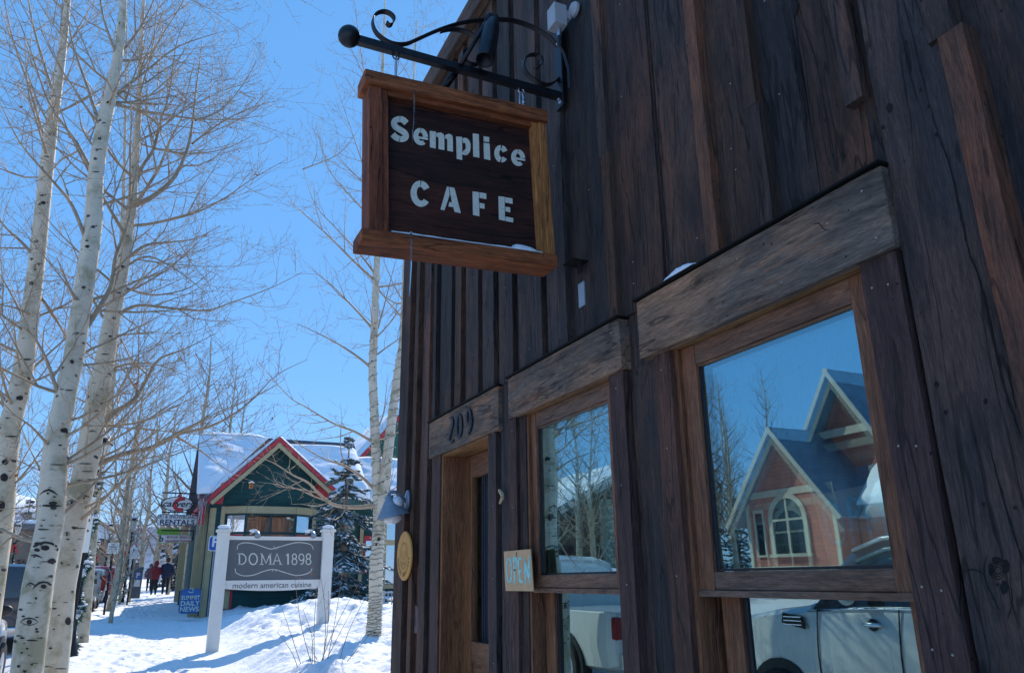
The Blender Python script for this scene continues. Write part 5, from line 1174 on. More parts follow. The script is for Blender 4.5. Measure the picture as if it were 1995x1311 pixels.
# porch columns and beam along the side of the building
m = MB()
for (u, v0, v1, y, wd) in ((393, 1000, 1190, 29.0, .22), (404, 985, 1190, 28.6, .10), (357, 1062, 1162, 37.5, .26)):
    a = aty(u, v0, y); b = aty(u, v1, y); m.box(a.x - wd / 2, a.x + wd / 2, y - wd / 2, y + wd / 2, max(.3, b.z - .2), a.z + (.9 if u < 390 else .2)); cpart(m, 'porch_column', M['beige'], gb); m = MB()
m = MB(); a = aty(357, 1150, 37.5); m.box(a.x - .17, a.x + .17, 37.33, 37.67, .5, a.z); cpart(m, 'column_base', M['deepgreen'], gb)
m = MB(); m.box(xL + .15, xL + .33, 28.2, 40, 3.80, 4.0); m.box(xL + .14, xL + .34, 28.1, 28.19, 3.3, 4.01); cpart(m, 'porch_beam', M['redtrim'], gb)

# second green gabled house behind the two-stemmed tree
hb = empty('gabled_house', (8.8, 42, .8), 0, 'green house with a snowy red-edged gable rising behind the two-stemmed tree', 'building'); bpy.context.view_layer.update()
a = aty(792, 792, 40); xg = a.x; zg = a.z
m = MB(); m.prism([(xg - 2.6, 40.3, 1), (xg + 2.6, 40.3, 1), (xg + 2.6, 40.3, zg - 3.1), (xg, 40.3, zg - .12), (xg - 2.6, 40.3, zg - 3.1)], (0, 7, 0)); cpart(m, 'wall', siding_mat('bright_green_siding', (.04, .13, .10)), hb)
m = MB(); slab(m, [(xg - 3.0, 39.9, zg - 3.5), (xg, 39.9, zg), (xg, 47.5, zg), (xg - 3.0, 47.5, zg - 3.5)], .12); slab(m, [(xg, 39.9, zg), (xg + 3.0, 39.9, zg - 3.5), (xg + 3.0, 47.5, zg - 3.5), (xg, 47.5, zg)], .12); cpart(m, 'roof', M['slate'], hb)
m = MB(); rake(m, xg - 3, zg - 3.5, xg - .001, zg, 39.86, .0, .2, .04); rake(m, xg + .001, zg, xg + 3, zg - 3.5, 39.862, .0, .2, .04); cpart(m, 'rake_board', M['redtrim'], hb)
m = MB(); snow_quad(m, (xg - 3.0, 39.95, zg - 3.48), (xg - 3.0, 47.4, zg - 3.48), (xg, 47.4, zg + .02), (xg, 39.95, zg + .02), .25, 20, 2); snow_quad(m, (xg + 3.0, 39.95, zg - 3.48), (xg + 3.0, 47.4, zg - 3.48), (xg, 47.4, zg + .02), (xg, 39.95, zg + .02), .25, 20, 2); cpart(m, 'roof_snow', M['snow_roof'], hb, smooth=True)

# railing near the cafe corner
a = aty(748, 1152, 21); rl = empty('railing', (a.x, 21, .6), 0, 'grey metal railing half hidden between the tree and the cafe corner', 'railing'); bpy.context.view_layer.update()
m = MB(); zt_ = a.z; x0_, x1_ = a.x, a.x + 2.4
m.box(x0_, x1_, 20.98, 21.02, zt_ - .04, zt_); m.box(x0_, x1_, 20.985, 21.015, zt_ - .62, zt_ - .585); cpart(m, 'rails', M['greymetal'], rl)
m = MB()
for k in range(24): m.box(x0_ + k * .1 + .01, x0_ + k * .1 + .035, 20.99, 21.01, zt_ - .584, zt_ - .041)
m.box(x0_ - .05, x0_ - .001, 20.97, 21.03, zt_ - .9, zt_ + .02); cpart(m, 'bars', M['greymetal'], rl)

# ============================================================= WHITE-POSTED SIGN (grey panel)
YD = 17.0
dm = empty('yard_sign', (2.4, YD, .5), 0, 'grey restaurant sign board between two white posts in the snowy yard', 'sign'); bpy.context.view_layer.update()
M['postwhite'] = plain('sign_post_white', (.70, .68, .63), .55, 0, .05, 4)
M['panelgrey'] = plain('panel_grey', (.105, .115, .125), .55, 0, .06, 3)
for (u0, u1, v0, vb) in ((425, 447, 1036, 1250), (628, 650, 1036, 1212)):
    a = aty(u0, v0, YD); b = aty(u1, v0, YD); g = H((a.x + b.x) / 2, YD) - .3
    m = MB(); w_ = .115; cx_ = (a.x + b.x) / 2; m.box(cx_ - w_, cx_ + w_, YD - w_, YD + w_, g, a.z); o = cpart(m, 'post', M['postwhite'], dm, bevel=.01)
    m = MB(); m.box(cx_ - w_ - .03, cx_ + w_ + .03, YD - w_ - .03, YD + w_ + .03, a.z + .001, a.z + .05); m.lathe([(.17, .05), (.12, .08), (0, .10)], Matrix.Translation((cx_, YD, a.z)) @ Matrix.Rotation(R(45), 4, 'Z'), 4); cpart(m, 'post_cap', M['postwhite'], o, bevel=.006)
    m = MB(); m.ball((cx_, YD, a.z + .10), .13, 14, (1, 1, .35)); cpart(m, 'cap_snow', M['snow_roof'], o, smooth=True)
a = aty(447, 1043, YD); b = aty(628, 1130, YD); px0, px1 = a.x - .01, b.x + .01
m = MB(); m.box(px0, px1, YD - .03, YD + .03, b.z + .02, a.z - .085); cpart(m, 'panel', M['panelgrey'], dm)
m = MB(); m.box(px0, px1, YD - .05, YD + .05, a.z - .084, a.z - .01); n_ = 12
zz0 = b.z + .019; pts_t = [(px0, YD - .045, zz0), (px1, YD - .045, zz0)] + [(px1 + (px0 - px1) * i / n_, YD - .045, zz0 - .16 - .05 * sin(pi * i / n_)) for i in range(n_ + 1)]
m.prism(pts_t, (0, .09, 0)); cpart(m, 'rails', M['postwhite'], dm, bevel=.004)
FD = lambda X, Y: aty(350 + X / 2.567, 800 + Y / 2.567, YD - .034)
m = MB()
def ds(pts, wd): put2d(m, strip2d(pts, wd), FD, (0, .003, 0))
c_ = [(288, 693), (293, 670), (325, 659), (370, 664), (420, 680), (455, 690), (490, 683), (540, 668), (590, 658), (640, 663), (662, 675), (668, 692)]; ds(smooth2(c_), [4 if i in range(8, 48) else 3 for i in range(len(smooth2(c_)))])
c_ = [(278, 788), (284, 810), (320, 824), (370, 820), (420, 802), (470, 792), (520, 806), (580, 822), (630, 816), (655, 802), (662, 788)]; ds(smooth2(c_), 4)
ds([(470, 676), (480, 688), (494, 678)], 3); ds([(462, 802), (472, 790), (484, 802)], 3); ds([(476, 690), (482, 684), (488, 690)], 3)
def glyph(segs, ox, w_, z0=713, z1=768, sk=0):
    for pts, wd in segs: ds([(ox + x * w_, z1 + (z0 - z1) * y) for x, y in pts], wd)
ser = lambda x, y: ([(x - .16, y), (x + .16, y)], 4)
D_ = [([(.18, 0), (.18, 1)], 7), ser(.14, .02), ser(.14, .98), (smooth2([(.18, .97), (.55, .95), (.85, .75), (.92, .5), (.85, .25), (.55, .04), (.18, .03)]), 5)]
O_ = [([(.5 + .44 * cos(R(t)), .5 + .5 * sin(R(t))) for t in range(0, 361, 20)], 6)]
M_ = [([(.14, 0), (.16, 1)], 5), ([(.16, .98), (.5, .1), (.84, .98)], 6), ([(.84, 1), (.88, 0)], 7), ser(.14, .02), ser(.88, .02), ([(.02, .98), (.2, .98)], 4), ([(.8, .98), (.98, .98)], 4)]
A_ = [([(.1, 0), (.5, 1), (.9, 0)], 6), ([(.25, .35), (.75, .35)], 4), ser(.1, .02), ser(.9, .02)]
glyph(D_, 291, 44); glyph(O_, 345, 46); glyph(M_, 402, 60); glyph(A_, 464, 46)
one = [([(.55, 0), (.55, 1)], 7), ([(.2, .8), (.55, .98)], 5)]
def ell8(cy, ry, rx=.36): return ([(.5 + rx * cos(R(t)), cy + ry * sin(R(t))) for t in range(0, 361, 24)], 5)
eight = [ell8(.74, .23, .30), ell8(.26, .26)]; nine = [ell8(.66, .3), (smooth2([(.86, .66), (.84, .35), (.66, .08), (.35, .03)]), 5)]
glyph(one, 528, 26); glyph(eight, 557, 34); glyph(nine, 592, 34); glyph(eight, 627, 34)
cpart(m, 'lettering', plain('sign_lettering_cream', (.62, .60, .54), .6), dm)
c3 = FD(465, 872); text_obj('tagline', 'modern american cuisine', M['panelgrey'], None, (c3.x, YD - .047, c3.z), .155, FRONT, .006, depth=.001)
tg = bpy.data.objects['tagline']; tg.parent = dm; tg.matrix_parent_inverse = dm.matrix_world.inverted()
for u in (500, 608):
    a = aty(u, 1045, YD - .12); m = MB(); m.lathe([(0, .0), (.03, .01), (.055, .09), (.06, .13), (0, .11)], Matrix.Translation(a + Vector((0, -.10, .10))) @ Matrix.Rotation(R(150), 4, 'X'), 14); m.tube([a + Vector((-.12, .14, .06)), a + Vector((-.03, .05, .10)), a + Vector((0, -.08, .10))], .016, 7); cpart(m, 'spotlight', M['greymetal'], dm, smooth=True)
    m = MB(); m.ball(a + Vector((-.06, .08, .12)), .07, 10, (1.3, .8, .45)); cpart(m, 'spotlight_snow', M['snow_roof'], dm, smooth=True)

# ============================================================= SIGNS OVER THE WALK
def hang_sign(name, box, y, label, face, edge, th=.05, shape='rect', cat='sign'):
    a = aty(box[0], box[1], y); b = aty(box[2], box[3], y); cx_, cz_ = (a.x + b.x) / 2, (a.z + b.z) / 2; w_, h_ = b.x - a.x, a.z - b.z
    e = empty(name, (cx_, y, cz_), 0, label, cat, None); bpy.context.view_layer.update()
    def outline(k, r=.08):
        if shape == 'oval': return [(cx_ + w_ / 2 * k * cos(R(t)), cz_ + h_ / 2 * k * sin(R(t))) for t in range(0, 360, 10)]
        W2, H2 = w_ / 2 - (1 - k) * h_ / 2, h_ / 2 * k; o = []
        for sx, sz, a0 in ((1, 1, 0), (-1, 1, 90), (-1, -1, 180), (1, -1, 270)):
            for t in (0, 45, 90): o.append((cx_ + sx * (W2 - r) + r * cos(R(a0 + t)), cz_ + sz * (H2 - r) + r * sin(R(a0 + t))))
        return o
    m = MB(); m.prism([(x, y, z) for x, z in outline(1)], (0, th, 0)); cpart(m, 'board', edge, e)
    m = MB(); m.prism([(x, y - .004, z) for x, z in outline(.90)], (0, .003, 0)); cpart(m, 'face', face, e)
    return e, cx_, cz_, w_, h_
def etext(e, s, mat, x, y, z, size, bold=.02, shear=0, xs=1.0):
    t = text_obj('lettering', s, mat, None, (x, y, z), size, FRONT, bold, shear, depth=.001, xs=xs); t.parent = e; t.matrix_parent_inverse = e.matrix_world.inverted(); return t
W_ = M['white']; K_ = M['black']
e1, cx_, cz_, w_, h_ = hang_sign('oval_sign', (315, 966, 377, 997), 29.5, 'white oval sign with a black rim and red swoosh, highest over the walk', W_, K_, shape='oval')
m = MB(); q = smooth2([(cx_ + .22, cz_ + .2), (cx_ + .02, cz_ + .15), (cx_ - .10, cz_), (cx_ - .02, cz_ - .17), (cx_ + .2, cz_ - .2)]); 
for f in strip2d(q, .13): m.prism([(x, 29.492, z) for x, z in f], (0, .002, 0))
m.prism([(cx_ - .06, 29.498, cz_ + .25), (cx_ + .06, 29.498, cz_ + .25), (cx_ + .02, 29.498, cz_ + .36)], (0, .03, 0))
cpart(m, 'red_swoosh', M['redtrim'], e1); etext(e1, 'carvers', K_, cx_, 29.487, cz_, .30, .015, .3, 1.12)
e2, cx_, cz_, w_, h_ = hang_sign('rental_sign', (307, 1001, 384, 1024), 29.5, 'white rectangular ski rental sign hanging right below the oval sign', W_, M['panelgrey'])
navy = plain('navy_lettering', (.02, .03, .10), .6)
etext(e2, 'SKI & SNOWBOARD', navy, cx_, 29.488, cz_ + .10, .165, .008, xs=.86); etext(e2, 'RENTALS', navy, cx_, 29.488, cz_ - .085, .245, .022, xs=1.12)
lime = plain('lime_green_board', (.22, .42, .06), .6)
e3, cx_, cz_, w_, h_ = hang_sign('vacation_sign', (310, 1041, 372, 1058), 31.5, 'white and green vacation homes sign below the ski rental sign', W_, lime)
etext(e3, 'BOOK BRECK', M['redtrim'], cx_ + .13, 31.488, cz_ + .06, .12, .012, xs=1.15); etext(e3, 'vacation homes', M['redtrim'], cx_ + .12, 31.488, cz_ - .07, .15, .018, xs=.95); etext(e3, 'b', M['deepgreen'], cx_ - .47, 31.488, cz_, .30, .02)
e4, cx_, cz_, w_, h_ = hang_sign('lime_sign', (306, 1029, 350, 1041), 33.5, 'faded lime green sign board just above the vacation homes sign', lime, lime)
for (e_, y_, v_) in ((e1, 29.52, 962), (e2, 29.52, 999), (e3, 31.52, 1034)):
    a = aty(385 if v_ != 1034 else 378, v_, y_); b = aty(315, v_, y_); m = MB(); m.box(b.x, xL + .24, y_ - .02, y_ + .02, a.z - .015, a.z + .025); m.box(xL + .20, xL + .24, y_ - .02, y_ + .02, a.z - .35, a.z - .016); cpart(m, 'bracket_arm', M['iron'], e_)
e5, cx_, cz_, w_, h_ = hang_sign('news_board', (353, 1147, 388, 1194), 26.8, 'blue newspaper stand board at the foot of the green restaurant corner', plain('newspaper_blue', (.03, .13, .36), .5), plain('newspaper_blue_edge', (.025, .10, .28), .5), th=.35)
cream = plain('cream_lettering', (.60, .66, .55), .6)
for k, s in enumerate(('SUMMIT', 'DAILY', 'NEWS')): etext(e5, s, cream, cx_, 26.79, cz_ + .10 - k * .17, .17 if k == 0 else .20, .02, xs=.9 if k == 0 else 1.0)
m = MB()
for q in strip2d([(cx_ - .06, cz_ + .36), (cx_ + .02, cz_ + .38), (cx_ + .07, cz_ + .34), (cx_ + .03, cz_ + .31), (cx_ + .06, cz_ + .27), (cx_ - .03, cz_ + .25), (cx_ - .08, cz_ + .29)], .022): m.prism([(x, 26.794, z) for x, z in q], (0, .002, 0))
cpart(m, 'emblem', cream, e5)
e6, cx_, cz_, w_, h_ = hang_sign('parking_sign', (408, 1043, 430, 1073), 27.2, 'blue parking sign with a white P partly behind the left white post', plain('parking_blue', (.03, .09, .40), .5), W_, th=.02)
etext(e6, 'P', W_, cx_, 27.19, cz_ + .03, .42, .03); m = MB(); m.box(cx_ - .02, cx_ + .02, 27.225, 27.26, .4, cz_ + .2); cpart(m, 'post', M['greymetal'], e6)
# signs on posts along the kerb
def post_sign(u, v0, v1, y, wpx, label, lines, posth=None, face=W_, pm=M['iron'], lm_=K_):
    a = aty(u, v0, y); b = aty(u, v1, y); w_ = wpx / FPX * y * .9; g = s_walk(y) - .1
    e = empty('street_sign', (a.x, y, g), 0, label, 'sign'); bpy.context.view_layer.update()
    m = MB(); m.box(a.x - w_ / 2, a.x + w_ / 2, y - .004, y + .004, b.z, a.z); cpart(m, 'plate', face, e, bevel=.003)
    m = MB(); m.box(a.x - .035, a.x + .035, y + .006, y + .07, g, (b.z + a.z) / 2); cpart(m, 'post', pm, e)
    if lines:
        for s, zf, sz, mt_ in lines: etext(e, s, mt_, a.x, y - .007, b.z + (a.z - b.z) * zf, sz * (a.z - b.z), .02)
    return e
post_sign(222, 1057, 1078, 31, 19, 'white no parking sign on a dark post beside the walk', [('NO', .82, .2, K_), ('PARKING', .6, .17, K_), ('ANY TIME', .40, .15, K_), ('<->', .17, .22, K_)])
post_sign(178, 968, 1076, 15.2, 17, 'tall narrow parking sign peeking out behind the right leaning trunk', [('2', .85, .14, K_), ('HR', .70, .1, K_), ('P', .55, .14, K_), ('->', .38, .12, K_)])
post_sign(262, 1066, 1088, 38, 13, 'small white sign under the red bow of the second lamp post', [('P', .7, .4, navy)])
brown = plain('brown_sign', (.20, .05, .03), .6)
post_sign(209, 1071, 1081, 52, 18, 'brown information sign beyond the no parking sign', [('P', .5, .8, W_)], face=brown)
# ============================================================= STREET LAMPS WITH GARLANDS
def needles(mb, mbs, path, rad, n, rr, ln=.085):
    L = len(path) - 1
    for k in range(n):
        t = rr.random() * L; i = min(int(t), L - 1); c = path[i].lerp(path[i + 1], t - i); d = Vector((rr.gauss(0, 1), rr.gauss(0, 1), rr.gauss(0, .7))).normalized()
        p = c + d * rad * rr.uniform(.3, .9); tip = p + (d + Vector((0, 0, -.3))).normalized() * ln * rr.uniform(.7, 1.3); s_ = d.orthogonal().normalized() * .012
        mb.add([p - s_, p + s_, tip], [(0, 1, 2)])
        if mbs is not None and d.z > .55 and rr.random() < .30: mbs.ball(p + d * .02, .04 * rr.uniform(.6, 1.3), 5, (1.2, 1.2, .6))
def bow(mb, c, s):
    for sg_ in (-1, 1):
        P = [c, c + Vector((sg_ * .22 * s, -.03, .14 * s)), c + Vector((sg_ * .40 * s, -.02, .05 * s)), c + Vector((sg_ * .30 * s, -.03, -.08 * s)), c]
        Q = spline(P, 4)
        for a, b in zip(Q, Q[1:]): mb.add([a + Vector((0, -.06 * s, 0)), b + Vector((0, -.06 * s, 0)), b + Vector((0, .06 * s, 0)), a + Vector((0, .06 * s, 0))], [(0, 1, 2, 3)])
        mb.prism([c + Vector((sg_ * .02, -.04, 0)), c + Vector((sg_ * .12 * s, -.05, -.5 * s)), c + Vector((sg_ * .26 * s, -.05, -.46 * s)), c + Vector((sg_ * .09 * s, -.04, 0))], (0, .015, 0))
    mb.ball(c + Vector((0, -.04, 0)), .07 * s, 8)
lantern_glass = plain('lantern_glass', (.55, .55, .50), .2)
def lamp_post(x, y, g, h, label, near=True, bow_z=.72, seed=1, gl0=.04, gl1=.86, bow_x=0.0):
    e = empty('street_lamp', (x, y, g), 0, label, 'street lamp', 'garlanded street lamps'); rr = random.Random(seed)
    k = h / 4.4; n = 16 if near else 8
    m = MB(); m.lathe([(.14, -.1), (.14, .2), (.09, .35), (.055, .6), (.05, 3.5), (.07, 3.56), (.04, 3.62), (.0, 3.62)], Matrix.Diagonal((k, k, k, 1)), n); m.build('pole', M['iron'], e, smooth=True)
    m = MB(); m.lathe([(.06, 3.6), (.13, 3.72), (.19, 4.1), (.0, 4.1)], Matrix.Diagonal((k, k, k, 1)), n); m.build('lantern', lantern_glass, e)
    m = MB(); m.lathe([(.22, 4.1), (.20, 4.14), (.10, 4.30), (.05, 4.34), (.03, 4.44), (0, 4.46)], Matrix.Diagonal((k, k, k, 1)), n); m.build('lantern_cap', M['iron'], e, smooth=True)
    m = MB(); m.ball((0, 0, 4.27 * k), .16 * k, 10, (1, 1, .6)); m.build('cap_snow', M['snow_roof'], e, smooth=True)
    path = []
    for i in range(90):
        t = i / 89; a = t * 2 * pi * 4.5; path.append(Vector((cos(a) * .07, sin(a) * .07, h * (gl0 + (gl1 - gl0) * t))))
    m = MB(); ms = MB(); needles(m, ms, path, .085, 4600 if near else 1500, rr, .08 if near else .13); m.build('garland', M['garland'], e); ms.build('garland_snow', M['snow_roof'], e, smooth=True)
    m = MB(); bow(m, Vector((bow_x, -.16, h * bow_z)), .95); m.build('ribbon_bow', M['red'], e, smooth=True)
    return e
a = aty(150, 1290, 17.4); lamp_post(-1.06, 17.4, .02, 4.40, 'nearest black street lamp wrapped in a snowy green garland, behind the left trunks', True, .80, 3, bow_x=-.62)
for (u, y, top, lab, sd) in ((262, 41, 1000, 'garlanded street lamp with a red bow beside the parking machine', 5), (218, 62, 1015, 'garlanded street lamp with a red bow just above the no parking sign', 6), (25, 43, 985, 'garlanded street lamp with a wide red bow, leftmost across the street', 7), (38, 60, 1015, 'smaller garlanded street lamp farther away across the street', 8), (193, 85, 1050, 'farthest street lamp with a small red bow down the street', 9)):
    b = aty(u, top, y); lamp_post(b.x, y, b.z - 4.45 if b.z - 4.45 > -.5 else 0, 4.4, lab, False, .66, sd)
# pay station
a = aty(271, 1104, 40); b = aty(271, 1156, 40); e = empty('parking_machine', (a.x, 40, b.z), 0, 'dark grey parking pay machine with a blue P beside the garlanded lamp', 'parking machine'); bpy.context.view_layer.update()
hh = a.z - b.z; m = MB(); m.box(a.x - .19, a.x + .19, 39.85, 40.15, b.z - .2, a.z - .15); m.prism([(a.x - .21, 39.8, a.z - .149), (a.x - .21, 40.2, a.z - .149), (a.x - .21, 40.2, a.z), (a.x - .21, 39.9, a.z)], (.42, 0, 0)); cpart(m, 'cabinet', M['panelgrey'], e, bevel=.01)
m = MB(); m.box(a.x - .13, a.x + .13, 39.842, 39.849, a.z - .52, a.z - .22); cpart(m, 'blue_panel', plain('machine_blue', (.03, .10, .42), .5), e); etext(e, 'P', W_, a.x, 39.838, a.z - .37, .30, .03)
m = MB(); m.box(a.x - .12, a.x + .12, 39.842, 39.849, a.z - .85, a.z - .56); cpart(m, 'screen_panel', W_, e)
# traffic signal over the street
e = empty('traffic_signal', (-6.5, 90, 1.0), 0, 'dark traffic signal hanging from a mast arm far down the street', 'traffic signal'); bpy.context.view_layer.update()
a = aty(185, 1052, 90); b = aty(245, 1052, 90); m = MB(); m.tube([(b.x, 90, 0), (b.x, 90, a.z + .1)], .1, 8); m.tube([(a.x - 3.5, 90, a.z), (b.x, 90, a.z)], .07, 6); cpart(m, 'mast', M['greymetal'], e)
c = aty(197, 1058, 90); m = MB(); m.box(c.x - .25, c.x + .25, 89.7, 89.9, c.z - .75, c.z + .45); cpart(m, 'signal_head', M['black'], e)

# birdhouse hanging in front of the gable
a = aty(490, 938, 13.2); e = empty('birdhouse', (a.x, 13.2, a.z - .05), 0, 'tiny wooden birdhouse hanging on a branch tip in front of the green gable', 'birdhouse'); bpy.context.view_layer.update()
m = MB(); m.box(a.x - .03, a.x + .03, 13.17, 13.23, a.z - .11, a.z - .02); cpart(m, 'box', M['honey_v'], e); m = MB(); m.prism([(a.x - .045, 13.15, a.z - .019), (a.x + .045, 13.15, a.z - .019), (a.x, 13.15, a.z + .01)], (0, .1, 0)); cpart(m, 'roof', M['snow_roof'], e)
m = MB(); m.tube([(a.x, 13.2, a.z + .01), (a.x + .01, 13.2, a.z + .12)], .003, 4); cpart(m, 'hook', M['wire'], e)
# ============================================================= VEHICLES
def paint(name, col, metal=.0, rough=.25):
    n = NT(name); n.base(n.ramp(n.noise(n.coord(), 1.5, 4), [(.3, tuple(a * .93 for a in col)), (.7, col)])); n.rough(rough); n.b.inputs['Metallic'].default_value = metal
    n.b.inputs['Coat Weight'].default_value = .8; n.b.inputs['Coat Roughness'].default_value = .06; return n.m
M['tyre'] = plain('tyre_rubber', (.02, .02, .02), .85, 0, .3, 20); M['rim'] = plain('alloy_rim', (.45, .46, .48), .35, .8)
M['chrome'] = plain('chrome', (.75, .77, .8), .12, 1.0, .02); M['carglass'] = plain('car_glass', (.012, .016, .02), .04, 0, .05, 3, spec=1.0)
M['taillight'] = plain('red_tail_lamp', (.30, .01, .012), .12); M['headlight'] = plain('headlamp', (.75, .77, .8), .1); M['plate'] = plain('number_plate', (.55, .6, .6), .5); M['carblack'] = plain('car_trim_black', (.015, .015, .017), .5)
def vehicle(name, label, x, y, g, heading, L, Wd, Hh, col, kind='suv', group='cars parked along the kerb', detail=False, snow=False, zbf=.58):
    """length along local +Y (front at +L/2); built from cross-section rings, body / windows / trim as separate parts"""
    e = empty(name, (x, y, g), heading, label, 'pickup' if 'pickup' in name else ('van' if 'van' in name else 'car'), group)
    hw = Wd / 2; z0 = .30; zb = Hh * zbf
    # stations: (y fraction, sill z, belt z, roof z, half width factor, roof half width factor)
    if kind == 'suv': ST = [(-.5, .42, zb - .02, Hh * .60, .86, .60), (-.492, .36, zb, Hh * .80, .92, .66), (-.475, .33, zb, Hh * .955, .96, .70), (-.40, .30, zb, Hh * .99, 1, .76), (-.15, .28, zb, Hh, 1, .78), (.06, .28, zb - .01, Hh * .985, 1, .77), (.13, .28, zb - .02, Hh * .94, 1, .75), (.24, .28, zb - .05, zb + .03, 1, .80), (.36, .28, zb - .10, zb - .03, .99, .80), (.45, .32, zb - .17, zb - .10, .95, .76), (.49, .38, zb - .26, zb - .18, .86, .70), (.5, .42, zb - .34, zb - .28, .78, .6)]; gh = (1, 7)
    elif kind == 'pickup': ST = [(-.5, .5, zb - .02, zb + .01, .93, .85), (-.495, .42, zb, zb + .02, .97, .88), (-.47, .38, zb, zb + .02, 1, .88), (-.10, .34, zb, zb + .02, 1, .88), (-.092, .34, zb, Hh * .96, 1, .74), (-.04, .34, zb, Hh, 1, .76), (.12, .34, zb, Hh * .99, 1, .76), (.17, .34, zb - .02, Hh * .95, 1, .75), (.25, .34, zb - .03, zb + .05, 1, .82), (.36, .34, zb - .06, zb, .99, .82), (.46, .38, zb - .12, zb - .06, .95, .8), (.495, .42, zb - .2, zb - .15, .9, .75), (.5, .46, zb - .3, zb - .25, .85, .7)]; gh = (3, 8)
    elif kind == 'topper': ST = [(-.5, .5, zb - .02, Hh * .90, .94, .80), (-.495, .42, zb, Hh * .95, .97, .83), (-.47, .38, zb, Hh * .98, 1, .84), (-.12, .34, zb, Hh * .98, 1, .84), (-.10, .34, zb, Hh * .96, 1, .76), (.12, .34, zb, Hh * .97, 1, .76), (.17, .34, zb - .02, Hh * .93, 1, .75), (.25, .34, zb - .03, zb + .05, 1, .82), (.46, .38, zb - .12, zb - .06, .95, .8), (.5, .46, zb - .3, zb - .25, .85, .7)]; gh = (0, 7)
    else: ST = [(-.5, .42, zb - .08, zb - .05, .86, .7), (-.48, .34, zb, zb + .03, .95, .75), (-.36, .28, zb + .02, zb + .06, 1, .78), (-.24, .26, zb + .01, Hh * .95, 1, .7), (-.1, .25, zb, Hh, 1, .72), (.05, .25, zb, Hh * .98, 1, .72), (.2, .25, zb - .03, zb + .04, 1, .78), (.4, .28, zb - .12, zb - .08, .97, .74), (.48, .34, zb - .2, zb - .16, .9, .7), (.5, .4, zb - .3, zb - .26, .8, .6)]; gh = (2, 6)
    rings = []
    for (f, s_, b_, r_, wf, rf) in ST:
        yy = f * L; w_ = hw * wf; wr = hw * rf; green = r_ > b_ + .15
        half = [(0, s_ - .02), (w_ * .80, s_ - .02), (w_ * .97, s_ + .05), (w_, s_ + (b_ - s_) * .45), (w_ * .985, s_ + (b_ - s_) * .8), (w_ * .965, b_), (w_ * .94, b_ + (.03 if green else .0)), ((w_ * .94 + wr) / 2 + .02, b_ + (r_ - b_) * .55), (wr + .02, r_ - (.07 if green else .02)), (wr * .85, r_ - (.015 if green else .005)), (0, r_ + .01)]
        rings.append([(px_, yy, pz) for px_, pz in half])
    nb = len(rings[0]); body = MB(); win = MB()
    for sx in (1, -1):
        for i in range(len(rings) - 1):
            for k in range(nb - 1):
                q = [rings[i][k], rings[i][k + 1], rings[i + 1][k + 1], rings[i + 1][k]]; q = [(a * sx, b, c) for a, b, c in q]
                if sx > 0: q = q[::-1]
                side = k in (6, 7) and gh[0] <= i < gh[1]
                front = i == gh[1] - 1 and k in (8, 9) and kind != 'x'; 
                if kind in ('suv',) : front = front or (i == 0 and k in (6, 7, 8, 9) and False)
                (win if (side or front) else body).add(q, [(0, 1, 2, 3)])
    for ring_, s_ in ((rings[0], 1), (rings[-1], -1)):
        f = [(a, b, c) for a, b, c in ring_] + [(-a, b, c) for a, b, c in ring_[::-1][1:-1]]; body.add(f, [tuple(range(len(f)))[::s_]])
    bm = bmesh.new(); 
    def weld(mb, nm, mt_):
        o = mb.build(nm, mt_, e, smooth=True); b_ = bmesh.new(); b_.from_mesh(o.data); bmesh.ops.remove_doubles(b_, verts=b_.verts, dist=.0005); bmesh.ops.recalc_face_normals(b_, faces=b_.faces); b_.to_mesh(o.data); b_.free()
        for p in o.data.polygons: p.use_smooth = True
        try: o.modifiers.new('es', 'EDGE_SPLIT').split_angle = R(38)
        except Exception: pass
        return o
    bm.free(); weld(body, 'body', col); weld(win, 'windows', M['carglass'])
    # pillars
    pm = MB(); 
    def wpt(i, k, off=.006): a = rings[i][k]; return Vector((a[0] + off, a[1], a[2]))
    pil = {'suv': [2, 4], 'pickup': [5], 'topper': [3, 4], 'sedan': [4]}[kind if kind in ('suv', 'pickup', 'topper') else 'sedan']
    for sx in (1, -1):
        for i in pil + [gh[0], gh[1]]:
            if i >= len(rings): continue
            P = [wpt(i, k) for k in (6, 7, 8)]; P = [Vector((p.x * sx, p.y, p.z)) for p in P]; pm.tube(P, .035 if i in pil else .028, 4)
        if gh[1] < len(rings): pm.tube([Vector((sx * (rings[i][8][0] + .004), rings[i][8][1], rings[i][8][2])) for i in range(gh[0], gh[1])], .022, 5)
    pm.build('pillars', col, e, smooth=True)
    # wheels and arches
    wr_ = .36 if kind != 'sedan' else .32; wy = (-.31 * L, .325 * L)
    for sx in (1, -1):
        for yw in wy:
            MW = Matrix.Translation((sx * (hw - .13), yw, wr_)) @ Matrix.Rotation(R(90) * sx, 4, 'Y')
            ar = MB(); ar.lathe([(wr_ + .09, .05), (wr_ + .09, .145), (0, .146)], MW, 24); ar.build('wheel_arch', M['carblack'], e)
            t = MB(); t.lathe([(wr_ * .62, .17), (wr_ * .93, .185), (wr_, .16), (wr_, -.05), (0, -.05)], MW, 28); wl = t.build('wheel', M['tyre'], e, smooth=False)
            rm = MB(); rm.lathe([(wr_ * .62, .172), (wr_ * .56, .150), (0, .150)], MW, 24)
            for k in range(5):
                rm.obox(MW @ Matrix.Rotation(2 * pi * k / 5, 4, 'Z') @ Matrix.Translation((wr_ * .32, 0, .162)), wr_ * .52, .06, .024)
            rm.lathe([(.06, .16), (.05, .18), (0, .18)], MW, 12); rm.build('rim', M['rim'], wl)
    # lights, bumpers, plates, mirrors
    yr = -L / 2; yf_ = L / 2
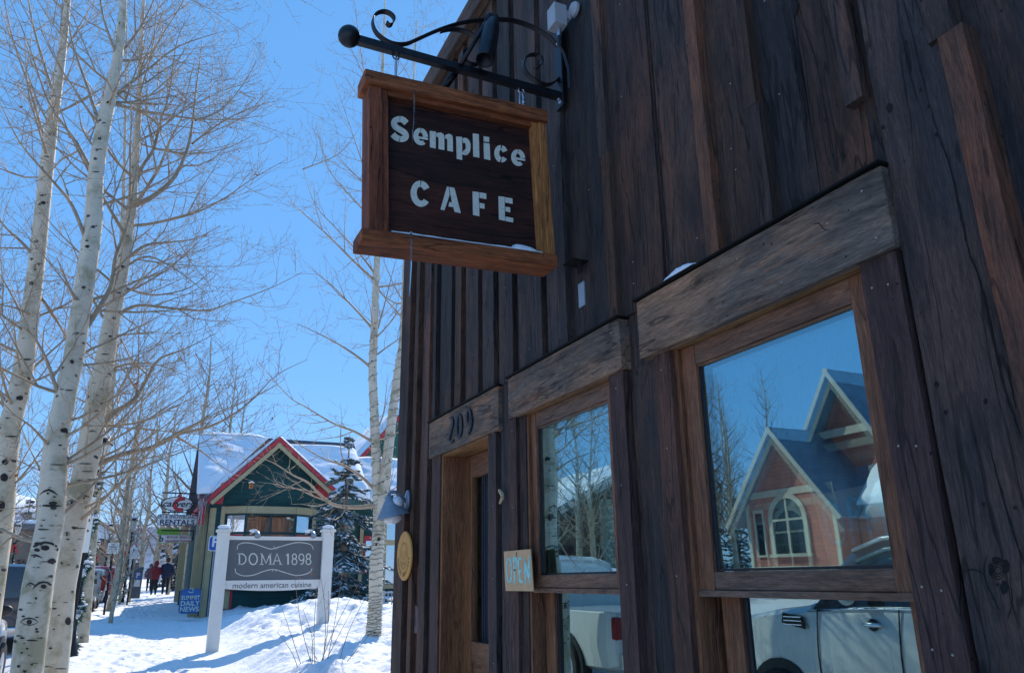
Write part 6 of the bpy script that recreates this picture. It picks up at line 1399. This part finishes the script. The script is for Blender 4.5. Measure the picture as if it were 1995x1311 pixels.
    for sx in (1, -1):
        t = MB(); hgt = (.85, zb + .42) if kind == 'suv' else (.80, zb - .04); t.box(min(sx * hw * .985, sx * hw * .80), max(sx * hw * .985, sx * hw * .80), yr - .012, yr + .10, hgt[0] * (.95 if kind != 'sedan' else .8), hgt[1]); t.build('tail_light', M['taillight'], e, bevel=.03)
        t = MB(); t.ball((sx * hw * .74, yf_ - .08, zb - .32), .14, 12, (1.2, .7, .6)); t.build('headlight', M['headlight'], e, smooth=True)
        t = MB(); ms_ = gh[1] - 1; t.ball((sx * (hw + .10), rings[ms_][0][1] - .05, zb + .10), .10, 12, (1.0, .45, .75)); t.build('wing_mirror', M['carblack'] if kind == 'pickup' else col, e, smooth=True)
    t = MB(); t.box(-hw * .93, hw * .93, yr - .09, yr + .05, .42, .62); t.build('rear_bumper', col if kind == 'suv' else M['chrome'], e, bevel=.03)
    t = MB(); t.box(-hw * .88, hw * .88, yf_ - .12, yf_ + .03, .40, .60); t.build('front_bumper', col, e, bevel=.04)
    t = MB(); t.box(-.26, .26, yr - .098, yr - .091 if False else yr - .0905, .46, .60); t.box(-.16, .16, yr - .004 - .012, yr - .005, .86, 1.0); t.build('number_plate', M['plate'], e)
    if kind == 'suv' or kind == 'topper':
        t = MB(); zz_ = Hh * .90; t.add([(-hw * .62, yr - .006, zb + .08), (hw * .62, yr - .006, zb + .08), (hw * .56, yr + (.075 if kind == 'suv' else .02), zz_), (-hw * .56, yr + (.075 if kind == 'suv' else .02), zz_)], [(0, 1, 2, 3)]); t.build('rear_window', M['carglass'], e)
    if detail:
        sd_ = MB()   # door seams on both flanks
        for sx in (1, -1):
            for f in (-.20, .035, .215):
                P = []
                for k in range(9):
                    z = .42 + (zb - .42) * k / 8; P.append((sx * (hw * (1.003 - .03 * max(0, (z - .9) / .5))), f * L + .03 * sin(pi * k / 8) * (1 if f > 0 else -1), z))
                sd_.tube(P, .006, 4)
        sd_.build('door_seam', M['carblack'], e)
        for sx in (1, -1):
            for f in (-.10, .12):
                t = MB(); c = Vector((sx * (hw * .99 + .014), (f - .03) * L, zb - .13)); t.ball(c, .11, 14, (.16, 1, .20)); t.build('door_handle', M['chrome'], e, smooth=True)
                t = MB(); t.ball(c - Vector((sx * .012, 0, 0)), .07, 12, (.15, .8, .75)); t.build('handle_recess', M['carblack'], e, smooth=True)
            t = MB(); t.prism([(sx * hw * 1.003, .245 * L, zb - .20), (sx * hw * 1.003, .305 * L, zb - .15), (sx * hw * 1.003, .30 * L, zb - .06), (sx * hw * 1.003, .25 * L, zb - .09)], (sx * .012, 0, 0)); t.build('side_vent', M['carblack'], e)
            t = MB(); 
            for q in range(3): t.box(min(sx * (hw * 1.003 + .013), sx * (hw * 1.003 + .018)), max(sx * (hw * 1.003 + .013), sx * (hw * 1.003 + .018)), .252 * L, .298 * L, zb - .17 + .035 * q, zb - .16 + .035 * q)
            t.build('vent_bars', M['chrome'], e)
            t = MB(); t.tube([(sx * (rings[i][5][0] + .004), rings[i][5][1], rings[i][5][2] + .012) for i in range(gh[0], gh[1] + 1)], .012, 6); t.build('belt_moulding', M['chrome'], e, smooth=True)
            t = MB(); t.tube([(sx * hw * .70, -.30 * L, Hh + .02), (sx * hw * .71, -.28 * L, Hh + .06), (sx * hw * .70, .03 * L, Hh + .06), (sx * hw * .70, .05 * L, Hh + .02)], .018, 8); t.build('roof_rail', M['chrome'], e, smooth=True)
    if snow:
        t = MB(); snow_quad(t, (-hw * .74, -.44 * L, Hh * .985), (hw * .74, -.44 * L, Hh * .985), (hw * .74, .08 * L, Hh * .99), (-hw * .74, .08 * L, Hh * .99), .09, 14); t.build('roof_snow', M['snow_roof'], e, smooth=True)
    return e
def groad(y): return s_walk(y) - .14
silver = paint('silver_paint', (.80, .78, .74), .1); whitep = paint('white_paint_car', (.72, .70, .66)); darkp = paint('dark_grey_paint', (.03, .035, .045), .2); redp = paint('red_car_paint', (.30, .02, .03)); champ = paint('champagne_paint', (.42, .40, .36), .4); bluep = paint('navy_car_paint', (.02, .03, .07), .2)
vehicle('parked_car', 'silver off-roader parked at the kerb facing the cafe, seen only in the window reflection', -3.05, 4.55, -.13, 0, 4.9, 1.9, 1.97, silver, 'suv', detail=True, zbf=.655)
vehicle('parked_pickup', 'white pickup at the left picture edge, nearest the leaning trunks', aty(30, 1220, 15.4).x - .93, 11.75, -.06, 0, 6.4, 1.95, 1.85, whitep, 'pickup')
vehicle('parked_van', 'dark grey pickup van with a boxy rear canopy behind the left trunks', -2.78, 22.6, -.02, 0, 5.5, 1.95, 1.93, darkp, 'topper')
vehicle('parked_car', 'champagne car half hidden in front of the silver off-roader', -2.35, 33.5, .22, 0, 4.4, 1.8, 1.35, champ, 'sedan')
vehicle('parked_car', 'pale off-roader with tall red tail lights parked along the walk', -2.30, 41.2, .35, 0, 4.6, 1.82, 1.75, champ, 'suv')
vehicle('parked_car', 'red off-roader parked ahead of the pale off-roader', -2.15, 51.5, .55, 0, 4.7, 1.9, 1.85, redp, 'suv')
vehicle('parked_car', 'dark blue car with a snowy roof, farthest along the kerb', -2.1, 60.5, .70, 0, 4.6, 1.8, 1.75, bluep, 'suv', snow=True)
vehicle('parked_car', 'dark blue car parked on the far side of the street', -8.3, 19, .0, pi, 4.6, 1.8, 1.6, bluep, 'suv', group='cars across the street', snow=True)
vehicle('parked_car', 'dark grey saloon parked on the far side of the street', -8.4, 26.5, .1, pi, 4.5, 1.8, 1.4, darkp, 'sedan', group='cars across the street', snow=True)

# ============================================================= PEOPLE
def person(x, y, g, h, heading, label, jacket, trousers, arms, hood=None, stride=.12, seed=0, bulk=1.0, hair=(.06, .04, .03)):
    """one skinned body in stride, hands, head; jacket, trousers, boots by face height; hair / hat a child"""
    k = h / 1.75; V = []; E = []; Rd = []
    def v(p, r, par=None):
        V.append(tuple(c * k for c in p)); Rd.append(r * k)
        if par is not None: E.append((par, len(V) - 1))
        return len(V) - 1
    b = bulk
    pel = v((0, 0, .95), .155 * b); ch = v((0, .0, 1.18), .165 * b, pel); ch2 = v((0, .01, 1.36), .17 * b, ch); nk = v((0, .02, 1.48), .065, ch2); hd = v((0, .03, 1.58), .085, nk); v((0, .035, 1.68), .09, hd)
    for s, st in ((1, stride), (-1, -stride)):
        hp = v((s * .09, 0, .88), .11 * b, pel); kn_ = v((s * .10, st + .03, .50), .075, hp); an = v((s * .10, st * 1.6 - (.04 if st < 0 else 0), .10), .055, kn_); v((s * .11, st * 1.6 + .15, .04), .045, an)
        sh_ = v((s * .19, .01, 1.38), .085 * b, ch2); (ex, ey, ez), (hx, hy, hz) = arms[0 if s > 0 else 1]
        el_ = v((ex, ey, ez), .065 * b, sh_); wr2 = v((hx, hy, hz), .045, el_); d = (Vector((hx, hy, hz)) - Vector((ex, ey, ez))).normalized(); pm_ = v(tuple(Vector((hx, hy, hz)) + d * .07), .038, wr2)
        for fi in range(4): a_ = Vector((hx, hy, hz)) + d * (.10) + Vector((.0, (fi - 1.5) * .019, 0)); f1 = v(tuple(a_), .010, pm_); v(tuple(a_ + d * (.045, .055, .05, .038)[fi] + Vector((-s * .012, 0, 0))), .008, f1)
        t1 = v(tuple(Vector((hx, hy, hz)) + d * .05 + Vector((-s * .02, .035, 0))), .011, pm_); v(tuple(Vector((hx, hy, hz)) + d * .09 + Vector((-s * .03, .045, 0))), .009, t1)
    me = bpy.data.meshes.new('person'); me.from_pydata(V, E, []); o = bpy.data.objects.new('person', me); COL.objects.link(o)
    sk = o.modifiers.new('s', 'SKIN'); sk.use_smooth_shade = True
    for i, sv in enumerate(me.skin_vertices[0].data): sv.radius = (Rd[i], Rd[i] * (.8 if i in (0, 1, 2) else 1)); sv.use_root = (i == 0)
    o.modifiers.new('ss', 'SUBSURF').levels = 2; o.modifiers['ss'].render_levels = 2
    dg = bpy.context.evaluated_depsgraph_get(); m2 = bpy.data.meshes.new_from_object(o.evaluated_get(dg)); o.modifiers.clear(); o.data = m2
    skin = plain('skin', (.45, .26, .19), .6); m2.materials.clear()
    for q in (skin, jacket, trousers, M['carblack']): m2.materials.append(q)
    for p in m2.polygons:
        c = p.center / k; p.use_smooth = True
        arm = abs(c.x) > .20 and c.z > .7
        if c.z < .13: mi = 3
        elif c.z < .86 and not arm: mi = 2
        elif c.z > 1.485: mi = 0
        elif arm and any((Vector(c) - Vector(a[1])).length < .15 and (Vector(c) - Vector(a[0])).length > (Vector(a[1]) - Vector(a[0])).length - .01 for a in arms): mi = 0
        else: mi = 1
        p.material_index = mi
    o.location = (x, y, g); o.rotation_euler = (0, 0, heading); tag(o, label, 'person', 'people walking on the snowy walk')
    hm = MB(); hm.ball((0, .02 * k, 1.655 * k), .118 * k, 14, (.92, 1, 1.05)); 
    if hood is not None: hm.ball((0, -.0 * k, 1.60 * k), .125 * k, 12, (1, .95, .8))
    hm.build('hair' if hood is None else 'hood', hood or plain('dark_hair', hair, .8), o, smooth=True)
    jm = MB(); jm.lathe([(.185 * k * b, .80 * k), (.20 * k * b, .92 * k), (.19 * k * b, 1.15 * k), (.205 * k * b, 1.36 * k), (.12 * k, 1.46 * k), (.075 * k, 1.50 * k)], Matrix.Diagonal((1.08, .80, 1, 1)), 20); jm.build('coat', jacket, o, smooth=True)
    # face
    fm = MB(); fm.ball((0, .145 * k, 1.60 * k), .018 * k, 6, (.8, 1, 1.2)); fm.build('nose', skin, o, smooth=True); fm = MB()
    for s in (1, -1): fm.ball((s * .033 * k, .125 * k, 1.625 * k), .011 * k, 6)
    fm.build('eyes', M['black'], o, smooth=True); fm = MB(); fm.box(-.025 * k, .025 * k, .115 * k, .128 * k, 1.555 * k, 1.562 * k); fm.build('mouth', M['taillight'], o)
    return o
jr = plain('dark_red_jacket', (.20, .012, .02), .7, 0, .2, 6); jn = plain('navy_jacket', (.012, .018, .05), .7, 0, .2, 6); jw = plain('white_jacket', (.55, .57, .62), .7); jt = plain('dark_trousers', (.015, .015, .02), .8); jg = plain('grey_jacket', (.06, .065, .08), .7)
rel = (((.30, .0, 1.12), (.30, .06, .88)), ((-.30, -.04, 1.12), (-.32, -.02, .88)))
link_r = (((.28, .02, 1.14), (.22, .2, 1.05)), ((-.36, -.05, 1.12), (-.46, -.10, .90)))
link_l = (((.30, -.02, 1.12), (.30, .06, .90)), ((-.29, .03, 1.14), (-.22, .22, 1.06)))
def foot(u, v, y): return aty(u, v, y)
p = foot(298, 1159, 44.5); person(p.x, p.y, p.z, 1.66, 0, 'person in a dark red jacket walking away, left one of the near couple', jr, jt, link_r, hood=jr, stride=.12)
p = foot(320, 1158, 44.5); person(p.x, p.y, p.z, 1.80, 0, 'person in a navy jacket walking away, right one of the near couple', jn, jt, link_l, stride=.09, bulk=1.12)
p = foot(313, 1140, 55); person(p.x, p.y, p.z, 1.68, pi, 'person in a white jacket and light hat coming between the couple', jw, jw, rel, hood=jw)
for (u, y, j, lab) in ((291, 58, jg, 'person in a grey jacket, leftmost of the far group'), (299, 60, jn, 'person in a dark blue coat in the far group behind the red jacket'), (330, 62, jn, 'person in dark clothes at the right end of the far group')):
    p = foot(u, 1132, y); person(p.x, p.y, s_walk(y), 1.74, pi if u != 330 else 0, lab, j, jt, rel, hood=j if u == 291 else None)

# ============================================================= TREES AND PLANTS FARTHER OFF
t1 = bare_tree(101, 10, .17, 'bare grey-brown tree with its trunk right behind the no parking sign', loc=(-.95, 34, .3), group='bare street trees', nb=24, spread=.30, lean=(.2, .3))
t2 = bare_tree(102, 7, .07, 'slim young bare tree beside the lamp with the red bow, left of its twin', loc=(-.75, 39.5, .4), group='bare street trees', nb=16, spread=.28)
put(t2, -.40, 41, .45, 2.0, .98, 'slim young bare tree, right twin next to the parking machine', 'bare street trees')
big = bare_tree(103, 15, .30, 'tall bare brown tree rising behind the left end of the green restaurant roof', loc=(aty(398, 800, 48).x, 48, .7), group='tall bare trees behind the restaurant', nb=34, spread=.26, twig=M['twig_dark'], P=dict(den=[1.8, 1.4, .9], len=[.7, 1.5, 2.6], rmin=.009, up=.55, wig=.25))
b2 = bare_tree(104, 13, .24, 'tall slender bare tree behind the restaurant chimney side', loc=(aty(455, 800, 46).x, 46, .7), group='tall bare trees behind the restaurant', nb=32, spread=.22, twig=M['twig_dark'], P=dict(den=[1.8, 1.5, 1.0], len=[.6, 1.3, 2.2], rmin=.009, up=.7, wig=.25))
put(b2, aty(475, 800, 52).x, 52, .8, 1.9, 1.03, 'tall bare tree second from the right behind the restaurant gable', 'tall bare trees behind the restaurant')
put(big, aty(330, 900, 62).x, 62, .9, 2.2, .9, 'broad bare tree behind the oval sign', 'tall bare trees behind the restaurant')
put(big, aty(265, 900, 70).x, 70, 1.0, 4.1, .95, 'broad bare tree above the walking people', 'tall bare trees behind the restaurant')
put(b2, aty(300, 900, 56).x, 56, .9, .6, .82, 'narrow bare tree just left of the ski rental sign', 'tall bare trees behind the restaurant')
put(b2, aty(232, 950, 78).x, 78, 1.1, 3.3, .9, 'narrow bare tree far behind the second lamp', 'tall bare trees behind the restaurant')
put(t1, aty(345, 1000, 50).x, 50, .8, 1.2, .75, 'small bare tree behind the vacation homes sign', 'bare street trees')
put(t1, -.7, 27, .2, 4.0, .42, 'short bare sapling between the trunks and the no parking sign', 'bare street trees')
for k, (u, y, s, lab) in enumerate(((20, 75, .8, 'bare tree across the street behind the leftmost red bow'), (70, 85, .9, 'bare tree across the street between the two front trunks'), (120, 95, 1.0, 'bare tree far down the street behind the front trunks'), (-10, 60, .8, 'bare tree at the left picture edge across the street'))):
    put(big, aty(u, 1000, y).x, y, 1.0, k * 1.7, s, lab, 'bare trees across the street')
def spruce(seed, h, label, loc, group=None, n=None, snow=.35, wid=.24):
    rr = random.Random(seed); e = empty('spruce_tree', (0, 0, 0), 0, label, 'spruce', group)
    m = MB(); m.tube([(0, 0, -.2), (0, 0, h * .5), (0, 0, h)], [h * .022, h * .013, .01], 7); m.build('trunk', M['twig_dark'], e)
    nd = MB(); sn_ = MB(); nt = n or int(h * 4.2)
    for i in range(nt):
        t = min(.99, max(0, (i + rr.uniform(-.7, .7)) / nt)); z = h * (.06 + .93 * t); R_ = (h * wid * (1 - t) ** .85 + .10) * rr.uniform(.72, 1.12)
        for k in range(max(4, int(11 - 6 * t))):
            a = rr.random() * 2 * pi; L = R_ * rr.uniform(.55, 1.2); dr = rr.uniform(.2, .55); P = [Vector((cos(a) * L * s_, sin(a) * L * s_, z + rr.uniform(-.06, .06) - L * dr * s_ ** 1.3 + .10 * L * max(0, s_ - .75) * 4)) for s_ in (0, .35, .7, 1)]
            for q in range(3):
                A_, B_ = P[q], P[q + 1]; ax = (B_ - A_).normalized(); sd_ = ax.cross(UP).normalized()
                for j in range(14):
                    c = A_.lerp(B_, (j + rr.random()) / 14); sg_ = 1 if j % 2 else -1; ln = (.30 * L * (1 - .22 * q) + .08) * rr.uniform(.5, 1.0)
                    tip = c + (sd_ * sg_ * .9 + ax * .8 + UP * rr.uniform(-.45, .12)).normalized() * ln; w_ = ax * .035 + UP * .02
                    nd.add([c - w_, c + w_, tip], [(0, 1, 2)]); nd.add([c - UP * .04, c + UP * .01, c.lerp(tip, .7) - UP * .05], [(0, 1, 2)])
                    if rr.random() < snow * .55: sn_.add([c - w_ * 1.2 + UP * .03, c.lerp(tip, .5) + ax * .04 + UP * .03, c.lerp(tip, .85) + UP * .015, c.lerp(tip, .5) - ax * .04 + UP * .03], [(0, 1, 2, 3)])
            if rr.random() < snow: c = P[2]; sn_.ball(c + UP * .03, .06 * rr.uniform(.6, 1.3) * (h / 6) ** .5, 5, (1.4, 1.4, .45))
    nd.build('crown', M['needle'], e); sn_.build('snow_clumps', M['snow_roof'], e, smooth=True); e.location = loc; return e
sp1 = spruce(7, 5.5, 'snowy blue-green spruce standing right of the green gable', (aty(668, 1100, 25.6).x, 25.6, .7), wid=.31, snow=.95)
sp2 = spruce(9, 5.0, 'snow-dusted dark spruce beyond the walking couple', (aty(345, 1100, 58).x, 58, .9), 'dark spruces down the walk')
for (x, y, s, lab) in ((aty(365, 1100, 62).x, 62, 1.1, 'dark spruce behind the porch column of the restaurant'), (aty(322, 1100, 74).x, 74, 1.1, 'dark spruce straight above the navy jacket'), (aty(55, 1000, 110).x, 110, 2.2, 'dark spruce on the skyline left of the thick trunk')):
    put(sp2, x, y, 1.0, x, s, lab, 'dark spruces down the walk')
# frosty brushwood beyond the walk: too tangled to count
T = Tree(77); rr = random.Random(5)
for k in range(150):
    x = rr.uniform(2.0, 7.5); y = rr.uniform(46, 62); T.limb(T.path(Vector((x, y, .8)), Vector((rr.gauss(0, .3), rr.gauss(0, .3), 1)), rr.uniform(1.2, 2.8), 5, .1, .4), .02, .008, 2, dict(den=[2.5, 2.0], len=[.5, .9], rmin=.008, up=.2, wig=.4))
for k in range(120):
    x = rr.uniform(-13, -6.5); y = rr.uniform(30, 75); T.limb(T.path(Vector((x, y, .9)), Vector((rr.gauss(0, .3), rr.gauss(0, .3), 1)), rr.uniform(1.2, 3.2), 5, .1, .4), .02, .008, 2, dict(den=[2.2, 1.8], len=[.5, 1.0], rmin=.010, up=.2, wig=.4))
o = T.mb.build('brushwood', M['twig_dark']); o['kind'] = 'stuff'
# bare shrub in the yard in front of the grey sign
e = empty('bare_shrub', (2.45, 11.3, .15), 0, 'leafless brown shrub poking out of the snow in front of the grey sign', 'shrub'); T = Tree(31); bpy.context.view_layer.update()
PB = dict(den=[3.2, 2.6], len=[.16, .40], rmin=.0026, up=.5, wig=.2)
for (u0, v0, u1, v1) in ((618, 1330, 575, 1130), (615, 1330, 618, 1140), (620, 1330, 640, 1150), (612, 1335, 690, 1180), (610, 1330, 700, 1135), (600, 1335, 550, 1185), (625, 1330, 625, 1120), (640, 1335, 735, 1220), (590, 1335, 540, 1230), (630, 1330, 668, 1110), (605, 1330, 590, 1185), (650, 1335, 720, 1150)):
    dy = T.r.uniform(-.5, .5); a = aty(u0, v0, 11.3); b = aty(u1, v1, 11.3 + dy); mid = a.lerp(b, .5) + Vector((T.r.uniform(-.08, .08), 0, .05))
    T.limb(spline([a, mid, b], 4), .008, .003, 2, PB)
o = T.mb.build('stems', M['twig_dark'], None); o.parent = e; o.matrix_parent_inverse = e.matrix_world.inverted()
leaves_mesh([aty(605, 1108, 11.3), aty(607, 1112, 11.2), aty(585, 1122, 11.4), aty(608, 1100, 11.3)], rr, .035, parent=e)
# leaf litter / grit on the near walk
# ============================================================= ACROSS THE STREET (mirrored in the cafe windows)
M['redsiding'] = siding_mat('brick_red_siding', (.52, .19, .14), .16); M['cream'] = plain('cream_trim', (.56, .49, .36), .6)
ch = empty('church_building', (-19, 21, 1.2), 0, 'brick red gabled hall with an arched window, mirrored in the big cafe window', 'building'); bpy.context.view_layer.update()
XF = -18.45
def gable_face(mb, x, yc, hwid, zb_, ze, zp, th): mb.prism([(x, yc - hwid, zb_), (x, yc + hwid, zb_), (x, yc + hwid, ze), (x, yc, zp), (x, yc - hwid, ze)], (-th, 0, 0))
m = MB(); gable_face(m, XF, 22.25, 2.25, 1.0, 4.1, 6.75, 5.0); m.prism([(-19.4, 8, 1.0), (-19.4, 19.9, 1.0), (-19.4, 19.9, 3.9), (-19.4, 8, 3.9)], (-6, 0, 0)); m.prism([(-20.9, 23.9, 4.5), (-20.9, 18.1, 4.5), (-20.9, 21.0, 8.9)], (-8, 0, 0)); cpart(m, 'wall', M['redsiding'], ch)
m = MB()
def roof2(mb, x0, x1, yc, hwid, ze, zp, th=.12): slab(mb, [(x0, yc - hwid, ze), (x1, yc - hwid, ze), (x1, yc, zp), (x0, yc, zp)], th); slab(mb, [(x0, yc + hwid, ze), (x1, yc + hwid, ze), (x1, yc + .001, zp), (x0, yc + .001, zp)], th)
roof2(m, XF + .55, -24, 22.25, 2.95, 3.35, 6.95); roof2(m, -20.0, -30, 21.0, 3.6, 3.7, 9.2)
slab(m, [(-18.95, 7.6, 3.75), (-18.95, 20.6, 3.75), (-22.6, 21.6, 6.78), (-22.6, 7.6, 6.78)], .14); slab(m, [(-26.4, 7.6, 3.75), (-26.4, 21.6, 3.75), (-22.601, 21.6, 6.78), (-22.601, 7.6, 6.78)], .14); cpart(m, 'roof', siding_mat('grey_blue_shingles', (.17, .20, .25), .14), ch)
def rake_y(mb, x, ya, za, yb_, zb_, o0, o1, th):
    d = Vector((0, yb_ - ya, zb_ - za)).normalized(); nn = Vector((0, d.z, -d.y)); nn = nn if nn.z < 0 else -nn; a = Vector((x, ya, za)); b = Vector((x, yb_, zb_)); mb.prism([a + nn * o0, b + nn * o0, b + nn * o1, a + nn * o1], (-th, 0, 0))
m = MB()
for x, yc, hwid, ze, zp in ((XF + .60, 22.25, 2.97, 3.33, 6.96), (-19.94, 21.0, 3.62, 3.68, 9.22)):
    rake_y(m, x, yc - hwid, ze, yc - .001, zp, .0, .17, .05); rake_y(m, x + .002, yc + hwid, ze, yc + .001, zp, .0, .17, .05)
m.box(XF, XF + .05, 20.0, 24.5, 4.35, 4.60); m.box(-20.5, -20.44, 19.2, 22.8, 6.55, 6.85); m.box(XF, XF + .06, 20.0, 24.5, 1.3, 1.75); m.box(XF, XF + .05, 24.36, 24.52, 1.75, 4.34); m.box(XF, XF + .05, 19.98, 20.14, 1.75, 4.34)
m.box(XF, XF + .06, 23.55, 24.12, 2.1, 2.18); m.box(XF, XF + .06, 23.55, 24.12, 3.78, 3.9); m.box(XF, XF + .055, 23.55, 23.63, 2.18, 3.78); m.box(XF, XF + .055, 24.04, 24.12, 2.18, 3.78)
for t in range(0, 180, 10):
    a0, a1 = R(t), R(t + 10); yc, zc, r0, r1 = 22.3, 3.45, .78, .98
    m.prism([(XF, yc + r0 * cos(a0), zc + r0 * sin(a0)), (XF, yc + r1 * cos(a0), zc + r1 * sin(a0)), (XF, yc + r1 * cos(a1), zc + r1 * sin(a1)), (XF, yc + r0 * cos(a1), zc + r0 * sin(a1))], (.07, 0, 0))
m.box(XF, XF + .07, 21.32, 21.52, 2.2, 3.45); m.box(XF, XF + .07, 23.08, 23.28, 2.2, 3.45); m.box(XF, XF + .14, 21.25, 23.35, 2.08, 2.199); m.box(XF + .04, XF + .075, 22.26, 22.34, 2.2, 4.2); m.box(XF + .04, XF + .072, 21.52, 23.08, 3.40, 3.48)
cpart(m, 'trim', M['cream'], ch)
m = MB(); m.prism([(XF + .01, 21.52, 2.2), (XF + .01, 23.08, 2.2)] + [(XF + .01, 22.3 + .78 * cos(R(t)), 3.45 + .78 * sin(R(t))) for t in range(0, 181, 15)], (.02, 0, 0)); m.box(XF + .005, XF + .03, 23.64, 24.03, 2.19, 3.77); cpart(m, 'window', M['glassdark'], ch)
m = MB(); m.box(-24.1, -22.9, 15.0, 15.8, 0, .01) if False else None
for yy in (15.9, 17.2): slab(m, [(-21.3, yy, 5.74), (-21.3, yy + .8, 5.74), (-22.1, yy + .8, 6.40), (-22.1, yy, 6.40)], .02)
cpart(m, 'skylight', M['glassdark'], ch)
m = MB(); snow_quad(m, (-18.9, 7.6, 3.79), (-18.9, 19.5, 3.79), (-20.6, 20.0, 5.18), (-20.6, 7.6, 5.18), .26, 30, 4); cpart(m, 'roof_snow', M['snow_roof'], ch, smooth=True)
# other things across the street: a lodge, trees
lo_ = empty('wooden_lodge', (-17, 40, 1.0), 0, 'low brown lodge with a snowy roof across the street, behind the left trunks', 'building'); bpy.context.view_layer.update()
lodge = siding_mat('brown_lodge_siding', (.13, .075, .045), .2)
m = MB(); m.box(-24, -13.5, 34, 50, .6, 4.0); m.prism([(-24, 34, 4.0), (-13.5, 34, 4.0), (-18.7, 34, 6.6)], (0, 16, 0)); cpart(m, 'wall', lodge, lo_)
m = MB(); slab(m, [(-12.8, 33.5, 3.8), (-12.8, 50.5, 3.8), (-18.75, 50.5, 6.9), (-18.75, 33.5, 6.9)], .15); slab(m, [(-24.8, 33.5, 3.8), (-24.8, 50.5, 3.8), (-18.751, 50.5, 6.9), (-18.751, 33.5, 6.9)], .15); cpart(m, 'roof', M['slate'], lo_)
m = MB(); snow_quad(m, (-12.8, 33.5, 3.82), (-12.8, 50.5, 3.82), (-18.75, 50.5, 6.92), (-18.75, 33.5, 6.92), .35, 20, 3); cpart(m, 'roof_snow', M['snow_roof'], lo_, smooth=True)
m = MB()
for k in range(5): m.box(-13.5, -13.45, 35.5 + 3 * k, 36.9 + 3 * k, 1.6, 3.0)
for k in range(3): m.box(-22.5 + 3.4 * k, -21 + 3.4 * k, 33.95, 34, 1.6, 3.0)
cpart(m, 'window', M['glassdark'], lo_)
l2 = empty('shop_row', (-12, 90, 1.0), 0, 'long low tan shop row with a flat grey canopy at the far left', 'building'); bpy.context.view_layer.update()
a = aty(-20, 1027, 90); b = aty(150, 1050, 100)
m = MB(); m.box(-26, -7.5, 84, 100, .5, 6.2); cpart(m, 'wall', plain('tan_wall', (.20, .15, .11), .8), l2); m = MB(); m.box(-26.5, -7.2, 83.5, 100.5, 6.21, 6.7); cpart(m, 'canopy', M['panelgrey'], l2)
m = MB(); m.box(-26.2, -7.4, 83.7, 100.2, 6.701, 7.1); cpart(m, 'roof_snow', M['snow_roof'], l2, bevel=.15)
m = MB()
for k in range(6): m.box(-24.5 + 2.8 * k, -22.7 + 2.8 * k, 83.93, 83.99, 1.8, 3.6)
for k in range(4): m.box(-7.5, -7.44, 85 + 3.6 * k, 87.4 + 3.6 * k, 1.4, 3.4)
cpart(m, 'window', M['glassdark'], l2)
l3 = empty('corner_store', (-2, 125, 1.5), 0, 'pale brown corner store with a white fascia at the end of the street', 'building'); bpy.context.view_layer.update()
a = aty(150, 1060, 125); b = aty(248, 1060, 125)
m = MB(); m.box(a.x - 3, b.x, 125, 137, .8, a.z + .6); cpart(m, 'wall', plain('brown_store_wall', (.28, .19, .12), .8), l3); m = MB(); m.box(a.x - 3.3, b.x + .3, 124.6, 137.3, a.z + .61, a.z + 1.7); cpart(m, 'fascia', plain('white_fascia', (.6, .62, .64), .7), l3)
m = MB()
for k in range(6): m.box(a.x - 2 + k * 1.9, a.x - .8 + k * 1.9, 124.93, 124.99, 1.8, 4.2)
cpart(m, 'window', M['glassdark'], l3)
for k, (src, x, y, z, s, lab) in enumerate(((big, -26, 35.5, 1.0, .82, 'tall bare tree left of the red hall in the window reflection'), (b2, -24, 38, 1.0, .95, 'bare tree behind the lodge end in the window reflection'), (big, -21.5, 31.0, 1.1, .66, 'upright bare tree nearest the red hall in the window reflection'), (b2, -12.5, 31, .9, .7, 'short upright bare tree by the lodge in the reflection'), (t1, -10.5, 21.5, .6, .62, 'thin young tree in front of the arched window in the reflection'), (t1, -10.2, 17.5, .6, .55, 'thin young tree right of the arched window in the reflection'), (big, -13, 40, .9, .7, 'bare tree in the small window reflection behind the lodge'), (t1, -9.6, 27, .5, .8, 'street tree across the road in the small window reflection'), (t1, -9.8, 34, .5, .9, 'second street tree across the road in the small window reflection'))):
    put(src, x, y, z, k * 1.3, s, lab, 'bare trees across the street')
put(big, -31, 40, 1.0, 2.5, .9, 'broad bare tree far behind the red hall in the reflection', 'bare trees across the street'); put(b2, -29, 37.5, 1.0, .5, .8, 'slim bare tree far behind the red hall in the reflection', 'bare trees across the street'); put(big, -34, 46, 1.0, 3.5, 1.0, 'broad bare tree deepest in the wood behind the red hall in the reflection', 'bare trees across the street'); put(big, -25, 41, 1.0, 5.5, .85, 'bare tree between two others left of the red hall in the reflection', 'bare trees across the street'); put(t1, -10.8, 24.2, .5, 2.2, .8, 'bare tree with a pale trunk in the small window reflection, right of the lodge', 'bare trees across the street'); put(big, -14, 30.5, .8, 1.1, .6, 'bushy bare tree in front of the lodge in the small window reflection', 'bare trees across the street'); put(sp2, -14.5, 28.2, .9, 3.3, .85, 'snowy spruce in front of the lodge in the small window reflection', 'spruces across the street'); put(big, -28, 32.8, 1.0, 4.4, .8, 'bushy bare tree touching the eave of the red hall in the reflection', 'bare trees across the street'); put(b2, -23, 30.8, 1.0, 5.1, .72, 'upright twiggy tree by the left eave of the red hall in the reflection', 'bare trees across the street'); put(b2, -26.5, 39, 1.0, 2.8, .95, 'upright twiggy tree at the left edge of the big window reflection', 'bare trees across the street'); put(sp2, -27, 35, 1.0, 1, 1.0, 'large dark spruce behind the red hall in the reflection', 'spruces across the street'); put(sp2, -11.5, 29, .8, 2, .6, 'small spruce by the road in the window reflection', 'spruces across the street')
put(sp2, -20.5, 27.3, 1.0, 4, .32, 'small snowy spruce at the corner of the red hall', 'spruces across the street')
